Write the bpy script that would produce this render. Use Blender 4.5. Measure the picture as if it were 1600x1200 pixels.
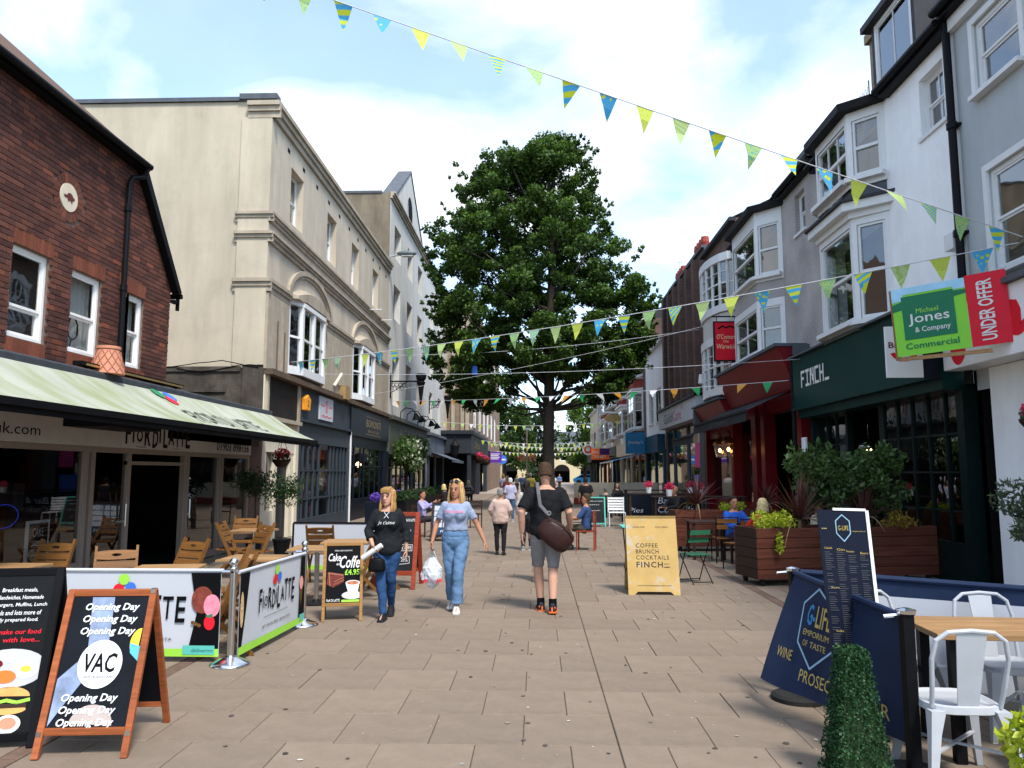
import bpy, bmesh, math, random
import numpy as np
from mathutils import Vector, Matrix, noise
random.seed(7); rnd = random.random
def ru(a, b): return a + (b - a) * random.random()
PI = math.pi; rad = math.radians
scene = bpy.context.scene
for o in list(bpy.data.objects): bpy.data.objects.remove(o)
COL = scene.collection
# ------------------------------------------------------------------ camera
F_PX, CAM_H = 1200.0, 1.7                      # focal length in pixels of a 1600 px wide frame, eye height
PITCH = math.atan(138 / F_PX); YAW = math.atan(40 / F_PX * math.cos(PITCH))
cam_d = bpy.data.cameras.new('camera'); cam = bpy.data.objects.new('camera', cam_d); COL.objects.link(cam)
cam_d.sensor_width = 36; cam_d.lens = 36 * F_PX / 1600; cam_d.clip_end = 2000; cam_d.clip_start = .05
cam.location = (0, 0, CAM_H); cam.rotation_euler = (PI / 2 + PITCH, 0, YAW)
scene.camera = cam
scene.render.resolution_x = 1024; scene.render.resolution_y = 768
# ------------------------------------------------------------------ sky, sun, exposure
SUN_EL, SUN_AZ = rad(56), rad(150)             # azimuth clockwise from +Y (down the street): behind the viewer's right shoulder
world = bpy.data.worlds.new('World'); scene.world = world; world.use_nodes = True
wn = world.node_tree.nodes; wl = world.node_tree.links
for n in list(wn): wn.remove(n)
wo = wn.new('ShaderNodeOutputWorld'); bg = wn.new('ShaderNodeBackground')
sky = wn.new('ShaderNodeTexSky'); sky.sky_type = 'NISHITA'; sky.sun_disc = False
sky.sun_elevation = SUN_EL; sky.sun_rotation = SUN_AZ; sky.air_density = 1.0; sky.dust_density = .6; sky.ozone_density = 2.0
bg.inputs['Strength'].default_value = .1
tc = wn.new('ShaderNodeTexCoord')
sep = wn.new('ShaderNodeSeparateXYZ'); wl.new(tc.outputs['Generated'], sep.inputs[0])
zz = wn.new('ShaderNodeMath'); zz.operation = 'ADD'; zz.inputs[1].default_value = .32; wl.new(sep.outputs['Z'], zz.inputs[0])
zm = wn.new('ShaderNodeMath'); zm.operation = 'MAXIMUM'; zm.inputs[1].default_value = .12; wl.new(zz.outputs[0], zm.inputs[0])
vd = wn.new('ShaderNodeVectorMath'); vd.operation = 'DIVIDE'; wl.new(tc.outputs['Generated'], vd.inputs[0])
cmb = wn.new('ShaderNodeCombineXYZ')
for i in range(3): wl.new(zm.outputs[0], cmb.inputs[i])
wl.new(cmb.outputs[0], vd.inputs[1])
mp = wn.new('ShaderNodeMapping'); mp.inputs['Location'].default_value = (4.15, 1.35, .6); mp.inputs['Scale'].default_value = (1, 1, 1)
wl.new(vd.outputs[0], mp.inputs[0])
cn = wn.new('ShaderNodeTexNoise'); cn.inputs['Scale'].default_value = 2.3; cn.inputs['Detail'].default_value = 9; cn.inputs['Roughness'].default_value = .52; cn.inputs['Distortion'].default_value = .35
wl.new(mp.outputs[0], cn.inputs['Vector'])
cr = wn.new('ShaderNodeValToRGB'); cr.color_ramp.elements[0].position = .46; cr.color_ramp.elements[1].position = .68
cr.color_ramp.elements[0].color = (.2, .2, .2, 1); cr.color_ramp.elements[1].color = (1, 1, 1, 1)
wl.new(cn.outputs['Fac'], cr.inputs[0])
cn2 = wn.new('ShaderNodeTexNoise'); cn2.inputs['Scale'].default_value = 4.5; cn2.inputs['Detail'].default_value = 6
wl.new(mp.outputs[0], cn2.inputs['Vector'])
cr2 = wn.new('ShaderNodeValToRGB'); cr2.color_ramp.elements[0].position = .3; cr2.color_ramp.elements[1].position = .7
cr2.color_ramp.elements[0].color = (4.5, 4.9, 5.4, 1); cr2.color_ramp.elements[1].color = (6.3, 6.4, 6.5, 1)   # cloud radiance before the x0.1 strength
wl.new(cn2.outputs['Fac'], cr2.inputs[0])
skb = wn.new('ShaderNodeVectorMath'); skb.operation = 'MULTIPLY'; skb.inputs[1].default_value = (1.3, 1.45, 1.5); wl.new(sky.outputs[0], skb.inputs[0])
mx = wn.new('ShaderNodeMixRGB'); wl.new(cr.outputs['Color'], mx.inputs['Fac']); wl.new(skb.outputs[0], mx.inputs['Color1']); wl.new(cr2.outputs['Color'], mx.inputs['Color2'])
wl.new(mx.outputs[0], bg.inputs['Color']); wl.new(bg.outputs[0], wo.inputs['Surface'])
sun_d = bpy.data.lights.new('sun', 'SUN'); sun = bpy.data.objects.new('sun', sun_d); COL.objects.link(sun)
sun_d.energy = 2.1; sun_d.angle = rad(11); sun_d.color = (1, .95, .88)
sdir = Vector((math.sin(SUN_AZ) * math.cos(SUN_EL), math.cos(SUN_AZ) * math.cos(SUN_EL), math.sin(SUN_EL)))
sun.rotation_euler = sdir.to_track_quat('Z', 'Y').to_euler(); sun.location = (20, -20, 40)
vs = scene.view_settings; vs.view_transform = 'Standard'; vs.look = 'None'; vs.gamma = 1; vs.exposure = 1.42; vs.use_curve_mapping = False
# ------------------------------------------------------------------ photo measuring helpers (pixel of the 1600x1200 photo + a known plane -> metres)
_r = Vector((math.cos(YAW), math.sin(YAW), 0)); _f = Vector((-math.sin(YAW) * math.cos(PITCH), math.cos(YAW) * math.cos(PITCH), math.sin(PITCH))); _u = _r.cross(_f)
_C = Vector((0, 0, CAM_H))
def _ray(u, v): return _f + _r * ((u - 800) / F_PX) - _u * ((v - 600) / F_PX)
def G(u, v, z=0): d = _ray(u, v); return _C + d * ((z - CAM_H) / d.z)
def PX(u, v, x): d = _ray(u, v); return _C + d * (x / d.x)
def PY(u, v, y): d = _ray(u, v); return _C + d * (y / d.y)
XL, XR = -6.6, 6.5                              # building lines
# ------------------------------------------------------------------ mesh helpers
def V(*a): return Vector(a)
class MB:
    def __init__(s, T=None): s.v = []; s.f = []; s.m = []; s.T = T; s.marks = []
    def add(s, vs, fs, mi=0):
        b = len(s.v)
        if s.T: vs = [s.T(*p) for p in vs]
        s.v.extend(tuple(p) for p in vs); s.f.extend(tuple(b + i for i in f) for f in fs); s.m.extend([mi] * len(fs)); return s
    def box(s, a, b, mi=0):
        (x0, y0, z0), (x1, y1, z1) = a, b
        return s.add([(x0, y0, z0), (x1, y0, z0), (x1, y1, z0), (x0, y1, z0), (x0, y0, z1), (x1, y0, z1), (x1, y1, z1), (x0, y1, z1)],
                     [(0, 3, 2, 1), (4, 5, 6, 7), (0, 1, 5, 4), (1, 2, 6, 5), (2, 3, 7, 6), (3, 0, 4, 7)], mi)
    def obox(s, c, size, R=None, mi=0):
        hx, hy, hz = size[0] / 2, size[1] / 2, size[2] / 2; c = Vector(c); R = R or Matrix.Identity(3)
        vs = [c + R @ Vector((x * hx, y * hy, z * hz)) for z in (-1, 1) for x, y in ((-1, -1), (1, -1), (1, 1), (-1, 1))]
        return s.add(vs, [(0, 3, 2, 1), (4, 5, 6, 7), (0, 1, 5, 4), (1, 2, 6, 5), (2, 3, 7, 6), (3, 0, 4, 7)], mi)
    def bar(s, p0, p1, w, h, up=(0, 0, 1), mi=0):
        p0, p1 = Vector(p0), Vector(p1); d = p1 - p0; L = d.length; d.normalize(); up = Vector(up)
        if abs(d.dot(up)) > .98: up = Vector((1, 0, 0)) if abs(d.x) < .9 else Vector((0, 1, 0))
        a = d.cross(up).normalized(); b = a.cross(d).normalized()
        R = Matrix((a, d, b)).transposed()
        return s.obox((p0 + p1) / 2, (w, L, h), R, mi)
    def loft(s, rings, cap=True, mi=0, closed=True):
        n = len(rings[0]); vs = [p for r in rings for p in r]; fs = []
        for i in range(len(rings) - 1):
            for j in range(n if closed else n - 1):
                k = (j + 1) % n; fs.append((i * n + j, i * n + k, (i + 1) * n + k, (i + 1) * n + j))
        if cap and closed: fs.append(tuple(reversed(range(n)))); fs.append(tuple((len(rings) - 1) * n + j for j in range(n)))
        return s.add(vs, fs, mi)
    def tube(s, pts, r, n=8, cap=True, mi=0, flat=1.0):
        pts = [Vector(p) for p in pts]; m = len(pts)
        rs = r if isinstance(r, (list, tuple)) else [r] * m
        rings = []; pa = None
        for i in range(m):
            d = (pts[min(i + 1, m - 1)] - pts[max(i - 1, 0)]).normalized()
            if pa is None:
                pa = d.cross(Vector((0, 0, 1)))
                if pa.length < .05: pa = d.cross(Vector((0, 1, 0)))
            pa = (pa - d * pa.dot(d)).normalized(); pb = d.cross(pa)
            rings.append([pts[i] + (pa * math.cos(2 * PI * k / n) + pb * math.sin(2 * PI * k / n) * flat) * rs[i] for k in range(n)])
        return s.loft(rings, cap, mi)
    def cyl(s, p0, p1, r0, r1=None, n=12, mi=0): return s.tube([p0, p1], [r0, r0 if r1 is None else r1], n, True, mi)
    def lathe(s, prof, c=(0, 0, 0), n=16, mi=0, axis='Z'):
        rings = []
        for r, z in prof:
            ring = []
            for k in range(n):
                a = 2 * PI * k / n; x, y = r * math.cos(a), r * math.sin(a)
                q = (x, y, z) if axis == 'Z' else ((z, x, y) if axis == 'X' else (x, z, y))
                ring.append((c[0] + q[0], c[1] + q[1], c[2] + q[2]))
            rings.append(ring)
        return s.loft(rings, True, mi)
    def ell(s, c, r, n=12, m=8, mi=0, R=None):
        c = Vector(c); R = R or Matrix.Identity(3); rings = []
        for i in range(m + 1):
            a = -PI / 2 + PI * (i + .02) / (m + .04); z = math.sin(a); q = math.cos(a)
            rings.append([c + R @ Vector((r[0] * q * math.cos(2 * PI * k / n), r[1] * q * math.sin(2 * PI * k / n), r[2] * z)) for k in range(n)])
        return s.loft(rings, True, mi)
    def poly(s, pts, mi=0): return s.add(pts, [tuple(range(len(pts)))], mi)
    def prism(s, pts, off, mi=0):
        off = Vector(off); a = [Vector(p) for p in pts]; n = len(a)
        return s.add(a + [p + off for p in a], [tuple(range(n)), tuple(range(2 * n - 1, n - 1, -1))] + [(i, (i + 1) % n, n + (i + 1) % n, n + i) for i in range(n)], mi)
    def wall(s, a, b, c, e, holes, d=0, depth=.2, mi=0, reveal_mi=None):
        """front sheet s in [a,b], t in [c,e] with rectangular holes (s0,s1,t0,t1) and their reveals; needs T(s,t,d)"""
        ss = sorted({a, b} | {x for h in holes for x in h[:2] if a < x < b}); ts = sorted({c, e} | {x for h in holes for x in h[2:4] if c < x < e})
        for i in range(len(ss) - 1):
            for j in range(len(ts) - 1):
                ms, mt = (ss[i] + ss[i + 1]) / 2, (ts[j] + ts[j + 1]) / 2
                if any(h[0] < ms < h[1] and h[2] < mt < h[3] for h in holes): continue
                s.add([(ss[i], ts[j], d), (ss[i + 1], ts[j], d), (ss[i + 1], ts[j + 1], d), (ss[i], ts[j + 1], d)], [(0, 1, 2, 3)], mi)
        for h in holes:
            s0, s1, t0, t1 = h[:4]; q = mi if reveal_mi is None else reveal_mi
            k = d - depth
            s.add([(s0, t0, d), (s1, t0, d), (s1, t1, d), (s0, t1, d), (s0, t0, k), (s1, t0, k), (s1, t1, k), (s0, t1, k)], [(0, 1, 5, 4), (1, 2, 6, 5), (2, 3, 7, 6), (3, 0, 4, 7)], q)
        return s
    def build(s, name, mat, parent=None, smooth=False, bevel=0, kind=None, label=None, recalc=False):
        if len(s.marks) > 1 and 'lettering' in name:      # every line of lettering is a piece of its own
            mk = [(0, 0)] + s.marks[1:] + [(len(s.v), len(s.f))]; r = []
            for (v0, f0), (v1, f1) in zip(mk[:-1], mk[1:]): q = MB(); q.v = s.v[v0:v1]; q.f = [tuple(i - v0 for i in f) for f in s.f[f0:f1]]; q.m = s.m[f0:f1]; r.append(q.build(name, mat, parent))
            return r[0]
        me = bpy.data.meshes.new(name); me.from_pydata(s.v, [], s.f)
        mats = mat if isinstance(mat, (list, tuple)) else [mat]
        for m in mats: me.materials.append(m)
        if len(mats) > 1: me.polygons.foreach_set('material_index', s.m)
        if smooth: me.polygons.foreach_set('use_smooth', [True] * len(me.polygons))
        if recalc:
            bm = bmesh.new(); bm.from_mesh(me); bmesh.ops.recalc_face_normals(bm, faces=bm.faces); bm.to_mesh(me); bm.free()
        me.update()
        return link(name, me, parent, bevel, kind, label)
def wm(o):
    M = o.matrix_basis.copy()
    return M if o.parent is None else wm(o.parent) @ o.matrix_parent_inverse @ M
def link(name, me, parent=None, bevel=0, kind=None, label=None):
    o = bpy.data.objects.new(name, me); COL.objects.link(o)
    if parent is not None: o.parent = parent; o.matrix_parent_inverse = wm(parent).inverted()
    if bevel:
        b = o.modifiers.new('bevel', 'BEVEL'); b.width = bevel; b.segments = 2; b.limit_method = 'ANGLE'; b.angle_limit = rad(40)
    if kind: o['kind'] = kind
    if label: o['label'] = label
    return o
def tag(o, label, cat, group=None):
    o['label'] = label; o['category'] = cat
    if group: o['group'] = group
    return o
def thing(name, label, cat, loc=(0, 0, 0), rz=0, group=None):
    o = bpy.data.objects.new(name, None); COL.objects.link(o); o.empty_display_size = .2
    o.location = loc; o.rotation_euler = (0, 0, rz)
    return tag(o, label, cat, group)
def kids(o): return [c for c in bpy.data.objects if c.parent is o]
def dup(root, loc, rz, label=None, group=None, tree=None):
    r = root.copy(); COL.objects.link(r); r.location = loc; r.rotation_euler = (0, 0, rz)
    if label: r['label'] = label
    if group: r['group'] = group
    for ch in kids(root):
        c = ch.copy(); COL.objects.link(c); c.parent = r
        for g in kids(ch):
            d = g.copy(); COL.objects.link(d); d.parent = c
    return r
def place(o, loc, rz=0): o.location = loc; o.rotation_euler = (0, 0, rz); return o
# ------------------------------------------------------------------ materials
def _new(name):
    m = bpy.data.materials.new(name); m.use_nodes = True; nt = m.node_tree
    return m, nt, nt.nodes['Principled BSDF']
def mat(name, col, rough=.7, metal=0, var=.12, scale=6, bump=0, bscale=60, streak=0, island=0, spec=.16, emit=0, dirt=0, sheen=0):
    """Principled with noise variation, optional vertical weather streaks, per-piece variation and fine bump"""
    m, nt, p = _new(name); N, L = nt.nodes, nt.links
    p.inputs['Roughness'].default_value = rough; p.inputs['Metallic'].default_value = metal; p.inputs['Specular IOR Level'].default_value = spec
    if sheen: p.inputs['Sheen Weight'].default_value = sheen
    c = N.new('ShaderNodeRGB'); c.outputs[0].default_value = (*col, 1); cur = c.outputs[0]
    t = N.new('ShaderNodeTexCoord'); oc = t.outputs['Object']
    def mul(cur, fac_out, lo, hi):
        mr = N.new('ShaderNodeMapRange'); mr.inputs['From Min'].default_value = .25; mr.inputs['From Max'].default_value = .75
        mr.inputs['To Min'].default_value = lo; mr.inputs['To Max'].default_value = hi; L.new(fac_out, mr.inputs['Value'])
        vm = N.new('ShaderNodeVectorMath'); vm.operation = 'SCALE'; L.new(cur, vm.inputs[0]); L.new(mr.outputs[0], vm.inputs['Scale']); return vm.outputs[0]
    if var:
        n = N.new('ShaderNodeTexNoise'); n.inputs['Scale'].default_value = scale; n.inputs['Detail'].default_value = 5; n.inputs['Roughness'].default_value = .6; L.new(oc, n.inputs['Vector'])
        cur = mul(cur, n.outputs['Fac'], 1 - var, 1 + var)
    if streak:
        mpn = N.new('ShaderNodeMapping'); mpn.inputs['Scale'].default_value = (1.1, 1.1, .16); L.new(oc, mpn.inputs[0])
        n = N.new('ShaderNodeTexNoise'); n.inputs['Scale'].default_value = 1.6; n.inputs['Detail'].default_value = 7; n.inputs['Roughness'].default_value = .65; L.new(mpn.outputs[0], n.inputs['Vector'])
        cur = mul(cur, n.outputs['Fac'], 1 - streak, 1 + streak * .25)
    if dirt:
        n = N.new('ShaderNodeTexNoise'); n.inputs['Scale'].default_value = 1.3; n.inputs['Detail'].default_value = 8; n.inputs['Roughness'].default_value = .7; L.new(oc, n.inputs['Vector'])
        r = N.new('ShaderNodeValToRGB'); r.color_ramp.elements[0].position = .52; r.color_ramp.elements[1].position = .72
        r.color_ramp.elements[0].color = (0, 0, 0, 1); r.color_ramp.elements[1].color = (dirt,) * 3 + (1,); L.new(n.outputs['Fac'], r.inputs[0])
        q = N.new('ShaderNodeMixRGB'); q.inputs['Color2'].default_value = (.05, .042, .032, 1); L.new(r.outputs[0], q.inputs['Fac']); L.new(cur, q.inputs['Color1']); cur = q.outputs[0]
    if island:
        g = N.new('ShaderNodeNewGeometry'); oi = N.new('ShaderNodeObjectInfo'); ad = N.new('ShaderNodeMath'); ad.operation = 'ADD'
        L.new(g.outputs['Random Per Island'], ad.inputs[0]); L.new(oi.outputs['Random'], ad.inputs[1])
        fr = N.new('ShaderNodeMath'); fr.operation = 'FRACT'; L.new(ad.outputs[0], fr.inputs[0])
        mr = N.new('ShaderNodeMapRange'); mr.inputs['To Min'].default_value = 1 - island; mr.inputs['To Max'].default_value = 1 + island; L.new(fr.outputs[0], mr.inputs['Value'])
        vm = N.new('ShaderNodeVectorMath'); vm.operation = 'SCALE'; L.new(cur, vm.inputs[0]); L.new(mr.outputs[0], vm.inputs['Scale']); cur = vm.outputs[0]
    L.new(cur, p.inputs['Base Color'])
    if bump:
        n = N.new('ShaderNodeTexNoise'); n.inputs['Scale'].default_value = bscale; n.inputs['Detail'].default_value = 4; L.new(oc, n.inputs['Vector'])
        b = N.new('ShaderNodeBump'); b.inputs['Strength'].default_value = bump; b.inputs['Distance'].default_value = .02; L.new(n.outputs['Fac'], b.inputs['Height']); L.new(b.outputs[0], p.inputs['Normal'])
    if emit: p.inputs['Emission Color'].default_value = (*col, 1); p.inputs['Emission Strength'].default_value = emit
    return m
def glass_mat(name, tint=(.75, .8, .82), base_refl=.15, refl=.9):
    m = bpy.data.materials.new(name); m.use_nodes = True; N, L = m.node_tree.nodes, m.node_tree.links
    for n in list(N): N.remove(n)
    o = N.new('ShaderNodeOutputMaterial'); t = N.new('ShaderNodeBsdfTransparent'); t.inputs[0].default_value = (*tint, 1)
    g = N.new('ShaderNodeBsdfGlossy'); g.inputs['Roughness'].default_value = .02; g.inputs[0].default_value = (1, 1, 1, 1)
    lw = N.new('ShaderNodeLayerWeight'); lw.inputs[0].default_value = .5
    pw = N.new('ShaderNodeMath'); pw.operation = 'POWER'; pw.inputs[1].default_value = 3.2; L.new(lw.outputs['Facing'], pw.inputs[0])
    mr = N.new('ShaderNodeMapRange'); mr.inputs['To Min'].default_value = base_refl; mr.inputs['To Max'].default_value = refl; L.new(pw.outputs[0], mr.inputs['Value'])
    nz = N.new('ShaderNodeTexNoise'); nz.inputs['Scale'].default_value = 1.2
    b = N.new('ShaderNodeBump'); b.inputs['Strength'].default_value = .08; b.inputs['Distance'].default_value = .05; L.new(nz.outputs['Fac'], b.inputs['Height']); L.new(b.outputs[0], g.inputs['Normal'])
    x = N.new('ShaderNodeMixShader'); L.new(mr.outputs[0], x.inputs[0]); L.new(t.outputs[0], x.inputs[1]); L.new(g.outputs[0], x.inputs[2]); L.new(x.outputs[0], o.inputs[0]); return m
def leaf_mat(name, c0, c1, rough=.55, trans=.25):
    m, nt, p = _new(name); N, L = nt.nodes, nt.links
    g = N.new('ShaderNodeNewGeometry'); r = N.new('ShaderNodeMixRGB'); r.inputs['Color1'].default_value = (*c0, 1); r.inputs['Color2'].default_value = (*c1, 1)
    L.new(g.outputs['Random Per Island'], r.inputs['Fac']); L.new(r.outputs[0], p.inputs['Base Color']); p.inputs['Roughness'].default_value = rough; p.inputs['Specular IOR Level'].default_value = .2
    if trans:
        o = N['Material Output']; tl = N.new('ShaderNodeBsdfTranslucent'); s2 = N.new('ShaderNodeVectorMath'); s2.operation = 'MULTIPLY'; s2.inputs[1].default_value = (1.3, 1.5, .5)
        L.new(r.outputs[0], s2.inputs[0]); L.new(s2.outputs[0], tl.inputs[0]); x = N.new('ShaderNodeMixShader'); x.inputs[0].default_value = trans
        L.new(p.outputs[0], x.inputs[1]); L.new(tl.outputs[0], x.inputs[2]); L.new(x.outputs[0], o.inputs[0])
    return m
def wood_mat(name, c, rough=.55, scale=14, amt=.28, axis=0, island=.12):
    m = mat(name, c, rough, var=.1, scale=3, island=island); N, L = m.node_tree.nodes, m.node_tree.links; p = N['Principled BSDF']
    src = p.inputs['Base Color'].links[0].from_socket; t = N.new('ShaderNodeTexCoord'); mpn = N.new('ShaderNodeMapping')
    sc = [scale] * 3; sc[axis] = scale * .06; mpn.inputs['Scale'].default_value = sc; L.new(t.outputs['Object'], mpn.inputs[0])
    n = N.new('ShaderNodeTexNoise'); n.inputs['Scale'].default_value = 3; n.inputs['Detail'].default_value = 6; n.inputs['Distortion'].default_value = .6; L.new(mpn.outputs[0], n.inputs['Vector'])
    mr = N.new('ShaderNodeMapRange'); mr.inputs['From Min'].default_value = .3; mr.inputs['From Max'].default_value = .7; mr.inputs['To Min'].default_value = 1 - amt; mr.inputs['To Max'].default_value = 1 + amt * .6
    L.new(n.outputs['Fac'], mr.inputs['Value']); vm = N.new('ShaderNodeVectorMath'); vm.operation = 'SCALE'; L.new(src, vm.inputs[0]); L.new(mr.outputs[0], vm.inputs['Scale']); L.new(vm.outputs[0], p.inputs['Base Color'])
    b = N.new('ShaderNodeBump'); b.inputs['Strength'].default_value = .15; b.inputs['Distance'].default_value = .01; L.new(n.outputs['Fac'], b.inputs['Height']); L.new(b.outputs[0], p.inputs['Normal'])
    return m
def brick_mat(name, c1, c2, mortar, face='x', bw=.225, bh=.075, rough=.85):
    """far brickwork, pieces too small to pick apart: brick texture laid in the wall plane"""
    m, nt, p = _new(name); N, L = nt.nodes, nt.links
    t = N.new('ShaderNodeTexCoord'); s = N.new('ShaderNodeSeparateXYZ'); L.new(t.outputs['Object'], s.inputs[0]); c = N.new('ShaderNodeCombineXYZ')
    L.new(s.outputs['Y' if face == 'x' else 'X'], c.inputs[0]); L.new(s.outputs['Z'], c.inputs[1])
    b = N.new('ShaderNodeTexBrick'); b.inputs['Scale'].default_value = 1; b.inputs['Brick Width'].default_value = bw; b.inputs['Row Height'].default_value = bh; b.inputs['Mortar Size'].default_value = .008
    b.inputs['Color1'].default_value = (*c1, 1); b.inputs['Color2'].default_value = (*c2, 1); b.inputs['Mortar'].default_value = (*mortar, 1); L.new(c.outputs[0], b.inputs['Vector'])
    n = N.new('ShaderNodeTexNoise'); n.inputs['Scale'].default_value = 1.1; n.inputs['Detail'].default_value = 6; L.new(t.outputs['Object'], n.inputs['Vector'])
    mr = N.new('ShaderNodeMapRange'); mr.inputs['From Min'].default_value = .3; mr.inputs['From Max'].default_value = .7; mr.inputs['To Min'].default_value = .75; mr.inputs['To Max'].default_value = 1.15; L.new(n.outputs['Fac'], mr.inputs['Value'])
    vm = N.new('ShaderNodeVectorMath'); vm.operation = 'SCALE'; L.new(b.outputs['Color'], vm.inputs[0]); L.new(mr.outputs[0], vm.inputs['Scale']); L.new(vm.outputs[0], p.inputs['Base Color'])
    p.inputs['Roughness'].default_value = rough; bp = N.new('ShaderNodeBump'); bp.inputs['Strength'].default_value = .5; bp.inputs['Distance'].default_value = .01; bp.invert = True; L.new(b.outputs['Fac'], bp.inputs['Height']); L.new(bp.outputs[0], p.inputs['Normal'])
    return m
def pennant_mat(name, c1, c2, kind, scale=22):
    m, nt, p = _new(name); N, L = nt.nodes, nt.links; t = N.new('ShaderNodeTexCoord'); p.inputs['Roughness'].default_value = .7
    if kind == 'dots': n = N.new('ShaderNodeTexVoronoi'); out = 'Distance'; lo, hi = .28, .36
    elif kind == 'rings': n = N.new('ShaderNodeTexWave'); n.wave_type = 'RINGS'; n.rings_direction = 'SPHERICAL'; n.inputs['Distortion'].default_value = 3; out = 'Fac'; lo, hi = .4, .6; scale *= .35
    else: n = N.new('ShaderNodeTexWave'); n.bands_direction = 'Z'; n.inputs['Distortion'].default_value = 2; out = 'Fac'; lo, hi = .35, .65; scale *= .13
    n.inputs['Scale'].default_value = scale; L.new(t.outputs['Object'], n.inputs['Vector'])
    r = N.new('ShaderNodeValToRGB'); r.color_ramp.elements[0].position = lo; r.color_ramp.elements[1].position = hi; r.color_ramp.elements[0].color = (*c1, 1); r.color_ramp.elements[1].color = (*c2, 1)
    L.new(n.outputs[out], r.inputs[0]); L.new(r.outputs[0], p.inputs['Base Color'])
    o = N['Material Output']; tl = N.new('ShaderNodeBsdfTranslucent'); L.new(r.outputs[0], tl.inputs[0]); x = N.new('ShaderNodeMixShader'); x.inputs[0].default_value = .4; L.new(p.outputs[0], x.inputs[1]); L.new(tl.outputs[0], x.inputs[2]); L.new(x.outputs[0], o.inputs[0])
    return m
K = {}
K['slab'] = mat('paving_slab', (.2, .156, .118), .85, var=.14, scale=3.5, bump=.3, bscale=120, island=.07, dirt=.3)
K['slab_joint'] = mat('paving_joint', (.085, .068, .052), .95, var=.3, scale=20)
K['pavebrick'] = mat('red_paver', (.15, .098, .072), .85, var=.25, scale=9, island=.2, bump=.2)
K['stucco'] = mat('cream_stucco', (.52, .45, .35), .85, var=.08, scale=1.2, bump=.15, bscale=40, streak=.26, dirt=.1)
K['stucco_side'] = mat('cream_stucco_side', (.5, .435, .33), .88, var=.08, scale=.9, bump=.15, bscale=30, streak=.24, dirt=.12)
K['stucco_trim'] = mat('cream_trim', (.4, .34, .26), .85, var=.14, scale=4, bump=.15, bscale=40, streak=.35)
K['stained'] = mat('stained_render', (.085, .072, .058), .95, var=.5, scale=3, bump=.4, bscale=20, streak=.6, dirt=.8)
K['greyrender'] = mat('pale_grey_render', (.56, .55, .52), .85, var=.06, scale=1.5, streak=.2, bump=.1)
K['whiterender'] = mat('white_render', (.88, .89, .9), .75, var=.05, scale=2, streak=.14, dirt=.05, bump=.08)
K['coolgrey'] = mat('cool_grey_render', (.41, .445, .46), .8, var=.07, scale=1.3, streak=.16, dirt=.05, bump=.08)
K['taupe'] = mat('taupe_painted_brick', (.37, .345, .33), .8, var=.08, scale=2, streak=.15, bump=.1)
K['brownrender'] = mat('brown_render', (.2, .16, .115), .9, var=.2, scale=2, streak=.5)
K['white'] = mat('white_paint', (.8, .8, .79), .45, var=.04, scale=5, dirt=.12)
K['whitewood'] = mat('white_gloss_paint', (.66, .67, .67), .4, var=.05, scale=7)
K['creampaint'] = mat('cream_paint', (.62, .56, .44), .5, var=.06)
K['taupeframe'] = mat('greige_frame_paint', (.24, .195, .165), .5, var=.06)
K['glass'] = glass_mat('window_glass'); K['shopglass'] = glass_mat('shop_glass', (.5, .53, .55), .035, .7)
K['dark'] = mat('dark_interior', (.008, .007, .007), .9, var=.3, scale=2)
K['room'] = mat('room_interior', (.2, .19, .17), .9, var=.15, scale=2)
K['curtain'] = mat('net_curtain', (.62, .6, .56), .9, var=.12, scale=9)
K['black'] = mat('black_paint', (.006, .006, .007), .5, var=.15, spec=.08)
K['blackmetal'] = mat('black_metal', (.008, .008, .01), .5, var=.15, spec=.1)
K['lead'] = mat('lead_flashing', (.09, .1, .115), .6, var=.2, scale=5, streak=.2)
K['slate'] = mat('slate', (.035, .035, .042), .65, var=.25, scale=8, island=.2)
K['tile'] = mat('clay_tile', (.12, .075, .055), .85, var=.3, scale=6, island=.2)
K['steel'] = mat('brushed_steel', (.6, .59, .57), .28, 1, var=.06, scale=20)
K['chrome'] = mat('bright_metal', (.72, .72, .72), .15, 1, var=.03)
K['anthracite'] = mat('blue_grey_shop_paint', (.036, .046, .058), .45, var=.1, scale=2)
K['navy'] = mat('navy_shop_paint', (.006, .009, .017), .4, var=.12, scale=2)
K['sage'] = mat('sage_shop_paint', (.07, .075, .058), .5, var=.1, scale=2)
K['finchgreen'] = mat('bottle_green_paint', (.003, .032, .03), .4, var=.15, scale=2, dirt=.15)
K['finchframe'] = mat('dark_green_frame', (.003, .011, .011), .4, var=.2)
K['pubred'] = mat('oxblood_paint', (.15, .005, .009), .4, var=.15, scale=2)
K['signred'] = mat('sign_red', (.62, .012, .03), .45, var=.05)
K['tealblue'] = mat('petrol_blue_paint', (.012, .07, .12), .45, var=.1)
K['skyblue'] = mat('sky_blue_panel', (.03, .2, .42), .45, var=.05)
K['woodteak'] = wood_mat('teak_slat', (.17, .074, .02), .5)
K['woodtop'] = wood_mat('pine_tabletop', (.33, .19, .085), .5, axis=0)
K['woodfirm'] = wood_mat('oiled_oak_frame', (.3, .16, .055), .5)
K['woodred'] = wood_mat('red_stained_frame', (.26, .045, .022), .5)
K['woodvac'] = wood_mat('cherry_laminate', (.3, .085, .03), .32)
K['woodplanter'] = wood_mat('mahogany_plank', (.115, .036, .022), .6, scale=9, amt=.4)
K['wooddark'] = wood_mat('dark_brown_plank', (.04, .022, .016), .6)
K['bark'] = mat('bark', (.05, .042, .034), .95, var=.35, scale=9, bump=.8, bscale=25)
K['soil'] = mat('soil', (.03, .022, .016), .95, var=.4, scale=30)
K['banner'] = mat('white_pvc_banner', (.47, .49, .53), .5, var=.04, scale=2)
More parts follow.
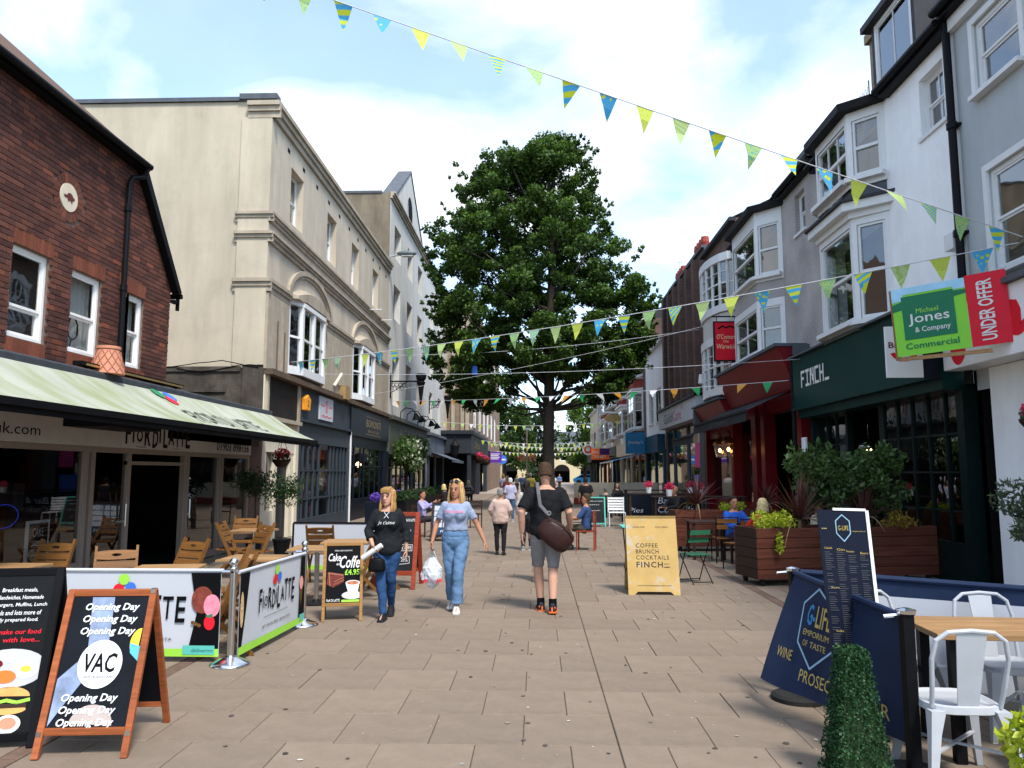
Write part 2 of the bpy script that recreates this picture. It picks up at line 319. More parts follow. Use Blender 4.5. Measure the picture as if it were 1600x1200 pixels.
K['ink'] = mat('black_ink', (.004, .004, .005), .6, var=0, spec=.08)
K['ink2'] = mat('brown_ink', (.045, .03, .025), .6, var=0)
K['letterwhite'] = mat('white_lettering', (.66, .66, .65), .5, var=.03)
K['gold'] = mat('brass_lettering', (.45, .3, .12), .35, .6, var=.1)
K['lime'] = mat('lime_green_print', (.3, .62, .06), .5, var=.03)
K['green'] = mat('green_print', (.02, .22, .1), .5, var=.03)
K['red'] = mat('red_print', (.68, .015, .03), .5, var=.03)
K['blue'] = mat('blue_print', (.05, .16, .6), .5, var=.03)
K['yellow'] = mat('yellow_print', (.8, .55, .05), .5, var=.03)
K['orange'] = mat('orange_print', (.85, .16, .03), .5, var=.03)
K['teal'] = mat('mint_paint', (.1, .45, .38), .5, var=.06)
K['chalk'] = mat('chalkboard', (.012, .015, .017), .75, var=.3, scale=5)
K['navycanvas'] = mat('navy_mesh_banner', (.012, .024, .062), .6, var=.18, scale=5, bump=.3, bscale=300)
K['galv'] = mat('white_powder_coat', (.4, .415, .44), .32, var=.07, scale=6, dirt=.18)
K['rubber'] = mat('rubber', (.02, .02, .02), .8, var=.2)
K['terracotta'] = mat('terracotta', (.55, .24, .15), .8, var=.15, scale=9)
K['chimney'] = mat('red_chimney_pot', (.3, .06, .045), .8, var=.15)
K['yellowbrick'] = brick_mat('yellow_brick', (.3, .22, .12), (.24, .17, .095), (.25, .21, .16), 'y')
K['yellowbrick_x'] = brick_mat('yellow_brick_x', (.3, .22, .12), (.24, .17, .095), (.25, .21, .16), 'x')
K['brownbrick'] = brick_mat('brown_brick', (.13, .062, .045), (.09, .045, .036), (.1, .08, .07), 'x')
K['brownbrick_y'] = brick_mat('brown_brick_y', (.13, .062, .045), (.09, .045, .036), (.1, .08, .07), 'y')
K['tanbrick'] = brick_mat('tan_brick', (.26, .16, .1), (.2, .12, .075), (.2, .16, .12), 'x')
K['taupebrick'] = brick_mat('taupe_brick', (.37, .345, .33), (.39, .36, .345), (.3, .28, .27), 'x')
K['bulb'] = mat('lit_bulb', (1, .62, .28), .5, var=0, emit=9)
K['bulbwhite'] = mat('lit_strip', (1, .9, .75), .5, var=0, emit=4)
# ------------------------------------------------------------------ lettering
_tc = {}
def glyphs(txt, shear=0, bold=0, spacing=1.0):
    k = (txt, shear, bold, spacing)
    if k not in _tc:
        cu = bpy.data.curves.new('lettering', 'FONT'); cu.body = txt; cu.shear = shear; cu.offset = bold; cu.resolution_u = 2; cu.space_character = spacing; cu.align_x = 'LEFT'; cu.fill_mode = 'FRONT'
        ob = bpy.data.objects.new('lettering', cu); COL.objects.link(ob)
        bpy.context.view_layer.update(); dg = bpy.context.evaluated_depsgraph_get(); me = bpy.data.meshes.new_from_object(ob.evaluated_get(dg))
        vs = [(v.co.x, v.co.y) for v in me.vertices]; fs = [tuple(p.vertices) for p in me.polygons]
        bpy.data.objects.remove(ob); bpy.data.curves.remove(cu); bpy.data.meshes.remove(me)
        xs = [v[0] for v in vs]; ys = [v[1] for v in vs]
        _tc[k] = (vs, fs, (min(xs), max(xs), min(ys), max(ys)))
    return _tc[k]
def letter(mb, txt, P, x0, x1, y0, y1, shear=0, bold=0, mi=0, fit='box', spacing=1.0, align='c'):
    """flat lettering inside the box x0..x1, y0..y1 of a sign face; P(x,y) gives the point on the face"""
    vs, fs, (a, b, c, d) = glyphs(txt, shear, bold, spacing)
    sx, sy = (x1 - x0) / max(b - a, 1e-6), (y1 - y0) / max(d - c, 1e-6)
    if fit == 'keep': sx = sy = min(sx, sy)
    ox = x0 + ((x1 - x0) - (b - a) * sx) * {'l': 0, 'c': .5, 'r': 1}[align]
    mb.marks.append((len(mb.v), len(mb.f))); mb.add([P(ox + (x - a) * sx, y0 + (y - c) * sy) for x, y in vs], fs, mi)
def face(o, ux, uy, lift=.003):
    """P(x,y) of a planar sign: origin o, unit axes ux (reading direction) and uy (up), lifted off the face"""
    o, ux, uy = Vector(o), Vector(ux).normalized(), Vector(uy).normalized(); n = ux.cross(uy) * lift
    return lambda x, y, h=0: o + ux * x + uy * y + n + n.normalized() * h
def shape(mb, P, pts, mi=0, h=0): mb.poly([P(x, y, h) for x, y in pts], mi)
def disc(mb, P, cx, cy, rx, ry=None, mi=0, h=0, n=24, a0=0, a1=2 * PI):
    ry = ry or rx; shape(mb, P, [(cx + rx * math.cos(a0 + (a1 - a0) * k / n), cy + ry * math.sin(a0 + (a1 - a0) * k / n)) for k in range(n)], mi, h)
def stroke(mb, P, pts, w, mi=0, h=0):
    for i, ((x0, y0), (x1, y1)) in enumerate(zip(pts[:-1], pts[1:])):
        h += .00025
        dx, dy = x1 - x0, y1 - y0; l = math.hypot(dx, dy) or 1; nx, ny = -dy / l * w / 2, dx / l * w / 2; ex, ey = dx / l * w * .3, dy / l * w * .3
        shape(mb, P, [(x0 - ex + nx, y0 - ey + ny), (x0 - ex - nx, y0 - ey - ny), (x1 + ex - nx, y1 + ey - ny), (x1 + ex + nx, y1 + ey + ny)], mi, h)
# ================================================================== SETTING: ground and paving
TL = lambda s, t, d: (XL + d, s, t)
TR = lambda s, t, d: (XR - d, s, t)
def TY(y): return lambda x, t, d: (x, y - d, t)          # wall facing the viewer at Y=y
g = MB(); g.add([(-400, -60, -.012), (400, -60, -.012), (400, 900, -.012), (-400, 900, -.012)], [(0, 1, 2, 3)])
ground = g.build('ground', K['slab_joint'], kind='structure')
far = MB(); far.add([(-60, 62, -.004), (60, 62, -.004), (60, 260, -.004), (-60, 260, -.004)], [(0, 1, 2, 3)])
far.build('street', mat('far_paving', (.3, .25, .21), .85, var=.15, scale=2), kind='structure')
pave = MB(); pave.box((-6.75, -12, -.1), (6.75, 62, -.011)); pave = pave.build('pavement', K['slab_joint'], kind='structure')
def slab_mesh(w, l):
    b = .004; m = MB(); x, y = w / 2, l / 2
    m.add([(-x, -y, -.01), (x, -y, -.01), (x, y, -.01), (-x, y, -.01), (-x, -y, -b), (x, -y, -b), (x, y, -b), (-x, y, -b), (-x + b, -y + b, 0), (x - b, -y + b, 0), (x - b, y - b, 0), (-x + b, y - b, 0)],
          [(0, 1, 5, 4), (1, 2, 6, 5), (2, 3, 7, 6), (3, 0, 4, 7), (4, 5, 9, 8), (5, 6, 10, 9), (6, 7, 11, 10), (7, 4, 8, 11), (8, 9, 10, 11)]); return m
slabs = []
def row_cells(a, b, off, step):
    xs = [a]; x = a + off
    while x < b - .08:
        if x > a + .08: xs.append(x)
        x += step
    return list(zip(xs, xs[1:] + [b]))
k = 0; y = 4.45 - .6 * 14
while y < 61.5:
    odd = (round((y - 4.45) / .6)) % 2
    for a, b, o, w in ((-3.1, .5, .3 if odd == 0 else 0, .6), (.504, 3.1, .3 if odd == 0 else 0.6, .6), (-6.6, -3.24, .2 if odd else .45, .6), (3.24, 6.5, .3 if odd else .05, .6)):
        for x0, x1 in row_cells(a, b, o, w): slabs.append(((x0 + x1) / 2, y + .3, x1 - x0))
    y += .6
def vis_key(sl):
    x, yy, w = sl
    if yy < 4.1 or abs(x - .0) > .72 * yy + .4: return 1e6 + yy
    return yy + (4 if abs(x) > 3.2 else 0)
slabs.sort(key=vis_key)
sm = {}; rest = MB()
for i, (x, yy, w) in enumerate(slabs):
    zj = ru(-.0035, .001); gap = .005
    if i < 300:
        kx = round(w, 2)
        if kx not in sm:
            mm = slab_mesh(kx - gap, .6 - gap); me = bpy.data.meshes.new('slab'); me.from_pydata(mm.v, [], mm.f); me.materials.append(K['slab']); sm[kx] = me
        o = link('slab', sm[kx], pave); o.location = (x, yy, zj); o.rotation_euler = (ru(-.003, .003), ru(-.003, .003), ru(-.002, .002))
    else:
        mm = slab_mesh(w - gap, .6 - gap); rest.add([(p[0] + x, p[1] + yy, p[2] + zj) for p in mm.v], mm.f)
rest.build('slab_field', K['slab'], pave, kind='stuff')
ch = MB()
for x0 in (-3.235, 3.105):
    yy = -6
    while yy < 61:
        ch.box((x0 + .004, yy + .003, -.0105), (x0 + .126, yy + .207, ru(-.006, -.001))); yy += .21
ch.build('drain_channel', K['pavebrick'], pave, kind='stuff')
lt = MB()
for i in range(200):
    yy = 4.3 + 14 * rnd() ** 1.7; x = ru(-2.9, 2.9); r = ru(.002, .007) if rnd() < .8 else ru(.01, .022); n = 6; a0 = rnd() * 6
    lt.poly([(x + r * ru(.6, 1.2) * math.cos(a0 + j * 1.05), yy + r * ru(.6, 1.2) * math.sin(a0 + j * 1.05), .0035) for j in range(n)])
lt.build('litter_specks', mat('pale_gum_and_petals', (.4, .37, .33), .8, var=.3, island=.5), kind='stuff')
gm_ = MB()
for i in range(170):
    yy = 4.3 + 16 * rnd() ** 1.6; x = ru(-3, 3); r = ru(.01, .024); a0 = rnd() * 6
    gm_.poly([(x + r * ru(.7, 1.2) * math.cos(a0 + j * .9), yy + r * ru(.7, 1.2) * math.sin(a0 + j * .9), .003) for j in range(7)])
gm_.build('gum_spots', mat('trodden_gum', (.07, .06, .052), .8, var=.3, island=.4), kind='stuff')['label'] = 'dark trodden gum spots on the paving'
bpy.data.objects['litter_specks']['label'] = 'pale specks of gum and petals on the paving'
# ================================================================== building helpers
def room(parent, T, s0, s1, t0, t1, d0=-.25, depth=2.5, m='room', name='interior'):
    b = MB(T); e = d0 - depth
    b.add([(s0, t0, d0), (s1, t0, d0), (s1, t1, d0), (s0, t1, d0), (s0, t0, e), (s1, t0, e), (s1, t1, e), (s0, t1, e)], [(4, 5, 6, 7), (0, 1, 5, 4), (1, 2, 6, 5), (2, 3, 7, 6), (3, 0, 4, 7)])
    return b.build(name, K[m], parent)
def sash(parent, T, s0, s1, t0, t1, d=-.1, fr=.055, cols=1, rows=(1, 1), m='whitewood', split=.5, sill=True, curtain=None, single=False, glass='glass', name='window', sillm=None, fd=.06):
    """sliding sash window: outer frame and sashes as the window part, panes, sill and curtain its sub-parts"""
    b = MB(T); e = d - fd
    b.box((s0, t0, e), (s0 + fr, t1, d)); b.box((s1 - fr, t0, e), (s1, t1, d)); b.box((s0 + fr, t1 - fr, e), (s1 - fr, t1, d)); b.box((s0 + fr, t0, e), (s1 - fr, t0 + fr, d))
    a0, a1 = s0 + fr, s1 - fr; tm = t0 + (t1 - t0) * split; panes = []
    parts = [(t0 + fr, t1 - fr, -.02, rows[0])] if single else [(t0 + fr, tm, -.035, rows[1]), (tm, t1 - fr, -.012, rows[0])]
    for lo, hi, dd, rw in parts:
        q = .035; z0, z1 = d + dd - .03, d + dd
        b.box((a0, lo, z0), (a0 + q, hi, z1)); b.box((a1 - q, lo, z0), (a1, hi, z1)); b.box((a0 + q, lo, z0), (a1 - q, lo + q, z1)); b.box((a0 + q, hi - q, z0), (a1 - q, hi, z1))
        for i in range(1, cols): x = a0 + (a1 - a0) * i / cols; b.box((x - .011, lo + q, z0 + .004), (x + .011, hi - q, z1 - .004))
        for i in range(1, rw): z = lo + (hi - lo) * i / rw; b.box((a0 + q, z - .011, z0 + .006), (a1 - q, z + .011, z1 - .006))
        panes.append((a0 + q - .005, lo + q - .005, a1 - q + .005, hi - q + .005, z0 + .012))
    w = b.build(name, K[m], parent)
    for x0, z0, x1, z1, dd in panes:
        p = MB(T); p.add([(x0, z0, dd), (x1, z0, dd), (x1, z1, dd), (x0, z1, dd)], [(0, 1, 2, 3)]); p.build('pane', K[glass], w)
    if sill:
        p = MB(T); p.box((s0 - .06, t0 - .07, d - .02), (s1 + .06, t0 - .002, d + .16)); p.build('sill', K[sillm or m], w)
    if curtain:
        p = MB(T); n = 26; sides = [(s0, s1)] if curtain == 'full' else [(s0, s0 + (s1 - s0) * .3), (s1 - (s1 - s0) * .3, s1)]
        for x0, x1 in sides:
            rings = [[(x0 + (x1 - x0) * i / n, z, d - .16 - .025 * math.sin(i * 1.7 + x0)) for i in range(n + 1)] for z in (t0, t1)]
            p.loft(rings, cap=False, closed=False)
        p.build('curtain', K['curtain'], w)
    return w
def cornice(T, prof, s0, s1, ends=True):
    """moulding of (d,t) profile swept along s"""
    b = MB(T); b.loft([[(s0, t, d) for d, t in prof], [(s1, t, d) for d, t in prof]], cap=ends); return b
def mould(b, s0, s1, t, h, d):
    """stepped string course at height t (top), total height h, projection d"""
    b.box((s0, t - h * .28, -.01), (s1, t, d)); b.box((s0, t - h * .6, -.01), (s1, t - h * .28 - .001, d * .68)); b.box((s0, t - h, -.01), (s1, t - h * .6 - .001, d * .38))
def downpipe(parent, T, s, t0, t1, d=.09, r=.045, m='blackmetal'):
    b = MB(T); b.tube([(s, t0, d), (s, t1, d)], r, 10)
    z = t0 + .6
    while z < t1: b.tube([(s, z - .05, d), (s, z + .05, d)], r * 1.35, 10); b.box((s - .09, z - .02, .0), (s + .09, z + .02, d)); z += 1.7
    return b.build('downpipe', K[m], parent, smooth=False)
def sheet(b, T2, x0, x1, y0, y1, lift=0): b.add([T2(x0, y0, lift), T2(x1, y0, lift), T2(x1, y1, lift), T2(x0, y1, lift)], [(0, 1, 2, 3)])
# ================================================================== LEFT 1: red brick building with ice-cream parlour
def bound(t): return min(13.35, 11.98 + (6.74 - t) * .79)
B = thing('brick_building', 'dark red brick building with clipped gable roof above the ice cream parlour', 'building', (XL, 9, 0))
wins = [(9.2, 9.95, 3.40, 4.58), (10.45, 11.2, 3.40, 4.58), (11.74, 12.46, 3.40, 4.58)]
w = MB(TL); w.wall(2, 12.0, 2.2, 6.74, [h for h in wins[:2]] + [(11.74, 12.0, 3.40, 4.58)], -.012, .14)
w.wall(12.0, 13.35, 2.2, 5.0, [(12.0, 12.46, 3.40, 4.58)], -.012, .14); w.add([(12.0, 5.0, -.012), (13.35, 5.0, -.012), (12.0, 6.72, -.012)], [(0, 1, 2)])
w.add([(13.35, 2.2, -.012), (13.35, 2.2, -9), (13.35, 5.0, -9), (13.35, 5.0, -.012)], [(0, 1, 2, 3)])
w.build('wall', mat('lime_mortar', (.16, .12, .1), .95, var=.2, scale=12), B)
bcol = [mat('brick_plum', (.085, .038, .031), .88, var=.25, scale=30, island=.2, bump=.25, bscale=90), mat('brick_brown_red', (.125, .05, .036), .88, var=.25, scale=30, island=.2, bump=.25, bscale=90), mat('brick_orange_red', (.18, .06, .036), .88, var=.2, scale=30, island=.2, bump=.25, bscale=90)]
cells = []; bw, bh = .215, .065
holes = [(h[0], h[1], h[2] - .235, h[3] + .235) for h in wins]
for i in range(56):
    t = 2.62 + i * .075; s = 5.5 + (.1125 if i % 2 else 0)
    while s < 13.35:
        a, b2 = s, s + bw; lim = bound(t + bh) - .005; segs = [(a, min(b2, lim))]
        for h0, h1, z0, z1 in holes:
            if z0 < t + bh - .01 and t < z1 - .03:
                ns = []
                for p, q in segs:
                    if q <= h0 or p >= h1: ns.append((p, q))
                    else:
                        if p < h0: ns.append((p, h0))
                        if q > h1: ns.append((h1, q))
                segs = ns
        for p, q in segs:
            cx, cz = (p + q) / 2, t + bh / 2
            if math.hypot(cx - 10.25, cz - 5.55) < .36: continue
            if q - p > .05 and t + bh < 6.7: cells.append((p, q, t, t + bh))
        s += bw + .01
for h0, h1, z0, z1 in wins:                     # soldier courses above and below each window
    for base, ex in ((z1 + .012, .06), (z0 - .228, .02)):
        x = h0 - ex
        while x < h1 + ex - .02: cells.append((x, min(x + .065, h1 + ex), base, base + .215, 2)); x += .075
def bmi(): r = rnd(); return 0 if r < .5 else (1 if r < .95 else 2)
whole = [c for c in cells if len(c) == 4 and c[1] - c[0] > .21 and c[0] > 8.6]
whole.sort(key=lambda c: c[0] + abs(c[2] - 4.6) * .3); single = set(whole[:300])
bm0 = []
for mm in bcol:
    m2 = MB(); m2.box((-.004, -bw / 2, -bh / 2), (.02, bw / 2, bh / 2)); me = bpy.data.meshes.new('brick'); me.from_pydata([(p[0] - .016, p[1], p[2]) for p in m2.v], [], m2.f); me.materials.append(mm); bm0.append(me)
bs = MB(TL)
for c in cells:
    if c in single:
        o = link('brick', bm0[bmi()], B); o.location = (XL + .004 + ru(-.003, .003), (c[0] + c[1]) / 2, (c[2] + c[3]) / 2)
    else: bs.box((c[0], c[2], -.016), (c[1], c[3], .005 + ru(-.003, .003)), c[4] if len(c) > 4 else bmi())
for k in range(22):                             # ring of rubbed bricks round the roundel
    a0, a1 = 2 * PI * (k + .06) / 22, 2 * PI * (k + .94) / 22; q = [(10.25 + r * math.cos(a), 5.55 + r * math.sin(a)) for r, a in ((.21, a0), (.345, a0), (.345, a1), (.21, a1))]
    bs.loft([[(x, z, -.016) for x, z in q], [(x, z, .006) for x, z in q]], mi=1 if k % 3 else 2)
bs.build('brickwork', bcol, B, kind='stuff')
rd = MB(TL); rd.loft([[(10.25 + .2 * math.cos(2 * PI * k / 28), 5.55 + .2 * math.sin(2 * PI * k / 28), d) for k in range(28)] for d in (-.016, .014)]); rd = rd.build('roundel', mat('cream_plaque', (.66, .58, .44), .6, var=.06), B)
Pr = lambda x, y, h=0: Vector((XL + .017 + h, 10.25 + x, 5.55 + y))
an = MB(); shape(an, Pr, [(-.13, -.01), (-.1, -.03), (-.05, -.02), (-.03, -.06), (0, -.065), (0, -.04), (.04, -.05), (.05, -.075), (.075, -.07), (.07, -.03), (.1, -.025), (.125, 0), (.12, .02), (.09, .025), (.06, .055), (.02, .07), (-.03, .06), (-.06, .02), (-.12, .015)]); an.build('animal_emblem', mat('maroon_emblem', (.13, .03, .03), .6), rd)
for i, h in enumerate(wins): sash(B, TL, h[0], h[1], h[2], h[3], -.05, .05, m='white', sill=False, split=(.34, .46, .48)[i], curtain=(None, 'full', 'full')[i])
room(B, TL, 8.8, 10.2, 3.2, 4.8, -.2, 2.4); room(B, TL, 10.21, 13.2, 3.2, 4.8, -.2, 1.0, 'curtain', 'back_room')
cb = MB(TL); pts = []
for i in range(46): a = i * .42; pts.append((10.8 + (.12 + .012 * math.sin(i)) * math.cos(a), 3.78 + (.17 + .015 * math.cos(i * 1.3)) * math.sin(a), -.16))
cb.tube(pts, .008, 5); cb.tube([(10.78, 3.62, -.16), (10.73, 3.42, -.16)], .008, 5); cb.build('cable_coil', K['black'], B)
rf = MB()                                       # half-hipped roof: hip towards the street, slope to the right, dark verge boards
rf.add([(XL + .13, 1, 6.8), (XL + .13, 12.0, 6.8), (XL - 3.6, 9.7, 10.2), (XL - 3.6, 1, 10.2)], [(0, 1, 2, 3)])
rf.add([(XL + .13, 12.0, 6.8), (XL + .13, 13.5, 4.95), (XL - 10, 13.5, 4.95), (XL - 10, 9.7, 10.2), (XL - 3.6, 9.7, 10.2)], [(0, 1, 2, 3, 4)])
rf = rf.build('roof', K['tile'], B)
rt = MB()
for r in range(3):
    for k2 in range(36):
        yy = 4.2 + k2 * .225 + (r % 2) * .11; rt.obox((XL + .13 - r * .19 - .05, yy, 6.84 + r * .165), (.22, .215, .02), Matrix.Rotation(rad(40), 3, 'Y'))
rt.build('tile_courses', K['tile'], rf, kind='stuff')
vg = MB()
vg.prism([(XL + .15, 1, 6.64), (XL + .15, 11.98, 6.64), (XL + .15, 12.02, 6.79), (XL + .15, 1, 6.82)], (-.14, 0, 0))
vg.prism([(XL + .14, 11.96, 6.66), (XL + .14, 13.4, 4.88), (XL + .14, 13.5, 4.94), (XL + .14, 12.04, 6.78)], (-.13, 0, 0))
vg.tube([(XL + .2, 1, 6.72), (XL + .2, 12.05, 6.72)], .055, 10); vg.tube([(XL + .13, 13.52, 4.88), (XL - 9, 13.52, 4.88)], .05, 8); vg.box((XL - .02, 13.36, 4.74), (XL + .08, 13.54, 4.79)); vg.box((XL + .03, 13.5, 4.62), (XL + .08, 13.55, 4.85))
vg.build('bargeboard', K['black'], B)
dp = MB(TL); dp.tube([(11.98, 6.68, .2), (11.95, 6.52, .15), (11.72, 6.42, .09), (11.68, 6.3, .07), (11.68, 3.05, .07)], .042, 10)
for z in (5.9, 4.6, 3.5): dp.tube([(11.68, z - .05, .07), (11.68, z + .05, .07)], .056, 10)
dp.build('downpipe', K['blackmetal'], B)
# ground-floor parlour: frames, panes, fascia, interior
fw = MB(TL); mul = [5.0, 8.0, 11.05, 11.22, 12.24, 14.22, 14.34, 15.78, 15.92, 17.36]
for x in mul: fw.box((x - .05, 0, -.06), (x + .05, 2.08, .03))
fw.box((5, 2.0, -.05), (17.4, 2.081, .025)); fw.box((5, .02, -.05), (11.05, .42, .02)); fw.box((14.34, .02, -.05), (15.78, .16, .015)); fw.box((15.92, .02, -.05), (17.36, .42, .02)); fw.box((11.22, .02, -.05), (12.24, .14, .015)); fw.box((12.19, 1.82, -.045), (14.22, 1.88, .012))
fw = fw.build('shopfront_frame', K['taupeframe'], B)
for a, b2, z0 in ((5.05, 7.95, .42), (8.05, 11.0, .42), (11.27, 12.19, .14), (14.39, 15.73, .16), (15.97, 17.31, .42)):
    p = MB(TL); p.add([(a, z0, -.02), (b2, z0, -.02), (b2, 2.0, -.02), (a, 2.0, -.02)], [(0, 1, 2, 3)]); p.build('pane', K['shopglass'], fw)
for s in (12.16, 14.42):
    p = MB(TL); p.tube([(s, .85, .05), (s, 1.2, .05)], .016, 8); p.box((s - .02, .9, -.02), (s + .02, .94, .05)); p.build('door_handle', K['steel'], fw)
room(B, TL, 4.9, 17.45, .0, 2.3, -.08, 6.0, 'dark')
it = MB(TL); it.box((12.0, .01, -3.2), (16.5, 1.05, -2.6)); it.build('counter', mat('counter_front', (.1, .05, .035), .5), B)
it = MB(TL); it.box((8.2, .01, -2.3), (9.9, .9, -1.9)); it.box((12.2, 1.05, -3.1), (12.6, 1.4, -2.8)); it.box((13.6, 1.05, -3.1), (13.9, 1.5, -2.8)); it.build('display', mat('display_units', (.12, .12, .13), .4), B)
it = MB(TL); it.lathe([(.03, 0), (.06, .05), (.06, .14), (.02, .2)], (9.4, 1.62, -.9), 8); it.build('lamp_bulb', K['bulb'], B)
it = MB(TL); pts = [(10.4 + .3 * math.cos(a), 1.1 + .16 * math.sin(a), -.7) for a in [2 * PI * i / 28 for i in range(29)]]; it.tube(pts, .004, 5); it.build('neon_ring', mat('blue_led', (.03, .05, .6), .5, var=0, emit=.35), B)
cs = thing('menu_chalkboard', 'small white framed chalkboard chalked CAKE behind the parlour window', 'sign', (XL - .3, 10.55, .42))
p = MB(TL); p.box((10.32, .42, -.33), (10.8, 1.04, -.3)); p.build('frame', K['white'], cs)
p = MB(TL); p.box((10.36, .46, -.31), (10.76, 1.0, -.296)); p.build('slate', K['chalk'], cs)
p = MB(); Pc = face((XL - .294, 10.36, .46), (0, 1, 0), (0, 0, 1)); letter(p, 'CAKE', Pc, .06, .3, .36, .48)
for z in (.3, .24, .18, .1): stroke(p, Pc, [(.05, z), (.12, z + .01), (.2, z - .006), (.34, z + .005)], .01)
p.build('lettering', K['letterwhite'], cs)
fa = MB(TL); fa.box((4.6, 2.085, -.05), (17.4, 2.78, .06)); fa = fa.build('fascia', mat('pale_grey_fascia', (.5, .48, .46), .5, var=.06, streak=.15), B, bevel=.01)
Pf = lambda x, y, h=0: Vector((XL + .064 + h, x, y)); tx = MB()
for ch_, x, y0, hh, w2, sh in (('F', 12.0, 2.17, .34, .16, 0), ('I', 12.22, 2.2, .26, .05, 0), ('O', 12.34, 2.21, .2, .2, 0), ('R', 12.6, 2.16, .33, .2, 0), ('D', 12.86, 2.13, .3, .2, .1), ('I', 13.1, 2.22, .22, .05, 0), ('L', 13.24, 2.14, .3, .16, 0), ('A', 13.43, 2.2, .24, .22, 0), ('T', 13.68, 2.17, .32, .18, 0), ('T', 13.88, 2.19, .3, .18, 0), ('E', 14.1, 2.16, .33, .18, 0)):
    letter(tx, ch_, Pf, x, x + w2, y0 - .02, y0 + hh, sh, .03)
letter(tx, '01903 898156', Pf, 15.5, 17.25, 2.14, 2.32, .08, .015); letter(tx, 'www.fiordilatteuk.com', Pf, 7.1, 9.9, 2.18, 2.32); stroke(tx, Pf, [(12.35, 2.115), (12.65, 2.115)], .008); stroke(tx, Pf, [(13.6, 2.115), (13.85, 2.115)], .008)
tx.build('lettering', K['ink'], fa)
# awning
aw = MB(); n = 40; rows = []
A0, A1 = 6.6, 17.9
for j in range(5):
    q = j / 4; ring = []
    for i in range(n + 1):
        s = A0 + (A1 - A0) * i / n; x = XL + .3 + 1.1 * q; z = 3.06 - (3.06 - 2.44) * q - .05 * math.sin(PI * q) + .012 * math.sin(s * 3.1) * math.sin(PI * q)
        ring.append((x, s, z))
    rows.append(ring)
aw.loft(rows, cap=False, closed=False); awm = mat('algae_stained_awning', (.36, .375, .315), .75, var=.1, scale=2.2)
N_, L_ = awm.node_tree.nodes, awm.node_tree.links; p_ = N_['Principled BSDF']; src = p_.inputs['Base Color'].links[0].from_socket
t_ = N_.new('ShaderNodeTexCoord'); m_ = N_.new('ShaderNodeMapping'); m_.inputs['Scale'].default_value = (.5, 1.6, .5); L_.new(t_.outputs['Object'], m_.inputs[0])
n_ = N_.new('ShaderNodeTexNoise'); n_.inputs['Scale'].default_value = 1.3; n_.inputs['Detail'].default_value = 6; L_.new(m_.outputs[0], n_.inputs['Vector']); r_ = N_.new('ShaderNodeValToRGB'); r_.color_ramp.elements[0].position = .42; r_.color_ramp.elements[1].position = .64; L_.new(n_.outputs['Fac'], r_.inputs[0])
x_ = N_.new('ShaderNodeMixRGB'); x_.inputs['Color2'].default_value = (.25, .28, .16, 1); L_.new(r_.outputs[0], x_.inputs['Fac']); L_.new(src, x_.inputs['Color1']); L_.new(x_.outputs[0], p_.inputs['Base Color'])
aw = aw.build('awning', awm, B, smooth=True)
b = MB(); b.box((XL + 1.37, A0, 2.36), (XL + 1.45, A1 + .02, 2.44)); b.box((XL + 1.405, A0, 2.29), (XL + 1.415, A1, 2.36)); b.box((XL + .8, 9.2, 2.26), (XL + 1.36, 10.5, 2.36)); b.build('front_bar', K['black'], aw)
b = MB(); b.box((XL + .07, A0 - .3, 2.98), (XL + .34, A1 + .05, 3.14)); b.build('cassette', mat('dark_grey_cassette', (.05, .055, .065), .45, var=.25, scale=8, dirt=.3), aw, bevel=.03)
for s in (7.2, 11.8, 13.2, 17.4):
    b = MB(); b.bar((XL + .2, s, 2.92), (XL + .85, s + .5, 2.62), .05, .05); b.bar((XL + .85, s + .5, 2.62), (XL + 1.38, s, 2.42), .05, .05); b.build('folding_arm', K['black'], aw)
Pa = lambda x, y, h=0: Vector((XL + .3 + 1.1 * (1 - y), x, 2.44 + .62 * y - .05 * math.sin(PI * y) + .022 + h))
for cx, cy, mk in ((12.2, .86, 'green'), (12.36, .72, 'red'), (12.55, .84, 'blue')):
    b = MB(); disc(b, Pa, cx, cy, .14, .1); b.build('printed_dot', K[mk], aw)
b = MB(); letter(b, 'FIOR DI LATTE', Pa, 12.1, 15.1, .1, .48, 0, .012); b.build('lettering', mat('faded_print', (.1, .11, .08), .7, var=.3, scale=8), aw)
b = MB(); b.box((XL - 6, 13.4, 2.3), (XL + .06, 17.9, 2.97)); b.build('flat_roof', K['stained'], B)
pt = thing('tilted_basket_planter', 'lattice terracotta pot on the parlour roof below the brick wall', 'plant pot', (XL + .2, 11.0, 3.14))
b = MB(); b.lathe([(.24, 0), (.235, .02), (.16, .34), (.15, .36), (.17, .37), (.17, .41), (.1, .41)], (XL + .25, 11.05, 3.14), 20); b.build('body', K['terracotta'], pt, smooth=False)
b = MB()
for k in range(12):
    for sg in (-1, 1):
        pts = []
        for j in range(6): q = j / 5; r = .243 - .08 * q; a = 2 * PI * k / 12 + sg * q * 1.0; pts.append((XL + .25 + r * math.cos(a), 11.05 + r * math.sin(a), 3.15 + .33 * q))
        b.tube(pts, .007, 4)
b.build('lattice', mat('terracotta_ribs', (.36, .15, .1), .8), pt)
sl = thing('strip_light', 'long brass strip light along the top of the parlour awning', 'light', (XL + .2, 12, 3.14))
b = MB(); b.box((XL + .12, 10.4, 3.19), (XL + .26, 13.5, 3.25)); b.build('housing', K['black'], sl); b = MB(); b.box((XL + .262, 10.5, 3.195), (XL + .275, 13.45, 3.225)); b.build('trim', mat('brass_trim', (.7, .5, .2), .3, .8), sl)
for s in (10.6, 13.3): b = MB(); b.box((XL + .16, s, 3.139), (XL + .2, s + .05, 3.191)); b.build('bracket', K['black'], sl)
pr_ = MB(TL); pr_.box((17.42, 0, -.3), (18.17, 2.95, .02)); pr_.build('brick_pier', K['brownbrick'], B)
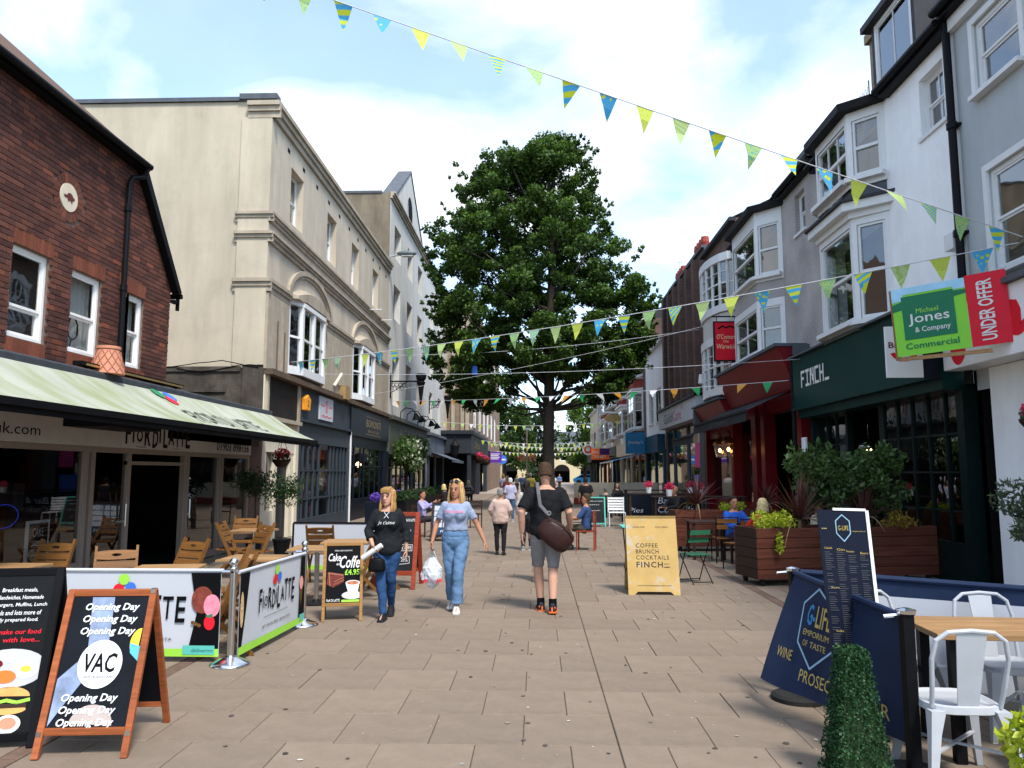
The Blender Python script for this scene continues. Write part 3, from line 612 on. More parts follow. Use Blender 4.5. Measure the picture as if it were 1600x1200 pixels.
# ================================================================== LEFT 2: cream stucco building
C0, C1 = 18.2, 33.4
B = thing('cream_building', 'three storey cream stucco building with arched first floor windows and string courses', 'building', (XL, 25, 0))
up = [(19.7, 20.8), (23.3, 24.4), (26.5, 27.6), (30.0, 31.1)]
bays = [(19.9, 23.1), (27.0, 30.2)]
holes = [(a, b, 8.36, 9.88) for a, b in up] + [(a, b, 4.42, 6.42) for a, b in bays]
w = MB(TL); w.wall(C0, C1, 4.1, 10.6, holes, 0, .28)
for a, b in bays: pass
w.add([(C0, 10.6, 0), (C1, 10.6, 0), (C1, 11.0, 0), (C0, 11.0, 0)], [(0, 1, 2, 3)])
w.add([(C1, 0, 0), (C1, 0, -11), (C1, 11.0, -11), (C1, 11.0, 0)], [(0, 1, 2, 3)]); w.build('wall', K['stucco'], B)
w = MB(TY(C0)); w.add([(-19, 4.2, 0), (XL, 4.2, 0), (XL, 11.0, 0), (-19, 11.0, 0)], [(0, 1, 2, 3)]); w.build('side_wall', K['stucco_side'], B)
w = MB(TY(C0)); w.box((XL - .78, 4.2, .0), (XL - .004, 10.55, .055)); w.build('corner_pilaster', K['stucco_side'], B)
w = MB(TY(C0)); w.box((-19, 2.9, .0), (XL - .003, 4.2, .05)); w.box((-19, 4.12, .05), (XL - .55, 4.24, .09)); w.box((-19, 3.62, .05), (XL - .9, 3.72, .1)); w.box((XL - .5, 2.9, .05), (XL - .002, 4.28, .09)); w.build('stained_base_wall', K['stained'], B)
cbl = MB(TY(C0)); pts = [(-9.4 + .3 * i, 4.3 - .05 * math.sin(i * .9) - .004 * (i - 4) ** 2 + .06 * (i > 5), .1) for i in range(10)]; cbl.tube(pts, .012, 5); cbl.tube([(-8.7 + .3 * i, 4.2 - .08 * math.sin(i * .8), .1) for i in range(8)], .01, 5); cbl.build('cable', K['black'], B)
tr_ = MB(TL); tr_.box((C0 - .05, 10.99, -11.5), (C1, 11.1, .04)); tr_.build('coping', K['lead'], B)
tr_ = MB(TY(C0)); tr_.box((-19, 10.99, -.2), (XL - .85, 11.08, .06)); tr_.box((XL - .849, 11.02, -.2), (XL + .1, 11.16, .1)); tr_.build('parapet_capping', K['lead'], B)
for t, h, d in ((10.95, .42, .2), (8.1, .24, .13), (7.6, .26, .15)): tr_ = MB(TL); mould(tr_, C0 - .07, C1, t, h, d); tr_.build('cornice', K['stucco_trim'], B)
for t, h, d in ((10.94, .41, .17), (8.1, .24, .12), (7.6, .26, .14), (6.42, .32, .13)): tr_ = MB(TY(C0)); mould(tr_, XL - (.62 if t > 10 else .84), XL + (.199 if t > 10 else .12), t, h, d); tr_.build('cornice_return', K['stucco_trim'], B)
for a, b in ((C0 - .06, 19.8), (23.3, 26.8), (30.4, C1)): tr_ = MB(TL); mould(tr_, a, b, 6.42, .32, .13); tr_.box((a + .04, 4.2, -.01), (b - .04, 6.08, .055)); tr_.build('impost_band', K['stucco_trim'], B)
for a, b in bays:                               # segmental hood arch
    c = (a + b) / 2 + .3; ar = MB(TL); n = 22
    def el(k, r): q = PI * k / n; return (c - (2.05 + r) * math.cos(q), 6.3 + (.98 + r) * math.sin(q))
    for k in range(n):
        q = [el(k, 0), el(k + 1, 0), el(k + 1, .14), el(k, .14)]; ar.loft([[(x, z, -.005) for x, z in q], [(x, z, .09) for x, z in q]])
        q = [el(k, -.09), el(k + 1, -.09), el(k + 1, -.002), el(k, -.002)]; ar.loft([[(x, z, -.005) for x, z in q], [(x, z, .045) for x, z in q]])
    ar.build('hood_arch', K['stucco_trim'], B)
    hd = MB(TL); n = 14; pts = [(a - .1 + (b - a + .2) * k / n, 6.42 + .42 * math.sin(PI * k / n)) for k in range(n + 1)]
    poly = [(a - .1, 6.3)] + pts + [(b + .1, 6.3)]; hd.loft([[(x, z, -.004) for x, z in poly], [(c + (x - c) * .96, 6.3 + (z - 6.3) * .72, .26) for x, z in poly]]); hd.build('bay_roof', K['stucco_trim'], B)
    # bay: two angled lights and a wide front, timber mullions
    bb = MB(TL); c = (a + b) / 2; d = .2; pl = [(a, -.02), (a + .55, d), (b - .55, d), (b, -.02)]
    for (x0, d0), (x1, d1) in zip(pl[:-1], pl[1:]):
        for t0, t1 in ((4.3, 4.52), (6.18, 6.34)): bb.bar((x0, (t0 + t1) / 2, d0), (x1, (t0 + t1) / 2, d1), t1 - t0, .12, up=(0, 0, 1))
    for x, dd in pl + [(c, d)]: bb.box((x - .07, 4.3, dd - .09), (x + .07, 6.34, dd + .04))
    bb = bb.build('bay_window', K['whitewood'], B)
    for (x0, d0), (x1, d1) in (((a, -.02), (a + .55, d)), ((a + .55, d), (c, d)), ((c, d), (b - .55, d)), ((b - .55, d), (b, -.02))):
        p = MB(TL); m5 = 5.32
        p.bar((x0, m5, d0 - .02), (x1, m5, d1 - .02), .06, .05, up=(0, 0, 1)); p.build('meeting_rail', K['whitewood'], bb)
        for t0, t1 in ((4.5, 5.3), (5.34, 6.2)):
            p = MB(TL); p.add([(x0, t0, d0 - .03), (x1, t0, d1 - .03), (x1, t1, d1 - .03), (x0, t1, d0 - .03)], [(0, 1, 2, 3)]); p.build('pane', K['glass'], bb)
    p = MB(TL); p.add([(x, 4.33, dd - .04) for x, dd in pl], [(0, 1, 2, 3)]); p.build('bay_floor', K['whitewood'], bb)
for a, b in up: sash(B, TL, a, b, 8.36, 9.88, -.2, .05, curtain=None, sillm='stucco_trim')
room(B, TL, C0 + .05, C1 - .05, 8.2, 10.1, -.29, 3); room(B, TL, C0 + .05, C1 - .05, 4.3, 6.7, -.29, 3)
for i in range(11): s = 19.35 + i * 1.32; vt = MB(TL); vt.box((s, 10.16, -.01), (s + .2, 10.28, .004)); vt.build('vent', K['dark'], B)
for s, ln in ((29.2, .55), (31.3, .55)): b = MB(TL); b.tube([(s, 8.0, 0), (s, 8.0, ln)], .02, 6); b.box((s - .05, 7.86, 0), (s + .05, 8.05, .03)); b.build('wall_bracket', K['whitewood'], B)
b = MB(TL); b.box((18.85, 4.28, .02), (18.93, 5.5, .07)); b.box((20.2 - .8, 4.28, .02), (19.48, 5.3, .07)); b.build('old_sign_battens', mat('rusty_batten', (.16, .1, .07), .9), B)
b = MB(TL); b.tube([(24.3, 4.45, .08), (24.75, 4.9, .2)], .05, 8); b.tube([(24.2, 4.5, 0), (24.35, 4.5, .1)], .02, 6); b.build('old_bracket', K['creampaint'], B)
b = MB(TL); b.box((24.95, 4.1, .02), (25.5, 4.55, .3)); b.build('lantern_box', mat('weathered_lamp_box', (.3, .2, .09), .7, var=.3), B)
# shop fronts under the cream building
b = MB(TL); b.box((C0, 0, -.3), (18.42, 4.05, .03)); b.box((20.72, 0, -.3), (20.95, 3.1, .04)); b.box((18.42, 2.2, -.3), (20.72, 2.95, .0)); b.build('cream_shop_surround', K['creampaint'], B)
b = MB(TL); b.box((18.25, 2.96, -.1), (20.85, 3.06, .16)); b.box((18.3, 3.07, -.1), (18.42, 4.06, .08)); b.box((20.75, 3.07, -.1), (20.9, 4.06, .08)); b.build('sign_frame', K['stucco_trim'], B)
b = MB(TL); b.box((18.42, 3.061, -.1), (20.75, 4.05, .03)); b.build('blank_black_sign', mat('faded_black_panel', (.02, .018, .017), .5, var=.3, dirt=.3), B)
b = MB(TL); b.box((18.2, 4.06, -.05), (C1, 4.2, .22)); b.build('fascia_cornice', mat('weathered_brown_cornice', (.12, .085, .06), .8, var=.3, streak=.4), B)
b = MB(TL); b.box((18.42, 0, -.2), (18.62, 2.2, -.02)); b.box((19.25, 0, -.2), (19.42, 2.2, -.02)); b.box((20.45, 0, -.2), (20.72, 2.2, -.02)); b.box((19.42, 2.02, -.18), (20.45, 2.2, -.02)); b.box((18.62, 0, -.18), (19.25, .75, -.04)); b.build('door_frame', K['creampaint'], B)
p = MB(TL); p.add([(18.62, .75, -.12), (19.25, .75, -.12), (19.25, 2.2, -.12), (18.62, 2.2, -.12)], [(0, 1, 2, 3)]); p.build('pane', K['shopglass'], B)
b = MB(TL); b.box((19.42, 0.02, -.2), (20.45, 2.019, -.12)); dr = b.build('door', K['navy'], B)
b = MB(TL); b.box((19.75, .95, -.119), (20.15, 1.05, -.105)); b.build('letterbox', K['steel'], dr)
def grid_shop(parent, T, s0, s1, t0, t1, vbars, hbars, m, d=0, base=.4, glass='shopglass', door=None):
    f = MB(T); f.box((s0, 0, d - .12), (s0 + .16, t1, d + .05)); f.box((s1 - .16, 0, d - .12), (s1, t1, d + .05)); f.box((s0 + .16, t1 - .14, d - .1), (s1 - .16, t1, d + .04)); f.box((s0 + .16, 0, d - .1), (s1 - .16, base, d + .03))
    for x in vbars: f.box((x - .035, base, d - .06), (x + .035, t1 - .14, d + .02))
    for z in hbars: f.box((s0 + .16, z - .025, d - .05), (s1 - .16, z + .025, d + .012))
    f = f.build('shopfront_frame', K[m], parent)
    xs = [s0 + .16] + list(vbars) + [s1 - .16]; zs = [base] + list(hbars) + [t1 - .14]
    for x0, x1 in zip(xs[:-1], xs[1:]):
        for z0, z1 in zip(zs[:-1], zs[1:]):
            p = MB(T); p.add([(x0, z0, d - .03), (x1, z0, d - .03), (x1, z1, d - .03), (x0, z1, d - .03)], [(0, 1, 2, 3)]); p.build('pane', K[glass], f)
    return f
grid_shop(B, TL, 20.96, 26.6, 0, 2.68, [21.5, 22.0, 22.55, 23.1, 24.35, 24.75, 25.2, 25.65, 26.05], [.95, 1.75], 'anthracite')
room(B, TL, 20.96, 26.6, 0, 2.7, -.12, 2.2, 'room')
b = MB(TL); b.box((20.96, 2.68, -.1), (26.6, 3.1, .03)); b.box((20.96, 3.101, -.1), (26.6, 3.17, .14)); b.box((20.91, 3.171, -.1), (26.6, 4.05, .06)); b.build('fascia', K['anthracite'], B)
# goods seen in that window: pink cushions, ribbons
gd = [(23.5, .95, -.5, .18, 'red'), (23.9, 1.02, -.5, .12, 'white'), (24.2, .95, -.6, .15, 'red'), (23.4, 1.9, -.5, .2, 'red'), (22.2, 2.2, -.4, .15, 'white'), (23.8, .5, -.5, .25, 'red'), (21.3, .5, -.4, .2, 'red'), (24.9, 1.6, -.5, .14, 'white')]
pk = mat('pink_fabric', (.6, .1, .25), .8, var=.3)
for x, z, d, r, mk in gd: b = MB(TL); b.ell((x, z, d), (r, r * .9, r * .5), 10, 6); b.build('window_display', pk if mk == 'red' else K['curtain'], B, smooth=True)
b = MB(TL); b.box((22.9, .85, -.8), (24.3, .9, -.35)); b.box((22.9, 1.72, -.8), (24.3, 1.76, -.35)); b.build('display_shelf', K['wooddark'], B)
sg = thing('wall_sign', 'small white shop plaque with red oval emblem on blue grey fascia', 'sign', (XL + .07, 23.2, 3.3))
b = MB(TL); b.box((22.7, 3.28, .061), (24.2, 3.98, .1)); b.build('board', K['banner'], sg)
Ps = lambda x, y, h=0: Vector((XL + .103 + h, x, y)); b = MB(); disc(b, Ps, 23.45, 3.7, .12, .2); b.build('emblem', K['red'], sg)
b = MB(); disc(b, Ps, 23.45, 3.7, .08, .15, h=.002); b.build('emblem_centre', K['banner'], sg); b = MB(); stroke(b, Ps, [(22.9, 3.38), (23.1, 3.42), (23.3, 3.37), (23.5, 3.42), (23.7, 3.37), (24.0, 3.41)], .03); stroke(b, Ps, [(22.8, 3.72), (23.2, 3.7)], .03); stroke(b, Ps, [(23.7, 3.7), (24.1, 3.72)], .03); stroke(b, Ps, [(23.42, 3.6), (23.5, 3.7), (23.42, 3.78)], .03, h=.003); b.build('script_marks', K['red'], sg)
al = thing('alarm_box', 'orange alarm box on the blue grey fascia', 'alarm', (XL + .06, 21.25, 3.4)); b = MB(TL); b.loft([[(21.05 + .02 * (d > .1), 3.42, d), (21.45 - .02 * (d > .1), 3.42, d), (21.5, 3.75, d), (21.25, 3.86, d), (21.0, 3.75, d)] for d in (.061, .19)]); b.build('cover', mat('orange_plastic', (.85, .33, .03), .4), al, bevel=.015)
b = MB(); letter(b, '2', lambda x, y, h=0: Vector((XL + .193, x, y)), 21.18, 21.32, 3.53, 3.7); b.build('numeral', K['ink'], al)
b = MB(TL); b.box((26.6, 2.6, -.1), (C1, 3.0, .02)); b.box((26.6, 3.0, -.1), (C1, 4.05, .1)); b.box((26.61, 0, -.1), (26.75, 2.6, .03)); b.box((32.9, 0, -.1), (C1 - .02, 2.6, .12)); b.box((26.75, 0, -.1), (32.9, .75, -.01)); b.build('fascia', K['navy'], B)
fs_ = MB(TL)
for x in (27.6, 28.6, 29.2, 30.2, 31.2, 32.1): fs_.box((x - .03, .75, -.06), (x + .03, 2.6, .0))
fs_.box((26.75, 1.9, -.05), (32.9, 1.95, -.005)); fs_ = fs_.build('shopfront_frame', K['navy'], B)
p = MB(TL); p.add([(26.75, .75, -.03), (32.9, .75, -.03), (32.9, 2.6, -.03), (26.75, 2.6, -.03)], [(0, 1, 2, 3)]); p.build('pane', K['shopglass'], fs_)
room(B, TL, 26.7, 33.2, 0, 2.7, -.12, 3, 'dark')
Pb = lambda x, y, h=0: Vector((XL + .103 + h, x, y)); b = MB(); letter(b, 'BOMONTI', Pb, 29.0, 31.6, 3.42, 3.72, 0, .01); letter(b, 'BAR & KITCHEN', Pb, 29.3, 31.3, 3.22, 3.32); stroke(b, Pb, [(28.9, 3.14), (31.7, 3.14)], .02); stroke(b, Pb, [(28.9, 3.82), (31.7, 3.82)], .02); b.build('lettering', K['gold'], B)
b = MB(TL); b.tube([(26.66, 0, .08), (26.66, 3.1, .08)], .035, 8); b.build('downpipe', K['whitewood'], B)
b = MB(TL); b.lathe([(.05, 0), (.1, .06), (.1, .14), (.03, .2)], (30.0, 2.0, -.5), 8); b.build('lamp_bulb', K['bulb'], B)
# pigeons
pgm = mat('pigeon_feathers', (.1, .1, .12), .7, var=.35, scale=20)
def pigeon(loc, rz, label):
    t = thing('pigeon', label, 'bird', loc, 0)
    b = MB(); P0 = [(-.2, 0, .05), (-.12, 0, .075), (-.03, 0, .085), (.06, 0, .1), (.1, 0, .15), (.125, 0, .19), (.16, 0, .195), (.185, 0, .185)]
    b.tube(P0, [.012, .035, .06, .06, .034, .028, .022, .006], 10); b.build('body', pgm, t, smooth=True)
    for sd in (-1, 1): b = MB(); b.tube([(.0, sd * .03, .045), (.005, sd * .03, 0)], .006, 5); b.tube([(-.01, sd * .03, .004), (.04, sd * .03, .004)], .005, 5); b.build('leg', K['terracotta'], t)
    t.rotation_euler = (0, 0, rz)
pigeon((XL - .6, C0 - .12, 7.6), 2.6, 'grey pigeon facing the wall on the lower ledge of the cream corner'); pigeon((XL + .05, C0 - .08, 8.1), .6, 'grey pigeon perched at the outer end of the upper cream ledge')
# ================================================================== LEFT 3: pale grey rendered building with gable
def plain_roof(parent, T, s0, s1, t, rise, run, m='slate', d=.25):
    b = MB(T); b.add([(s0, t, d), (s1, t, d), (s1, t + rise, -run), (s0, t + rise, -run)], [(0, 1, 2, 3)])
    b.add([(s0, t + rise, -run), (s1, t + rise, -run), (s1, t, -2 * run), (s0, t, -2 * run)], [(0, 1, 2, 3)]); b.add([(s0, t, d), (s0, t + rise, -run), (s0, t, -2 * run)], [(0, 1, 2)]); return b.build('roof', K[m], parent)
def gutter(parent, T, s0, s1, t, d=.3, m='blackmetal'):
    b = MB(T); b.tube([(s0, t, d), (s1, t, d)], .07, 10); b.box((s0, t - .12, -.02), (s1, t + .02, d - .06)); return b.build('gutter', K[m], parent)
def sides(b, s0, s1, t0, t1, depth=10):
    for s in (s0, s1): b.add([(s, t0, 0), (s, t0, -depth), (s, t1, -depth), (s, t1, 0)], [(0, 1, 2, 3)])
D0, D1 = 33.42, 45.3
B = thing('grey_gabled_building', 'tall pale grey rendered building with round headed gable window and sage shopfront', 'building', (XL, 40, 0))
cols_ = [(34.5, 36.2), (38.1, 39.7), (41.5, 43.1)]
holes = [(a, b, z0, z1) for a, b in cols_ for z0, z1 in ((11.65, 13.15), (8.75, 10.35), (4.75, 7.1))]
w = MB(TL); w.wall(D0, D1, 4.1, 14.3, holes, .0, .35); sides(w, D0, D1, 0, 14.3)
gp = [(34.2, 14.3), (38.6, 17.3), (43.2, 14.3)]; ap = [(38.6 + .75 * math.cos(a), 15.2 + .75 * math.sin(a)) for a in [PI * k / 10 for k in range(11)]]
w.add([(34.2, 14.3, .004), (37.85, 14.3, .004), (37.85, 15.2, .004)] + [(x, z, .004) for x, z in reversed(ap)][1:6] + [(38.6, 17.3, .004)], [tuple(range(9))])
w.add([(43.2, 14.3, .004), (39.35, 14.3, .004), (39.35, 15.2, .004)] + [(x, z, .004) for x, z in ap][1:6] + [(38.6, 17.3, .004)], [tuple(range(9))]); w.build('wall', K['greyrender'], B)
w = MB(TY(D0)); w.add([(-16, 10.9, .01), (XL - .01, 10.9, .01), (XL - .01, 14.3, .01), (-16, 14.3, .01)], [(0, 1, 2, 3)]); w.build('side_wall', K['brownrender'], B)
w = MB(TY(D0)); w.box((-16, 14.29, -.3), (XL - .4, 14.4, .06)); w.build('coping', K['lead'], B)
b = MB(TL); mould(b, D0 - .05, D1, 14.35, .3, .22); b.build('cornice', K['stucco_trim'], B)
b = MB(TL); b.prism([(34.0, 14.34, .05), (38.6, 17.42, .05), (38.6, 17.3, .05), (34.2, 14.3, .05)], (0, 0, -.7)); b.prism([(43.4, 14.34, .05), (38.6, 17.42, .05), (38.6, 17.3, .05), (43.2, 14.3, .05)], (0, 0, -.7)); b.build('gable_coping', K['lead'], B)
for a, b2, z0, z1 in holes: sash(B, TL, a, b2, z0, z1, -.28, .06, rows=(2, 1) if z0 < 11 else (1, 1), cols=2 if z0 < 11 else 1, m='stucco_trim' if z0 < 5 else 'taupeframe', sill=False)
sash(B, TL, 37.85, 39.35, 14.3, 15.95, -.2, .06, sill=False)
room(B, TL, D0 + .1, D1 - .1, 4.3, 14.2, -.36, 2.5)
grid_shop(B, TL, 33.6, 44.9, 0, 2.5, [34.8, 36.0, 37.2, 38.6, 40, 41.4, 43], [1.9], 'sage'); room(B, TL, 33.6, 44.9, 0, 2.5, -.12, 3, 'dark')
b = MB(TL); b.box((33.5, 2.501, -.1), (45.0, 4.02, .12)); b.box((33.5, 4.03, -.1), (45.0, 4.2, .3)); b.build('fascia', K['sage'], B)
Pp = lambda x, y, h=0: Vector((XL + .124 + h, x, y)); b = MB(); letter(b, 'PITCHES', Pp, 36.2, 41.2, 3.25, 3.75, spacing=1.4); letter(b, 'bar & kitchen', Pp, 38, 41.5, 2.8, 3.05, .3); b.build('lettering', mat('faint_lettering', (.24, .25, .21), .6), B)
for i, s in enumerate((36.2, 38.0, 41.5, 43.8)):
    b = MB(TL); pts = [(s, 4.2, .1), (s, 4.55, .12), (s + .05, 4.75, .35), (s + .1, 4.7, .65), (s + .12, 4.45, .8)]; b.tube(pts, .025, 6); b.lathe([(.06, 0), (.2, -.22), (.21, -.3), (.1, -.3)], (0, 0, 0), 10) if False else None
    b.tube([(s + .12, 4.5, .8), (s + .12, 4.2, .86)], [.06, .22], 10); b.build('swan_neck_lamp', K['blackmetal'], B)
# ------------------------------------------------------------------ LEFT 4: narrow white building
E0, E1 = 45.3, 53.9
B = thing('white_narrow_building', 'narrow off white rendered building between grey gable and brown brick pub', 'building', (XL, 50, 0))
holes = [(a, b, z0, z1) for a, b in ((46.6, 47.9), (50.6, 51.9)) for z0, z1 in ((10.6, 12.4), (7.6, 9.6), (4.6, 6.6))]
w = MB(TL); w.wall(E0, E1, 0, 14.2, holes + [(45.9, 53.3, 0, 2.7)], 0, .3); sides(w, E0, E1, 0, 14.2); w.build('wall', K['greyrender'], B)
for h in holes: sash(B, TL, *h, -.2, .06)
room(B, TL, E0 + .1, E1 - .1, 4.3, 13, -.31, 2); room(B, TL, 45.9, 53.3, 0, 2.7, -.3, 2.5, 'dark')
b = MB(TL); b.box((45.5, 2.7, -.02), (53.7, 3.9, .25)); b.box((45.4, 3.9, -.02), (53.8, 4.05, .4)); b.box((45.8, 0, -.05), (46.3, 2.7, .1)); b.box((52.9, 0, -.05), (53.5, 2.7, .1)); b.box((49.2, 0, -.05), (49.6, 2.7, .06)); b.build('shopfront', mat('blue_grey_paint', (.13, .15, .18), .5), B)
b = MB(TL); b.add([(46, 2.9, .26), (53, 2.9, .26), (53, 2.45, 1.5), (46, 2.45, 1.5)], [(0, 1, 2, 3)]); b.box((46, 2.3, 1.48), (53, 2.47, 1.53)); b.build('awning', mat('slate_blue_canvas', (.09, .11, .14), .7), B)
plain_roof(B, TL, E0, E1, 14.2, 2, 5)
# ------------------------------------------------------------------ LEFT 5: brown brick pub stepping out into the street
PXX, PY0, PY1 = -4.75, 54, 96
B = thing('brown_brick_pub', 'tan brick building with pale pilasters and a dark painted pub front jutting into the street', 'building', (-8, 60, 0))
TP = lambda s, t, d: (PXX + d, s, t)
w = MB(); w.box((-16, PY0, 3.9), (PXX, PY1, 14.6)); w.build('wall', [K['tanbrick']], B)
for x in (-6.5, -5.95, -5.3, -4.95): b = MB(TY(PY0)); b.box((x - .12, 4.5, .0), (x + .12, 13.5, .12)); b.build('pilaster', K['stucco_trim'], B)
b = MB(TY(PY0)); b.box((-6.7, 13.5, 0), (-4.6, 14.0, .3)); b.build('cornice', K['stucco_trim'], B)
for s in (57, 62, 67, 72, 78, 84):
    for z0, z1 in ((5, 7.4), (8.6, 10.8), (11.6, 13.2)): sash(B, TP, s, s + 1.4, z0, z1, .05, .08, single=True, sill=False); 
b = MB(); b.box((-6.9, PY0 - 1.6, 3.0), (-4.5, 70, 4.3)); b.box((-7, PY0 - 1.8, 4.3), (-4.35, 70.2, 4.55)); b.box((-6.9, PY0 - 1.5, 0), (-6.5, PY0 - 1.2, 3)); b.box((-4.8, PY0 - 1.5, 0), (-4.55, PY0 - 1.2, 3)); b.box((-4.8, 60, 0), (-4.55, 60.5, 3)); b.box((-4.8, 68, 0), (-4.55, 70, 3)); b.build('pub_front', mat('blackened_blue_paint', (.028, .033, .042), .5), B)
b = MB(); b.box((-6.9, 55.5, 0), (-5.0, 69.9, 3.0)); b.build('pub_interior', K['dark'], B)
b = MB(); b.box((-4.75, 70.2, 0), (-4.6, PY1, 3.9)); b.build('lower_wall', K['tanbrick'], B)
Pp2 = lambda x, y, h=0: Vector((-4.49 + h, x, y)); b = MB(); letter(b, 'COW & OAK', Pp2, 55, 60, 3.4, 3.9); b.build('lettering', K['gold'], B)
b = MB(); b.lathe([(.05, 0), (.2, .3), (.32, .95), (.1, 1.25), (.04, 1.6)], (-5.6, PY0 - 2.0, 2.55), 8); b.build('lantern', K['blackmetal'], B)
# ------------------------------------------------------------------ wall-hung lamps on the left
def torch_lamp(s, x1, z, label):
    t = thing('bracket_lamp', label, 'lamp', (XL, s, z), 0, 'black cast iron bracket lamps'); L = x1 - XL
    b = MB(TL); b.tube([(s, z, 0), (s, z, L)], .035, 8); b.tube([(s, z - .75, .03), (s, z + .35, .03)], .035, 8); b.build('arm', K['blackmetal'], t)
    b = MB(TL)
    for i in range(7):
        cx, cz, r = .14 + .16 * (i % 4) + .08 * (i // 4), z - .15 - .17 * (i // 4), .08
        b.tube([(s, cz + r * math.sin(a), cx + r * math.cos(a)) for a in [2 * PI * k / 10 for k in range(11)]], .014, 5)
    b.tube([(s, z - .5, .03), (s, z - .38, .3), (s, z - .12, .62), (s, z, .8)], .02, 6); b.build('scrollwork', K['blackmetal'], t)
    b = MB(); b.lathe([(.03, -1.05), (.06, -1.0), (.05, -.9), (.14, -.2), (.2, -.05), (.14, 0), (.22, .12), (.25, .28), (.2, .34), (.05, .36)], (XL + L, s, z), 12); b.build('lamp_body', K['blackmetal'], t)
torch_lamp(34.0, -5.2, 5.75, 'black torch shaped lamp on scrolled bracket above the sage shopfront'); torch_lamp(46.4, -5.45, 6.0, 'black torch shaped lamp on scrolled bracket beside the white narrow building')
t = thing('street_lamp', 'grey street lamp head on the end of the cream cornice', 'lamp', (XL, 33, 11.3)); b = MB(TL); b.tube([(33.2, 11.25, 0), (33.2, 11.35, .5)], .04, 8); b.build('arm', K['steel'], t)
b = MB(); b.ell((XL + .8, 33.2, 11.4), (.46, .2, .13), 14, 8); b.build('head', mat('lamp_grey', (.12, .14, .14), .4), t, smooth=True); b = MB(); b.box((XL + .6, 33.05, 11.26), (XL + 1.1, 33.35, 11.275)); b.build('lens', K['letterwhite'], t)
# ================================================================== RIGHT 1: cool grey building with the white shop fascia
B = thing('cool_grey_building', 'smooth cool grey rendered building with big white sash windows and white shop fascia', 'building', (XR, 8, 0))
holes = [(9.9, 10.95, 7.2, 8.3), (9.05, 10.85, 4.5, 6.0), (5.5, 7.4, 4.5, 6.0), (6, 7.4, 7.2, 8.3)]
w = MB(TR); w.wall(1, 11.5, 2.9, 8.8, holes, 0, .12); w.build('wall', K['coolgrey'], B)
for h in holes:
    sash(B, TR, *h, -.03, .07, split=.5, sillm='whitewood'); f = MB(TR); s0, s1, z0, z1 = h
    f.box((s0 - .1, z0 - .02, -.01), (s0 - .002, z1 + .1, .04)); f.box((s1 + .002, z0 - .02, -.01), (s1 + .1, z1 + .1, .04)); f.box((s0 - .002, z1 + .002, -.01), (s1 + .002, z1 + .1, .038)); f.build('architrave', K['whitewood'], B)
room(B, TR, 1.2, 11.4, 4.3, 8.6, -.2, 2.5); plain_roof(B, TR, 1, 11.55, 8.85, 3.2, 4); gutter(B, TR, 1, 11.5, 8.82)
b = MB(TR); b.box((1, 8.5, -.01), (11.5, 8.8, .1)); b.build('eaves_board', K['whitewood'], B)
b = MB(TR); b.box((1, 3.2, -.05), (11.6, 4.12, .42)); b.build('fascia', K['white'], B, bevel=.01)
b = MB(TR); b.box((1, 4.121, -.05), (11.62, 4.2, .5)); b.build('fascia_capping', K['lead'], B)
Pr1 = lambda x, y, h=0: Vector((XR - .424 - h, 11.6 - x, y)); b = MB(); letter(b, 'a', Pr1, 1.42, 1.98, 3.42, 3.92, 0, .05); b.build('lettering', K['red'], B); b = MB(); disc(b, Pr1, .42, 3.48, .2, .24); b.build('red_disc', K['red'], B)
for q0, q1, d0, d1 in ((10.35, 11.15, -.3, .02), (9.4, 10.34, -.35, -.05), (1, 6, -.3, .02)): b = MB(TR); b.box((q0, 0, d0), (q1, 3.19, d1)); b.build('pilaster', K['whiterender'], B)
b = MB(TR); b.box((6, 0, -.25), (9.4, .5, -.1)); b.box((6, 2.3, -.2), (9.4, 2.38, -.06)); b.box((7.6, .5, -.2), (7.7, 3.19, -.1)); sf = b.build('shopfront_frame', mat('royal_blue_paint', (.02, .03, .2), .4), B)
p = MB(TR); p.add([(6, .5, -.15), (9.4, .5, -.15), (9.4, 3.2, -.15), (6, 3.2, -.15)], [(0, 1, 2, 3)]); p.build('pane', K['shopglass'], sf)
room(B, TR, 6, 11.5, 0, 3.19, -.36, 3, 'dark')
downpipe(B, TR, 11.52, 3.0, 8.7, .1, .06, 'blackmetal')
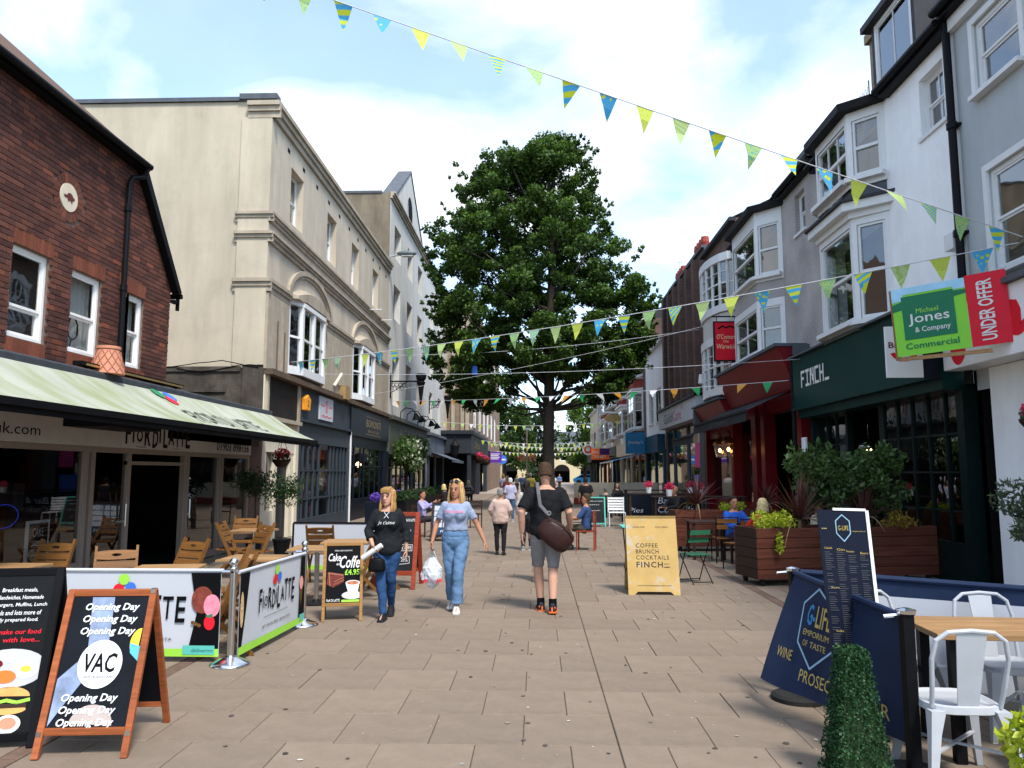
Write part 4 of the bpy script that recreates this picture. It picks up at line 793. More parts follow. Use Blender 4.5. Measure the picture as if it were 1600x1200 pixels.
# ------------------------------------------------------------------ canted bays
def canted(parent, T, s0, s1, d, c, t0, t1, wz, m='whitewood', cols=(1, 1), trim=True, base=None, rows=(1, 1)):
    """canted bay: side lights and front light between heights t0..t1, window openings at wz"""
    pl = [(s0, 0), (s0 + c, d), (s1 - c, d), (s1, 0)]; bb = MB(T)
    for (x0, d0), (x1, d1) in zip(pl[:-1], pl[1:]):
        for za, zb in ((t0, wz[0]), (wz[1], t1)): bb.add([(x0, za, d0), (x1, za, d1), (x1, zb, d1), (x0, zb, d0)], [(0, 1, 2, 3)])
        q = .1; L = math.hypot(x1 - x0, d1 - d0); f = q / L
        for a, b in ((0, f), (1 - f, 1)):
            p0 = (x0 + (x1 - x0) * a, d0 + (d1 - d0) * a); p1 = (x0 + (x1 - x0) * b, d0 + (d1 - d0) * b)
            bb.add([(p0[0], wz[0], p0[1]), (p1[0], wz[0], p1[1]), (p1[0], wz[1], p1[1]), (p0[0], wz[1], p0[1])], [(0, 1, 2, 3)])
    bay = bb.build('bay', K[base or m], parent)
    for i, ((x0, d0), (x1, d1)) in enumerate(zip(pl[:-1], pl[1:])):
        L = math.hypot(x1 - x0, d1 - d0); ex, ed = (x1 - x0) / L, (d1 - d0) / L
        def T2(s, t, dd, x0=x0, d0=d0, ex=ex, ed=ed): return T(x0 + ex * s - ed * dd, t, d0 + ed * s + ex * dd)
        win2(bay, T2, .1, L - .1, wz[0], wz[1], cols[1] if i == 1 else cols[0], m, rows)
    if trim:
        tr = MB(T)
        for (x0, d0), (x1, d1) in zip(pl[:-1], pl[1:]): tr.bar((x0, wz[0] - .06, d0 + .05), (x1, wz[0] - .06, d1 + .05), .09, .2, up=(0, 0, 1))
        tr.build('sill', K[m], bay)
    return bay
def win2(bay, T, s0, s1, t0, t1, cols, m, rows=(1, 1)):
    """sash in one face of a bay (the bay is the part, so frame and panes are its sub-parts)"""
    b = MB(T); d = -.02; e = -.09; fr = .05; tm = (t0 + t1) / 2
    b.box((s0, t0, e), (s0 + fr, t1, d)); b.box((s1 - fr, t0, e), (s1, t1, d)); b.box((s0 + fr, t1 - fr, e), (s1 - fr, t1, d)); b.box((s0 + fr, t0, e), (s1 - fr, t0 + fr * 1.5, d)); b.box((s0 + fr, tm - .03, e), (s1 - fr, tm + .03, d + .008))
    for i in range(1, cols): x = s0 + (s1 - s0) * i / cols; b.box((x - .014, t0 + fr * 1.5, e + .02), (x + .014, tm - .03, d - .02)); b.box((x - .014, tm + .03, e + .02), (x + .014, t1 - fr, d - .02))
    for k, (lo, hi) in enumerate(((tm + .03, t1 - fr), (t0 + fr * 1.5, tm - .03))):
        for i in range(1, rows[k]): z = lo + (hi - lo) * i / rows[k]; b.box((s0 + fr, z - .012, e + .022), (s1 - fr, z + .012, d - .022))
    b.build('sash', K[m], bay)
    for lo, hi in ((t0 + fr, tm), (tm, t1 - fr)): p = MB(T); p.add([(s0 + fr - .004, lo, -.06), (s1 - fr + .004, lo, -.06), (s1 - fr + .004, hi, -.06), (s0 + fr - .004, hi, -.06)], [(0, 1, 2, 3)]); p.build('pane', K['glass'], bay)
def bay_cap(parent, T, s0, s1, d, c, t, h, m, name, over=.12):
    pl = [(s0 - over, -.02), (s0 + c - over * .5, d + over), (s1 - c + over * .5, d + over), (s1 + over, -.02)]; b = MB(T)
    b.loft([[(x, t, dd) for x, dd in pl], [(x, t + h, dd) for x, dd in pl]]); return b.build(name, K[m], parent)
# ================================================================== RIGHT 2: white building with canted bay over the green bar
B = thing('white_bay_building', 'bright white rendered building with two storey canted bay and slate dormer', 'building', (XR, 14.5, 0))
sw = (11.85, 12.62, 7.3, 8.3)
w = MB(TR); w.wall(11.5, 17.3, 4.3, 8.65, [sw, (14.0, 16.5, 4.45, 6.45), (14.0, 16.5, 7.25, 8.45)], 0, .2); w.add([(17.3, 4.3, 0), (17.3, 4.3, -9), (17.3, 8.7, -9), (17.3, 8.7, 0)], [(0, 1, 2, 3)]); w.build('wall', K['whiterender'], B)
sash(B, TR, *sw, -.12, .05, cols=2); room(B, TR, 11.6, 17.2, 4.35, 8.6, -.21, 2.5)
canted(B, TR, 13.9, 16.6, .5, .52, 7.1, 8.6, (7.3, 8.42), cols=(1, 3)); canted(B, TR, 13.9, 16.6, .5, .52, 4.35, 6.5, (4.55, 6.36), cols=(1, 1))
bay_cap(B, TR, 13.9, 16.6, .5, .52, 6.5, .12, 'whitewood', 'bay_frieze', .06); bay_cap(B, TR, 13.9, 16.6, .5, .52, 6.621, .16, 'whitewood', 'bay_cornice', .2); bay_cap(B, TR, 13.9, 16.6, .5, .52, 6.782, .05, 'slate', 'bay_ledge', .26); bay_cap(B, TR, 13.95, 16.55, .42, .5, 6.833, .27, 'lead', 'bay_apron', .02)
bay_cap(B, TR, 13.9, 16.6, .5, .52, 8.6, .16, 'black', 'bay_gutter', .2)
plain_roof(B, TR, 11.5, 17.3, 8.72, 3.2, 4.2); gutter(B, TR, 11.5, 13.7, 8.68, .25); gutter(B, TR, 16.75, 17.35, 8.68, .25)
dm = MB(TR); dm.box((13.38, 8.7, -2.9), (13.5, 10.75, -.4)); dm.box((15.0, 8.7, -2.9), (15.12, 10.75, -.4)); dm.box((13.2, 10.75, -3), (15.3, 10.88, -.25)); dm.build('dormer', K['slate'], B)
sash(B, TR, 13.5, 15.0, 9.3, 10.74, -.4, .08, cols=2, single=True, sill=False, name='dormer_window'); b = MB(TR); b.box((13.38, 8.8, -.45), (15.12, 9.29, -.36)); b.build('dormer_apron', K['whitewood'], B)
b = MB(TR); b.box((15.35, 8.5, -1.5), (15.9, 10.9, -.7)); b.box((15.28, 10.9, -1.58), (15.97, 11.1, -.62)); b.build('chimney_stack', K['yellowbrick'], B)
b = MB(TR)
for i in range(24): a = 14.3 + i * .12; b.tube([(a, 8.8, .1), (a + .1, 9.1, .1)], .004, 4); b.tube([(a + .1, 8.8, .1), (a, 9.1, .1)], .004, 4)
for s in (14.25, 15.7, 17.2): b.tube([(s, 8.75, .1), (s, 9.2, .1)], .012, 5)
b.build('bird_netting', K['blackmetal'], B)
b = MB(TR); b.box((11.6, 5.1, 0), (11.85, 5.35, .16)); b.build('junction_box', K['whitewood'], B)
# green bar front
fx = .45
b = MB(TR); b.box((11.75, 3.2, -.05), (18.25, 4.38, fx)); b.box((11.75, 3.12, -.05), (18.25, 3.199, fx + .07)); b.box((11.75, 2.95, -.05), (18.25, 3.119, fx - .08)); gf = b.build('bar_fascia', K['finchgreen'], B)
b = MB(TR); b.add([(11.7, 4.4, fx + .08), (18.3, 4.4, fx + .08), (18.3, 4.62, -.0), (11.7, 4.62, -.0)], [(0, 1, 2, 3)]); b.box((11.7, 4.36, fx + .02), (18.3, 4.4, fx + .1)); b.build('lead_flashing', K['lead'], B)
PF = lambda x, y, h=0: Vector((XR - fx - .004 - h, 18.25 - x, y)); b = MB()
def block(mb, P, ch, x, y, w, h, t=.05):
    segs = {'F': [(0, 0, t, h), (t, h - t, w, h), (t, h * .45, w * .8, h * .45 + t)], 'I': [(0, 0, w, t), (0, h - t, w, h), (w / 2 - t / 2, t, w / 2 + t / 2, h - t)], 'N': [(0, 0, t, h), (w - t, 0, w, h), (t, h * .55, w / 2, h), (w / 2, h * .25, w - t, h * .62)], 'C': [(0, 0, t, h), (t, 0, w, t), (t, h - t, w, h)], 'H': [(0, 0, t, h), (w - t, 0, w, h), (t, h * .45, w - t, h * .45 + t)], '_': [(0, 0, w, t)]}[ch]
    for x0, y0, x1, y1 in segs: shape(mb, P, [(x + x0, y + y0), (x + x1, y + y0), (x + x1, y + y1), (x + x0, y + y1)])
x = .55
for c_ in 'FINCH_': block(b, PF, c_, x, 3.62, .24, .38, .06); x += .29
b.build('lettering', K['letterwhite'], gf)
b = MB(TR)
for s in (11.8, 14.7, 18.1): b.box((s - .1, 0, -.1), (s + .1, 3.0, .12 if s != 14.7 else .02))
b.box((11.9, 0, -.08), (14.6, .62, .05)); b.box((16.4, 0, -.08), (18.0, .62, .05)); b.box((16.3, 0, -.1), (16.4, 3.0, .02))
for s in (12.44, 12.98, 13.52, 14.06, 16.93, 17.46): b.box((s - .018, .62, -.04), (s + .018, 2.95, .02))
for z in (1.1, 1.7, 2.3): b.box((11.9, z - .016, -.035), (14.6, z + .016, .014)); b.box((16.4, z - .016, -.035), (18.0, z + .016, .014))
ff = b.build('shopfront_frame', K['finchframe'], B)
xs = [11.9, 12.44, 12.98, 13.52, 14.06, 14.6]
for a, c_ in list(zip(xs[:-1], xs[1:])) + [(16.4, 16.93), (16.93, 17.46), (17.46, 18.0)]:
    for z0, z1 in ((.62, 1.1), (1.1, 1.7), (1.7, 2.3), (2.3, 2.95)): p = MB(TR); p.add([(a, z0, -.015), (c_, z0, -.015), (c_, z1, -.015), (a, z1, -.015)], [(0, 1, 2, 3)]); p.build('pane', K['shopglass'], ff)
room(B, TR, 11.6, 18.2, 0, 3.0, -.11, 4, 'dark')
for s, z in ((13.1, 2.2), (17.0, 2.2)):
    b = MB(TR); b.tube([(s, z, -.7), (s, z + .1, -.7), (s, z + .2, -.7), (s, z + .26, -.7)], [.26, .22, .12, .03], 14); b.tube([(s, z + .26, -.7), (s, 2.95, -.7)], .01, 5); b.build('pendant_shade', K['chrome'], B, smooth=True); b = MB(TR); b.ell((s, z, -.7), (.06, .06, .06), 8, 6); b.build('pendant_bulb', K['bulb'], B)
b = MB(TR); b.box((17.85, 2.1, .31), (18.08, 2.5, .38)); b.build('alarm_box', K['white'], B, bevel=.02)
downpipe(B, TR, 18.45, 0, 4.5, .4, .05, 'blackmetal')
# ================================================================== RIGHT 3: taupe painted brick building over the red pub
B = thing('taupe_bay_building', 'taupe painted brick building with white canted bay windows above the red pub', 'building', (XR, 21, 0))
sw = (18.25, 18.95, 7.6, 8.6)
w = MB(TR); w.wall(17.3, 24.6, 4.3, 8.95, [sw, (20.1, 23.5, 4.5, 6.2), (20.1, 23.5, 6.95, 8.4)], -.006, .2); w.add([(24.6, 4.3, 0), (24.6, 4.3, -9), (24.6, 9, -9), (24.6, 9, 0)], [(0, 1, 2, 3)]); w.build('wall', K['taupebrick'], B)
sash(B, TR, *sw, -.12, .05, cols=2); room(B, TR, 17.4, 24.5, 4.4, 8.9, -.21, 2.5)
canted(B, TR, 20.0, 23.6, .55, .6, 6.8, 8.75, (6.98, 8.36), cols=(1, 1)); canted(B, TR, 20.0, 23.6, .55, .6, 4.78, 6.3, (4.92, 6.1), cols=(1, 2))
b = bay_cap(B, TR, 20.02, 23.58, .53, .6, 6.3, .5, 'taupe', 'bay_apron', .0); bay_cap(B, TR, 20, 23.6, .55, .6, 8.75, .16, 'black', 'bay_gutter', .2)
plain_roof(B, TR, 17.3, 24.6, 9.0, 3, 4); gutter(B, TR, 17.35, 19.75, 8.94, .25); gutter(B, TR, 23.8, 24.6, 8.94, .25)
dm = MB(TR); dm.box((19.2, 9.0, -3), (19.3, 10.2, -.8)); dm.box((21.0, 9, -3), (21.1, 10.2, -.8)); dm.box((19.1, 10.2, -3), (21.2, 10.35, -.7)); dm.build('dormer', K['lead'], B); sash(B, TR, 19.3, 21.0, 9.2, 10.2, -.8, .07, cols=2, single=True, sill=False, name='dormer_window')
fx2 = .5
b = MB(TR); b.prism([(18.55, 3.72, .3), (18.55, 4.72, fx2 + .2), (18.55, 4.72, 0), (18.55, 3.72, 0)], (6.3, 0, 0)); rp = b.build('red_fascia', K['pubred'], B)
b = MB(TR); b.box((18.5, 4.725, -.05), (24.9, 4.8, fx2 + .28)); b.box((18.35, 3.5, -.05), (18.549, 4.75, .35)); b.build('lead_capping', K['lead'], B)
b = MB(TR); b.prism([(25.0, 3.35, .3), (25.0, 4.05, fx2 + .1), (25.0, 4.05, 0), (25.0, 3.35, 0)], (4.0, 0, 0)); b.build('red_fascia', K['pubred'], B)
b = MB(TR); b.box((24.9, 4.06, -.05), (29.1, 4.12, fx2 + .2)); b.box((29.01, 3.2, 0), (29.3, 4.05, fx2 + .1)); b.build('lead_capping', K['lead'], B)
def black_awning(s0, s1, zt, zf):
    b = MB(TR); b.add([(s0, zt, .35), (s1, zt, .35), (s1, zf, 1.4), (s0, zf, 1.4)], [(0, 1, 2, 3)]); b.add([(s0, zf, 1.4), (s1, zf, 1.4), (s1, zf - .26, 1.42), (s0, zf - .26, 1.42)], [(0, 1, 2, 3)]); b.box((s0, zf - .02, 1.38), (s1, zf + .04, 1.44)); return b.build('awning', mat('charcoal_canvas', (.025, .027, .032), .75, var=.25, scale=3), B)
aw1 = black_awning(18.9, 25.2, 3.68, 3.2); black_awning(25.4, 29.2, 3.3, 2.9)
b = MB(); letter(b, "O'Connors", lambda x, y, h=0: Vector((XR - 1.425, 25.2 - x, y)), 2.4, 4.4, 3.0, 3.13, .3); b.build('lettering', mat('dim_grey_lettering', (.09, .09, .09), .7), aw1)
for s, wd in ((18.75, .5), (21.7, .35), (22.6, .45), (25.1, .3), (29.0, .25)): b = MB(TR); b.box((s - wd / 2, 0, -.1), (s + wd / 2, 3.7 if s < 25 else 3.3, .22)); b.build('pilaster', K['pubred'], B)
b = MB(TR); b.box((18.5, 3.3, -.1), (24.9, 3.7, .1)); b.box((25, 2.9, -.1), (29.1, 3.34, .1)); b.build('transom', K['pubred'], B); b = MB(TR); b.box((22.9, 0, -.1), (29, .8, .0)); b.build('stall_riser', K['pubred'], B)
p = MB(TR); p.add([(22.8, .8, -.05), (28.9, .8, -.05), (28.9, 2.9, -.05), (22.8, 2.9, -.05)], [(0, 1, 2, 3)]); p.build('pane', K['shopglass'], B)
room(B, TR, 18.4, 29.2, 0, 3.3, -.11, 4, 'dark')
for s in (23.2, 24.3):
    t = thing('hanging_lantern', 'lit copper lantern hanging under the pub awning ' + ('nearer the green bar' if s < 24 else 'nearer the charity shop'), 'lantern', (XR - .8, s, 2.2), 0, 'copper lanterns under the pub awning')
    b = MB(TR); b.lathe([(.1, 0), (.12, .02), (.2, .4), (.19, .44), (.1, .6), (.06, .66), (.05, .8), (.02, .84)], (s, 2.15, .8), 6, axis='Z') if False else b.tube([(s, 2.15, .8), (s, 2.17, .8), (s, 2.55, .8)], [.1, .12, .2], 6, cap=False)
    b.build('cage', glass_mat('lantern_glass', (.8, .6, .4), .1, .6), t)
    b = MB(TR); b.tube([(s, 2.55, .8), (s, 2.62, .8), (s, 2.78, .8), (s, 2.95, .8)], [.22, .19, .07, .04], 8); b.tube([(s, 2.9, .8), (s, 3.35, .8)], .012, 5); b.build('cap', mat('copper', (.5, .22, .1), .3, .9), t); b = MB(TR); b.ell((s, 2.38, .8), (.045, .06, .045), 8, 6); b.build('bulb', K['bulb'], t)
# pub hanging sign
t = thing('pub_sign', "red hanging pub sign lettered O'Connors on Warwick in gold", 'sign', (XR, 24.6, 5.3)); ys = 24.62
b = MB(); b.box((5.72, ys - .03, 5.28), (6.44, ys + .03, 6.5)); b.build('board', K['signred'], t)
b = MB(); b.box((5.68, ys - .04, 5.24), (6.48, ys + .04, 5.279)); b.box((5.68, ys - .04, 6.501), (6.48, ys + .04, 6.54)); b.box((5.68, ys - .04, 5.28), (5.72, ys + .04, 6.5)); b.box((6.44, ys - .04, 5.28), (6.48, ys + .04, 6.5)); b.box((5.66, ys - .02, 6.68), (6.52, ys + .02, 6.72)); b.box((5.78, ys - .01, 6.54), (5.8, ys + .01, 6.68)); b.box((6.36, ys - .01, 6.54), (6.38, ys + .01, 6.68)); b.build('frame', K['blackmetal'], t)
Pq = face((5.72, ys - .03, 5.28), (1, 0, 0), (0, 0, 1)); b = MB(); letter(b, "O'Connors", Pq, .06, .66, .68, .84, .25); letter(b, 'ON', Pq, .26, .42, .56, .64); letter(b, 'Warwick', Pq, .06, .66, .36, .52, .25); b.build('lettering', mat('gilt', (.75, .6, .35), .4, .2), t)
b = MB(); stroke(b, Pq, [(.12, 1.02), (.25, 1.1), (.36, 1.05), (.5, 1.1), (.62, 1.04)], .05); b.build('dark_ornament', K['ink'], t)
# ================================================================== RIGHT 4: brown brick with bow windows
B = thing('bow_window_building', 'brown brick building with white curved bow windows beside the pub sign', 'building', (XR, 27, 0))
w = MB(TR); w.wall(24.6, 29.3, 4.1, 10.0, [(25.0, 28.4, 7.2, 8.7), (25.0, 28.4, 4.5, 5.9)], 0, .2); sides(w, 24.6, 29.3, 4.1, 10.0); w.build('wall', K['brownbrick'], B)
room(B, TR, 24.7, 29.2, 4.2, 9.8, -.21, 2.5); b = MB(TR); b.add([(24.6, 10.0, .15), (29.3, 10.0, .15), (29.3, 11.5, -3), (24.6, 11.5, -3)], [(0, 1, 2, 3)]); b.box((24.6, 9.9, -.01), (29.3, 10.03, .2)); b.build('roof', K['slate'], B)
for z0, z1 in ((7.2, 8.75), (4.45, 6.0)):
    n = 9; pts = [(26.7 - 1.75 * math.cos(PI * k / n), .62 * math.sin(PI * k / n)) for k in range(n + 1)]; b = MB(TR)
    for za, zb, ex in ((z0 - .2, z0 + .05, .05), (z1 - .05, z1 + .22, .08)): b.loft([[(26.7 + (x - 26.7) * (1 + ex), z, d * (1 + ex)) for x, d in pts] for z in (za, zb)])
    for x, d in pts: b.box((x - .045, z0 + .05, d - .05), (x + .045, z1 - .05, d + .03))
    for (x0, d0), (x1, d1) in zip(pts[:-1], pts[1:]):
        for q, wd in ((.25, .022), (.5, .05), (.75, .022)): z = z0 + (z1 - z0) * q; b.bar((x0, z, d0), (x1, z, d1), wd, .03, up=(0, 0, 1))
    bw_ = b.build('bow_window', K['whitewood'], B)
    for (x0, d0), (x1, d1) in zip(pts[:-1], pts[1:]): p = MB(TR); p.add([(x0, z0, d0 - .02), (x1, z0, d1 - .02), (x1, z1, d1 - .02), (x0, z1, d0 - .02)], [(0, 1, 2, 3)]); p.build('pane', K['glass'], bw_)
b = MB(TR); n = 9; pts = [(26.7 - 1.7 * math.cos(PI * k / n), .58 * math.sin(PI * k / n)) for k in range(n + 1)]; b.loft([[(x, z, d) for x, d in pts] for z in (6.2, 6.98)]); b.build('bow_panel', K['greyrender'], B)
# ================================================================== RIGHT 5: brown brick with ribs
B = thing('ribbed_brick_building', 'plain dark brown brick building with projecting vertical ribs over the charity shop', 'building', (XR, 34, 0))
w = MB(TR); w.wall(29.3, 39.3, 0, 10.4, [(s, s + .5, z, z + 1.6) for s in (31.2, 34.2, 37.2) for z in (5, 7.8)] + [(30, 38.8, 0, 3.7)], 0, .35); sides(w, 29.3, 39.3, 0, 10.4); w.build('wall', K['brownbrick'], B)
for s in (30.4, 31.9, 33.4, 34.9, 36.4, 37.9): b = MB(TR); b.box((s, 4.6, 0), (s + .45, 10.2, .22)); b.build('rib', K['brownbrick'], B)
w = MB(TY(29.3)); w.add([(XR, 10.0, .01), (XR + 8, 10.0, .01), (XR + 8, 10.4, .01), (XR, 10.4, .01)], [(0, 1, 2, 3)]); w.build('side_wall', K['lead'], B)
for s in (31.2, 34.2, 37.2):
    for z in (5, 7.8): sash(B, TR, s, s + .5, z, z + 1.6, -.3, .04, m='wooddark', single=True, sill=False)
b = MB(TR); b.box((29.3, 10.4, -.4), (39.3, 10.5, .1)); b.build('coping', K['lead'], B); room(B, TR, 29.5, 39.1, 0, 10, -.36, 3, 'dark')
for x, s in ((.5, 34.0), (.5, 39.0)):
    b = MB(TR); b.box((s, 10.4, -1.6), (s + 2.0, 11.3, -.7)); b.box((s - .1, 11.3, -1.7), (s + 2.1, 11.5, -.6)); st = b.build('chimney_stack', K['yellowbrick'], B)
    for k in range(4): b = MB(TR); b.tube([(s + .25 + k * .5, 11.5, -1.15), (s + .25 + k * .5, 11.9, -1.15), (s + .25 + k * .5, 12.1, -1.15), (s + .25 + k * .5, 12.35, -1.15)], [.17, .15, .2, .17], 10); b.build('chimney_pot', K['chimney'], st)
b = MB(TR); b.box((29.4, 3.78, -.02), (38.5, 4.62, .45)); gc = b.build('fascia', K['banner'], B); b = MB(TR); b.box((29.3, 4.63, -.02), (38.6, 4.72, .55)); b.build('fascia_capping', K['black'], B)
Pg = lambda x, y, h=0: Vector((XR - .456 - h, 38.5 - x, y)); b = MB(); letter(b, 'Guild', Pg, 1.6, 3.9, 3.95, 4.4); b.build('lettering', K['ink2'], gc); b = MB(); letter(b, 'Care', Pg, 4.0, 6.0, 3.95, 4.4); disc(b, Pg, 6.15, 4.42, .1); b.build('lettering', mat('magenta_print', (.55, .03, .25), .5), gc)
b = MB(TR); b.box((30, 0, -.1), (38.8, .5, .02)); b.box((33.5, 0, -.1), (33.7, 3.7, .02)); b.box((36.8, 0, -.1), (37, 3.7, .02)); b.box((30, 0, -.1), (30.9, 3.7, .05)); b.build('shopfront_frame', K['lead'], B)
p = MB(TR); p.add([(30.9, .5, -.05), (38.8, .5, -.05), (38.8, 3.7, -.05), (30.9, 3.7, -.05)], [(0, 1, 2, 3)]); p.build('pane', K['shopglass'], B)
b = MB(TR); b.box((31.2, 1.9, -.04), (32.2, 2.9, -.03)); b.build('poster', mat('pink_poster', (.75, .06, .3), .5), B); b = MB(TR); b.box((31.3, .9, -.04), (32.6, 1.6, -.03)); b.build('poster', K['blue'], B)
b = MB(TR); b.lathe([(.02, 0), (.1, .03), (.12, .3), (.02, .36)], (0, 0, 0), 8) if False else b.tube([(30.0, 5.1, .1), (30.0, 5.15, .1), (30.0, 5.5, .1)], [.05, .12, .08], 8); b.build('wall_light', K['white'], B)
b = MB(); b.tube([(XR + 2.2, 46, 9), (XR + 2.2, 46, 14.6)], .03, 5); [b.tube([(XR + 2.2 - q, 46, z), (XR + 2.2 + q, 46, z)], .015, 4) for z, q in ((14.4, .2), (14.0, .3), (13.5, .3), (13.0, .25))]; an_ = b.build('tv_aerial', K['steel']); tag(an_, 'tall thin television aerial above the brown brick chimneys', 'aerial')
# ================================================================== RIGHT far houses
def far_house(name, label, s0, s1, t, wallm, bay=True, roof=2.0, shop='tealblue', shopt=3.0, accent=None, x=0, fl=((4.4, 6.2), (7.0, 8.6))):
    T = lambda s, tt, d: (XR + x - d, s, tt); B = thing(name, label, 'building', (XR + x, (s0 + s1) / 2, 0), 0, 'shop houses further down the street'); L = s1 - s0
    a, b_ = s0 + L * .18, s1 - L * .18; fl = [f for f in fl if f[1] < t - .2]
    w = MB(T); w.wall(s0, s1, shopt, t, [(a, b_, z0, z1) for z0, z1 in fl], 0, .2); sides(w, s0, s1, 0, t); w.build('wall', K[wallm], B)
    room(B, T, s0 + .1, s1 - .1, 0, t - .1, -.21, 2)
    for z0, z1 in fl:
        if bay: canted(B, T, a - .05, b_ + .05, .55, .6, z0 - .15, z1 + .15, (z0 + .05, z1 - .05), cols=(1, 2), rows=(2, 1)); bay_cap(B, T, a, b_, .52, .6, z1 + .15, .14, 'whitewood', 'bay_cornice', .12)
        else: sash(B, T, a, (a + b_) / 2 - .5, z0, z1, -.1, .06, cols=2); sash(B, T, (a + b_) / 2 + .5, b_, z0, z1, -.1, .06, cols=2); w2 = MB(T); w2.box(((a + b_) / 2 - .5, z0, -.02), ((a + b_) / 2 + .5, z1, .003)); w2.build('pier', K[wallm], B)
    if bay and accent:
        for (z0, z1), (z2, z3) in zip(fl[:-1], fl[1:]): bay_cap(B, T, a, b_, .5, .6, z1 + .3, z2 - z1 - .46, accent, 'bay_apron', 0)
    if roof: plain_roof(B, T, s0, s1, t, roof, 3.5)
    m = MB(T); m.box((s0, t - .15, -.02), (s1, t + .04, .22)); m.build('cornice', K['whitewood'], B)
    f = MB(T); f.box((s0 + .1, shopt - .15, -.02), (s1 - .1, shopt + .75, .4)); f.box((s0 + .1, 0, -.05), (s0 + .4, shopt - .15, .1)); f.box((s1 - .4, 0, -.05), (s1 - .1, shopt - .15, .1)); f.box(((s0 + s1) / 2 - .1, 0, -.05), ((s0 + s1) / 2 + .1, shopt - .15, .05)); f.box((s0 + .4, 0, -.05), (s1 - .4, .5, .03)); f.build('shopfront', K[shop], B)
    p = MB(T); p.add([(s0 + .4, .5, -.03), (s1 - .4, .5, -.03), (s1 - .4, shopt, -.03), (s0 + .4, shopt, -.03)], [(0, 1, 2, 3)]); p.build('pane', K['shopglass'], B)
    return B, T
far_house('white_plain_house', 'flat fronted white house next to the ribbed brown building', 39.3, 46, 8.6, 'whiterender', bay=False, shop='tealblue', shopt=2.9)
B_, T_ = far_house('red_white_bay_house', 'red brick house with tall white bay window next to the flat white house', 46, 53, 11, 'pubbrick' if 'pubbrick' in K else 'brownbrick', accent='chimney', shop='creampaint', fl=((4.4, 6.6), (7.6, 10.2)))
cfg = [('whiterender', 'white bay fronted house beyond the red brick bay house', 53, 60, 9.6, True, 'creampaint', 'chimney'), ('creampaint', 'cream bay fronted house in the middle of the far terrace', 60, 67, 10.3, True, 'anthracite', None), ('whiterender', 'white house with red bay panels in the far terrace', 67, 75, 9.4, True, 'pubred', 'chimney'), ('greyrender', 'pale grey house towards the far end of the terrace', 75, 84, 9.8, False, 'black', None), ('creampaint', 'cream end house beside the far trees', 84, 95, 8.6, False, 'lead', None)]
for wm_, lb, s0, s1, t, by, sh, ac in cfg: far_house('terrace_house', lb, s0, s1, t, wm_, by, 1.8, sh, 3.0, ac)
# blue corner sign, blue awning, agents board etc.
t = thing('shop_sign', "blue shop sign lettered Jimmy's", 'sign', (XR - .4, 41, 3)); b = MB(); b.box((5.0, 43.9, 2.75), (6.1, 44.0, 3.95)); b.build('board', K['skyblue'], t); Pj = face((5.0, 43.9, 2.75), (1, 0, 0), (0, 0, 1)); b = MB(); letter(b, "Jimmy's", Pj, .12, .98, .5, .75, .15); b.build('lettering', K['letterwhite'], t)
t = thing('blue_awning', 'long bright blue shop awning sloping over the pavement', 'awning', (XR - .4, 48, 2.6)); b = MB(TR); b.add([(44.5, 2.75, .35), (53, 2.75, .35), (53, 2.35, 2.2), (44.5, 2.35, 2.2)], [(0, 1, 2, 3)]); b.build('canvas', mat('blue_canvas', (.04, .2, .42), .7), t); b = MB(TR); b.box((44.5, 2.28, 2.18), (53, 2.36, 2.24)); b.build('front_bar', K['letterwhite'], t)
for s in (44.6, 52.9): b = MB(TR); b.tube([(s, 2.3, 2.2), (s, 0, 2.2)], .03, 6); b.build('post', K['white'], t)
t = thing('agent_board', 'orange and purple letting agent board lettered TO LET', 'sign', (5.6, 62, 3)); b = MB(); b.box((4.3, 62, 2.5), (5.75, 62.06, 3.6)); b.build('board', K['orange'], t); b = MB(); b.box((5.0, 61.98, 3.1), (5.76, 61.999, 3.61)); b.build('purple_panel', mat('deep_purple', (.06, .02, .12), .5), t); Po = face((4.3, 62, 2.5), (1, 0, 0), (0, 0, 1)); b = MB(); letter(b, 'TO LET', Po, .2, 1.2, .35, .55, 0, .02); letter(b, 'SALE', Po, .1, .6, .7, .95); b.build('lettering', K['letterwhite'], t); b = MB(); b.box((5.76, 62, 2.9), (XR, 62.05, 3.0)); b.box((4.3, 61.98, 2.42), (5.75, 61.999, 2.7)); b.build('strip', K['black'], t)
t = thing('round_sign', 'round white projecting shop sign with red emblem', 'sign', (5.2, 75, 3)); b = MB(); b.lathe([(.55, -.04), (.55, .04)], (4.9, 75, 3.9), 20, axis='Y'); b.build('disc', K['letterwhite'], t); b = MB(); disc(b, face((4.9, 74.95, 3.9), (1, 0, 0), (0, 0, 1)), 0, 0, .38); b.build('emblem', K['red'], t); b = MB(); disc(b, face((4.9, 74.94, 3.9), (1, 0, 0), (0, 0, 1)), 0, 0, .22); b.box((5.45, 74.98, 3.88), (XR, 75.02, 3.92)); b.build('bracket', K['letterwhite'], t)
t = thing('oval_sign', 'oval gilt hanging sign on a white house', 'sign', (5.4, 56, 5)); b = MB(); b.lathe([(.01, -.05), (.5, -.05), (.5, .05), (.01, .05)], (0, 0, 0), 20, axis='Y'); b.v = [(x * 1.25 + 5.5, y + 56, z * .62 + 5.6) for x, y, z in b.v]; b.build('board', K['gold'], t); b = MB(); b.box((5.0, 55.98, 5.9), (XR, 56.02, 5.95)); b.build('bracket', K['blackmetal'], t)
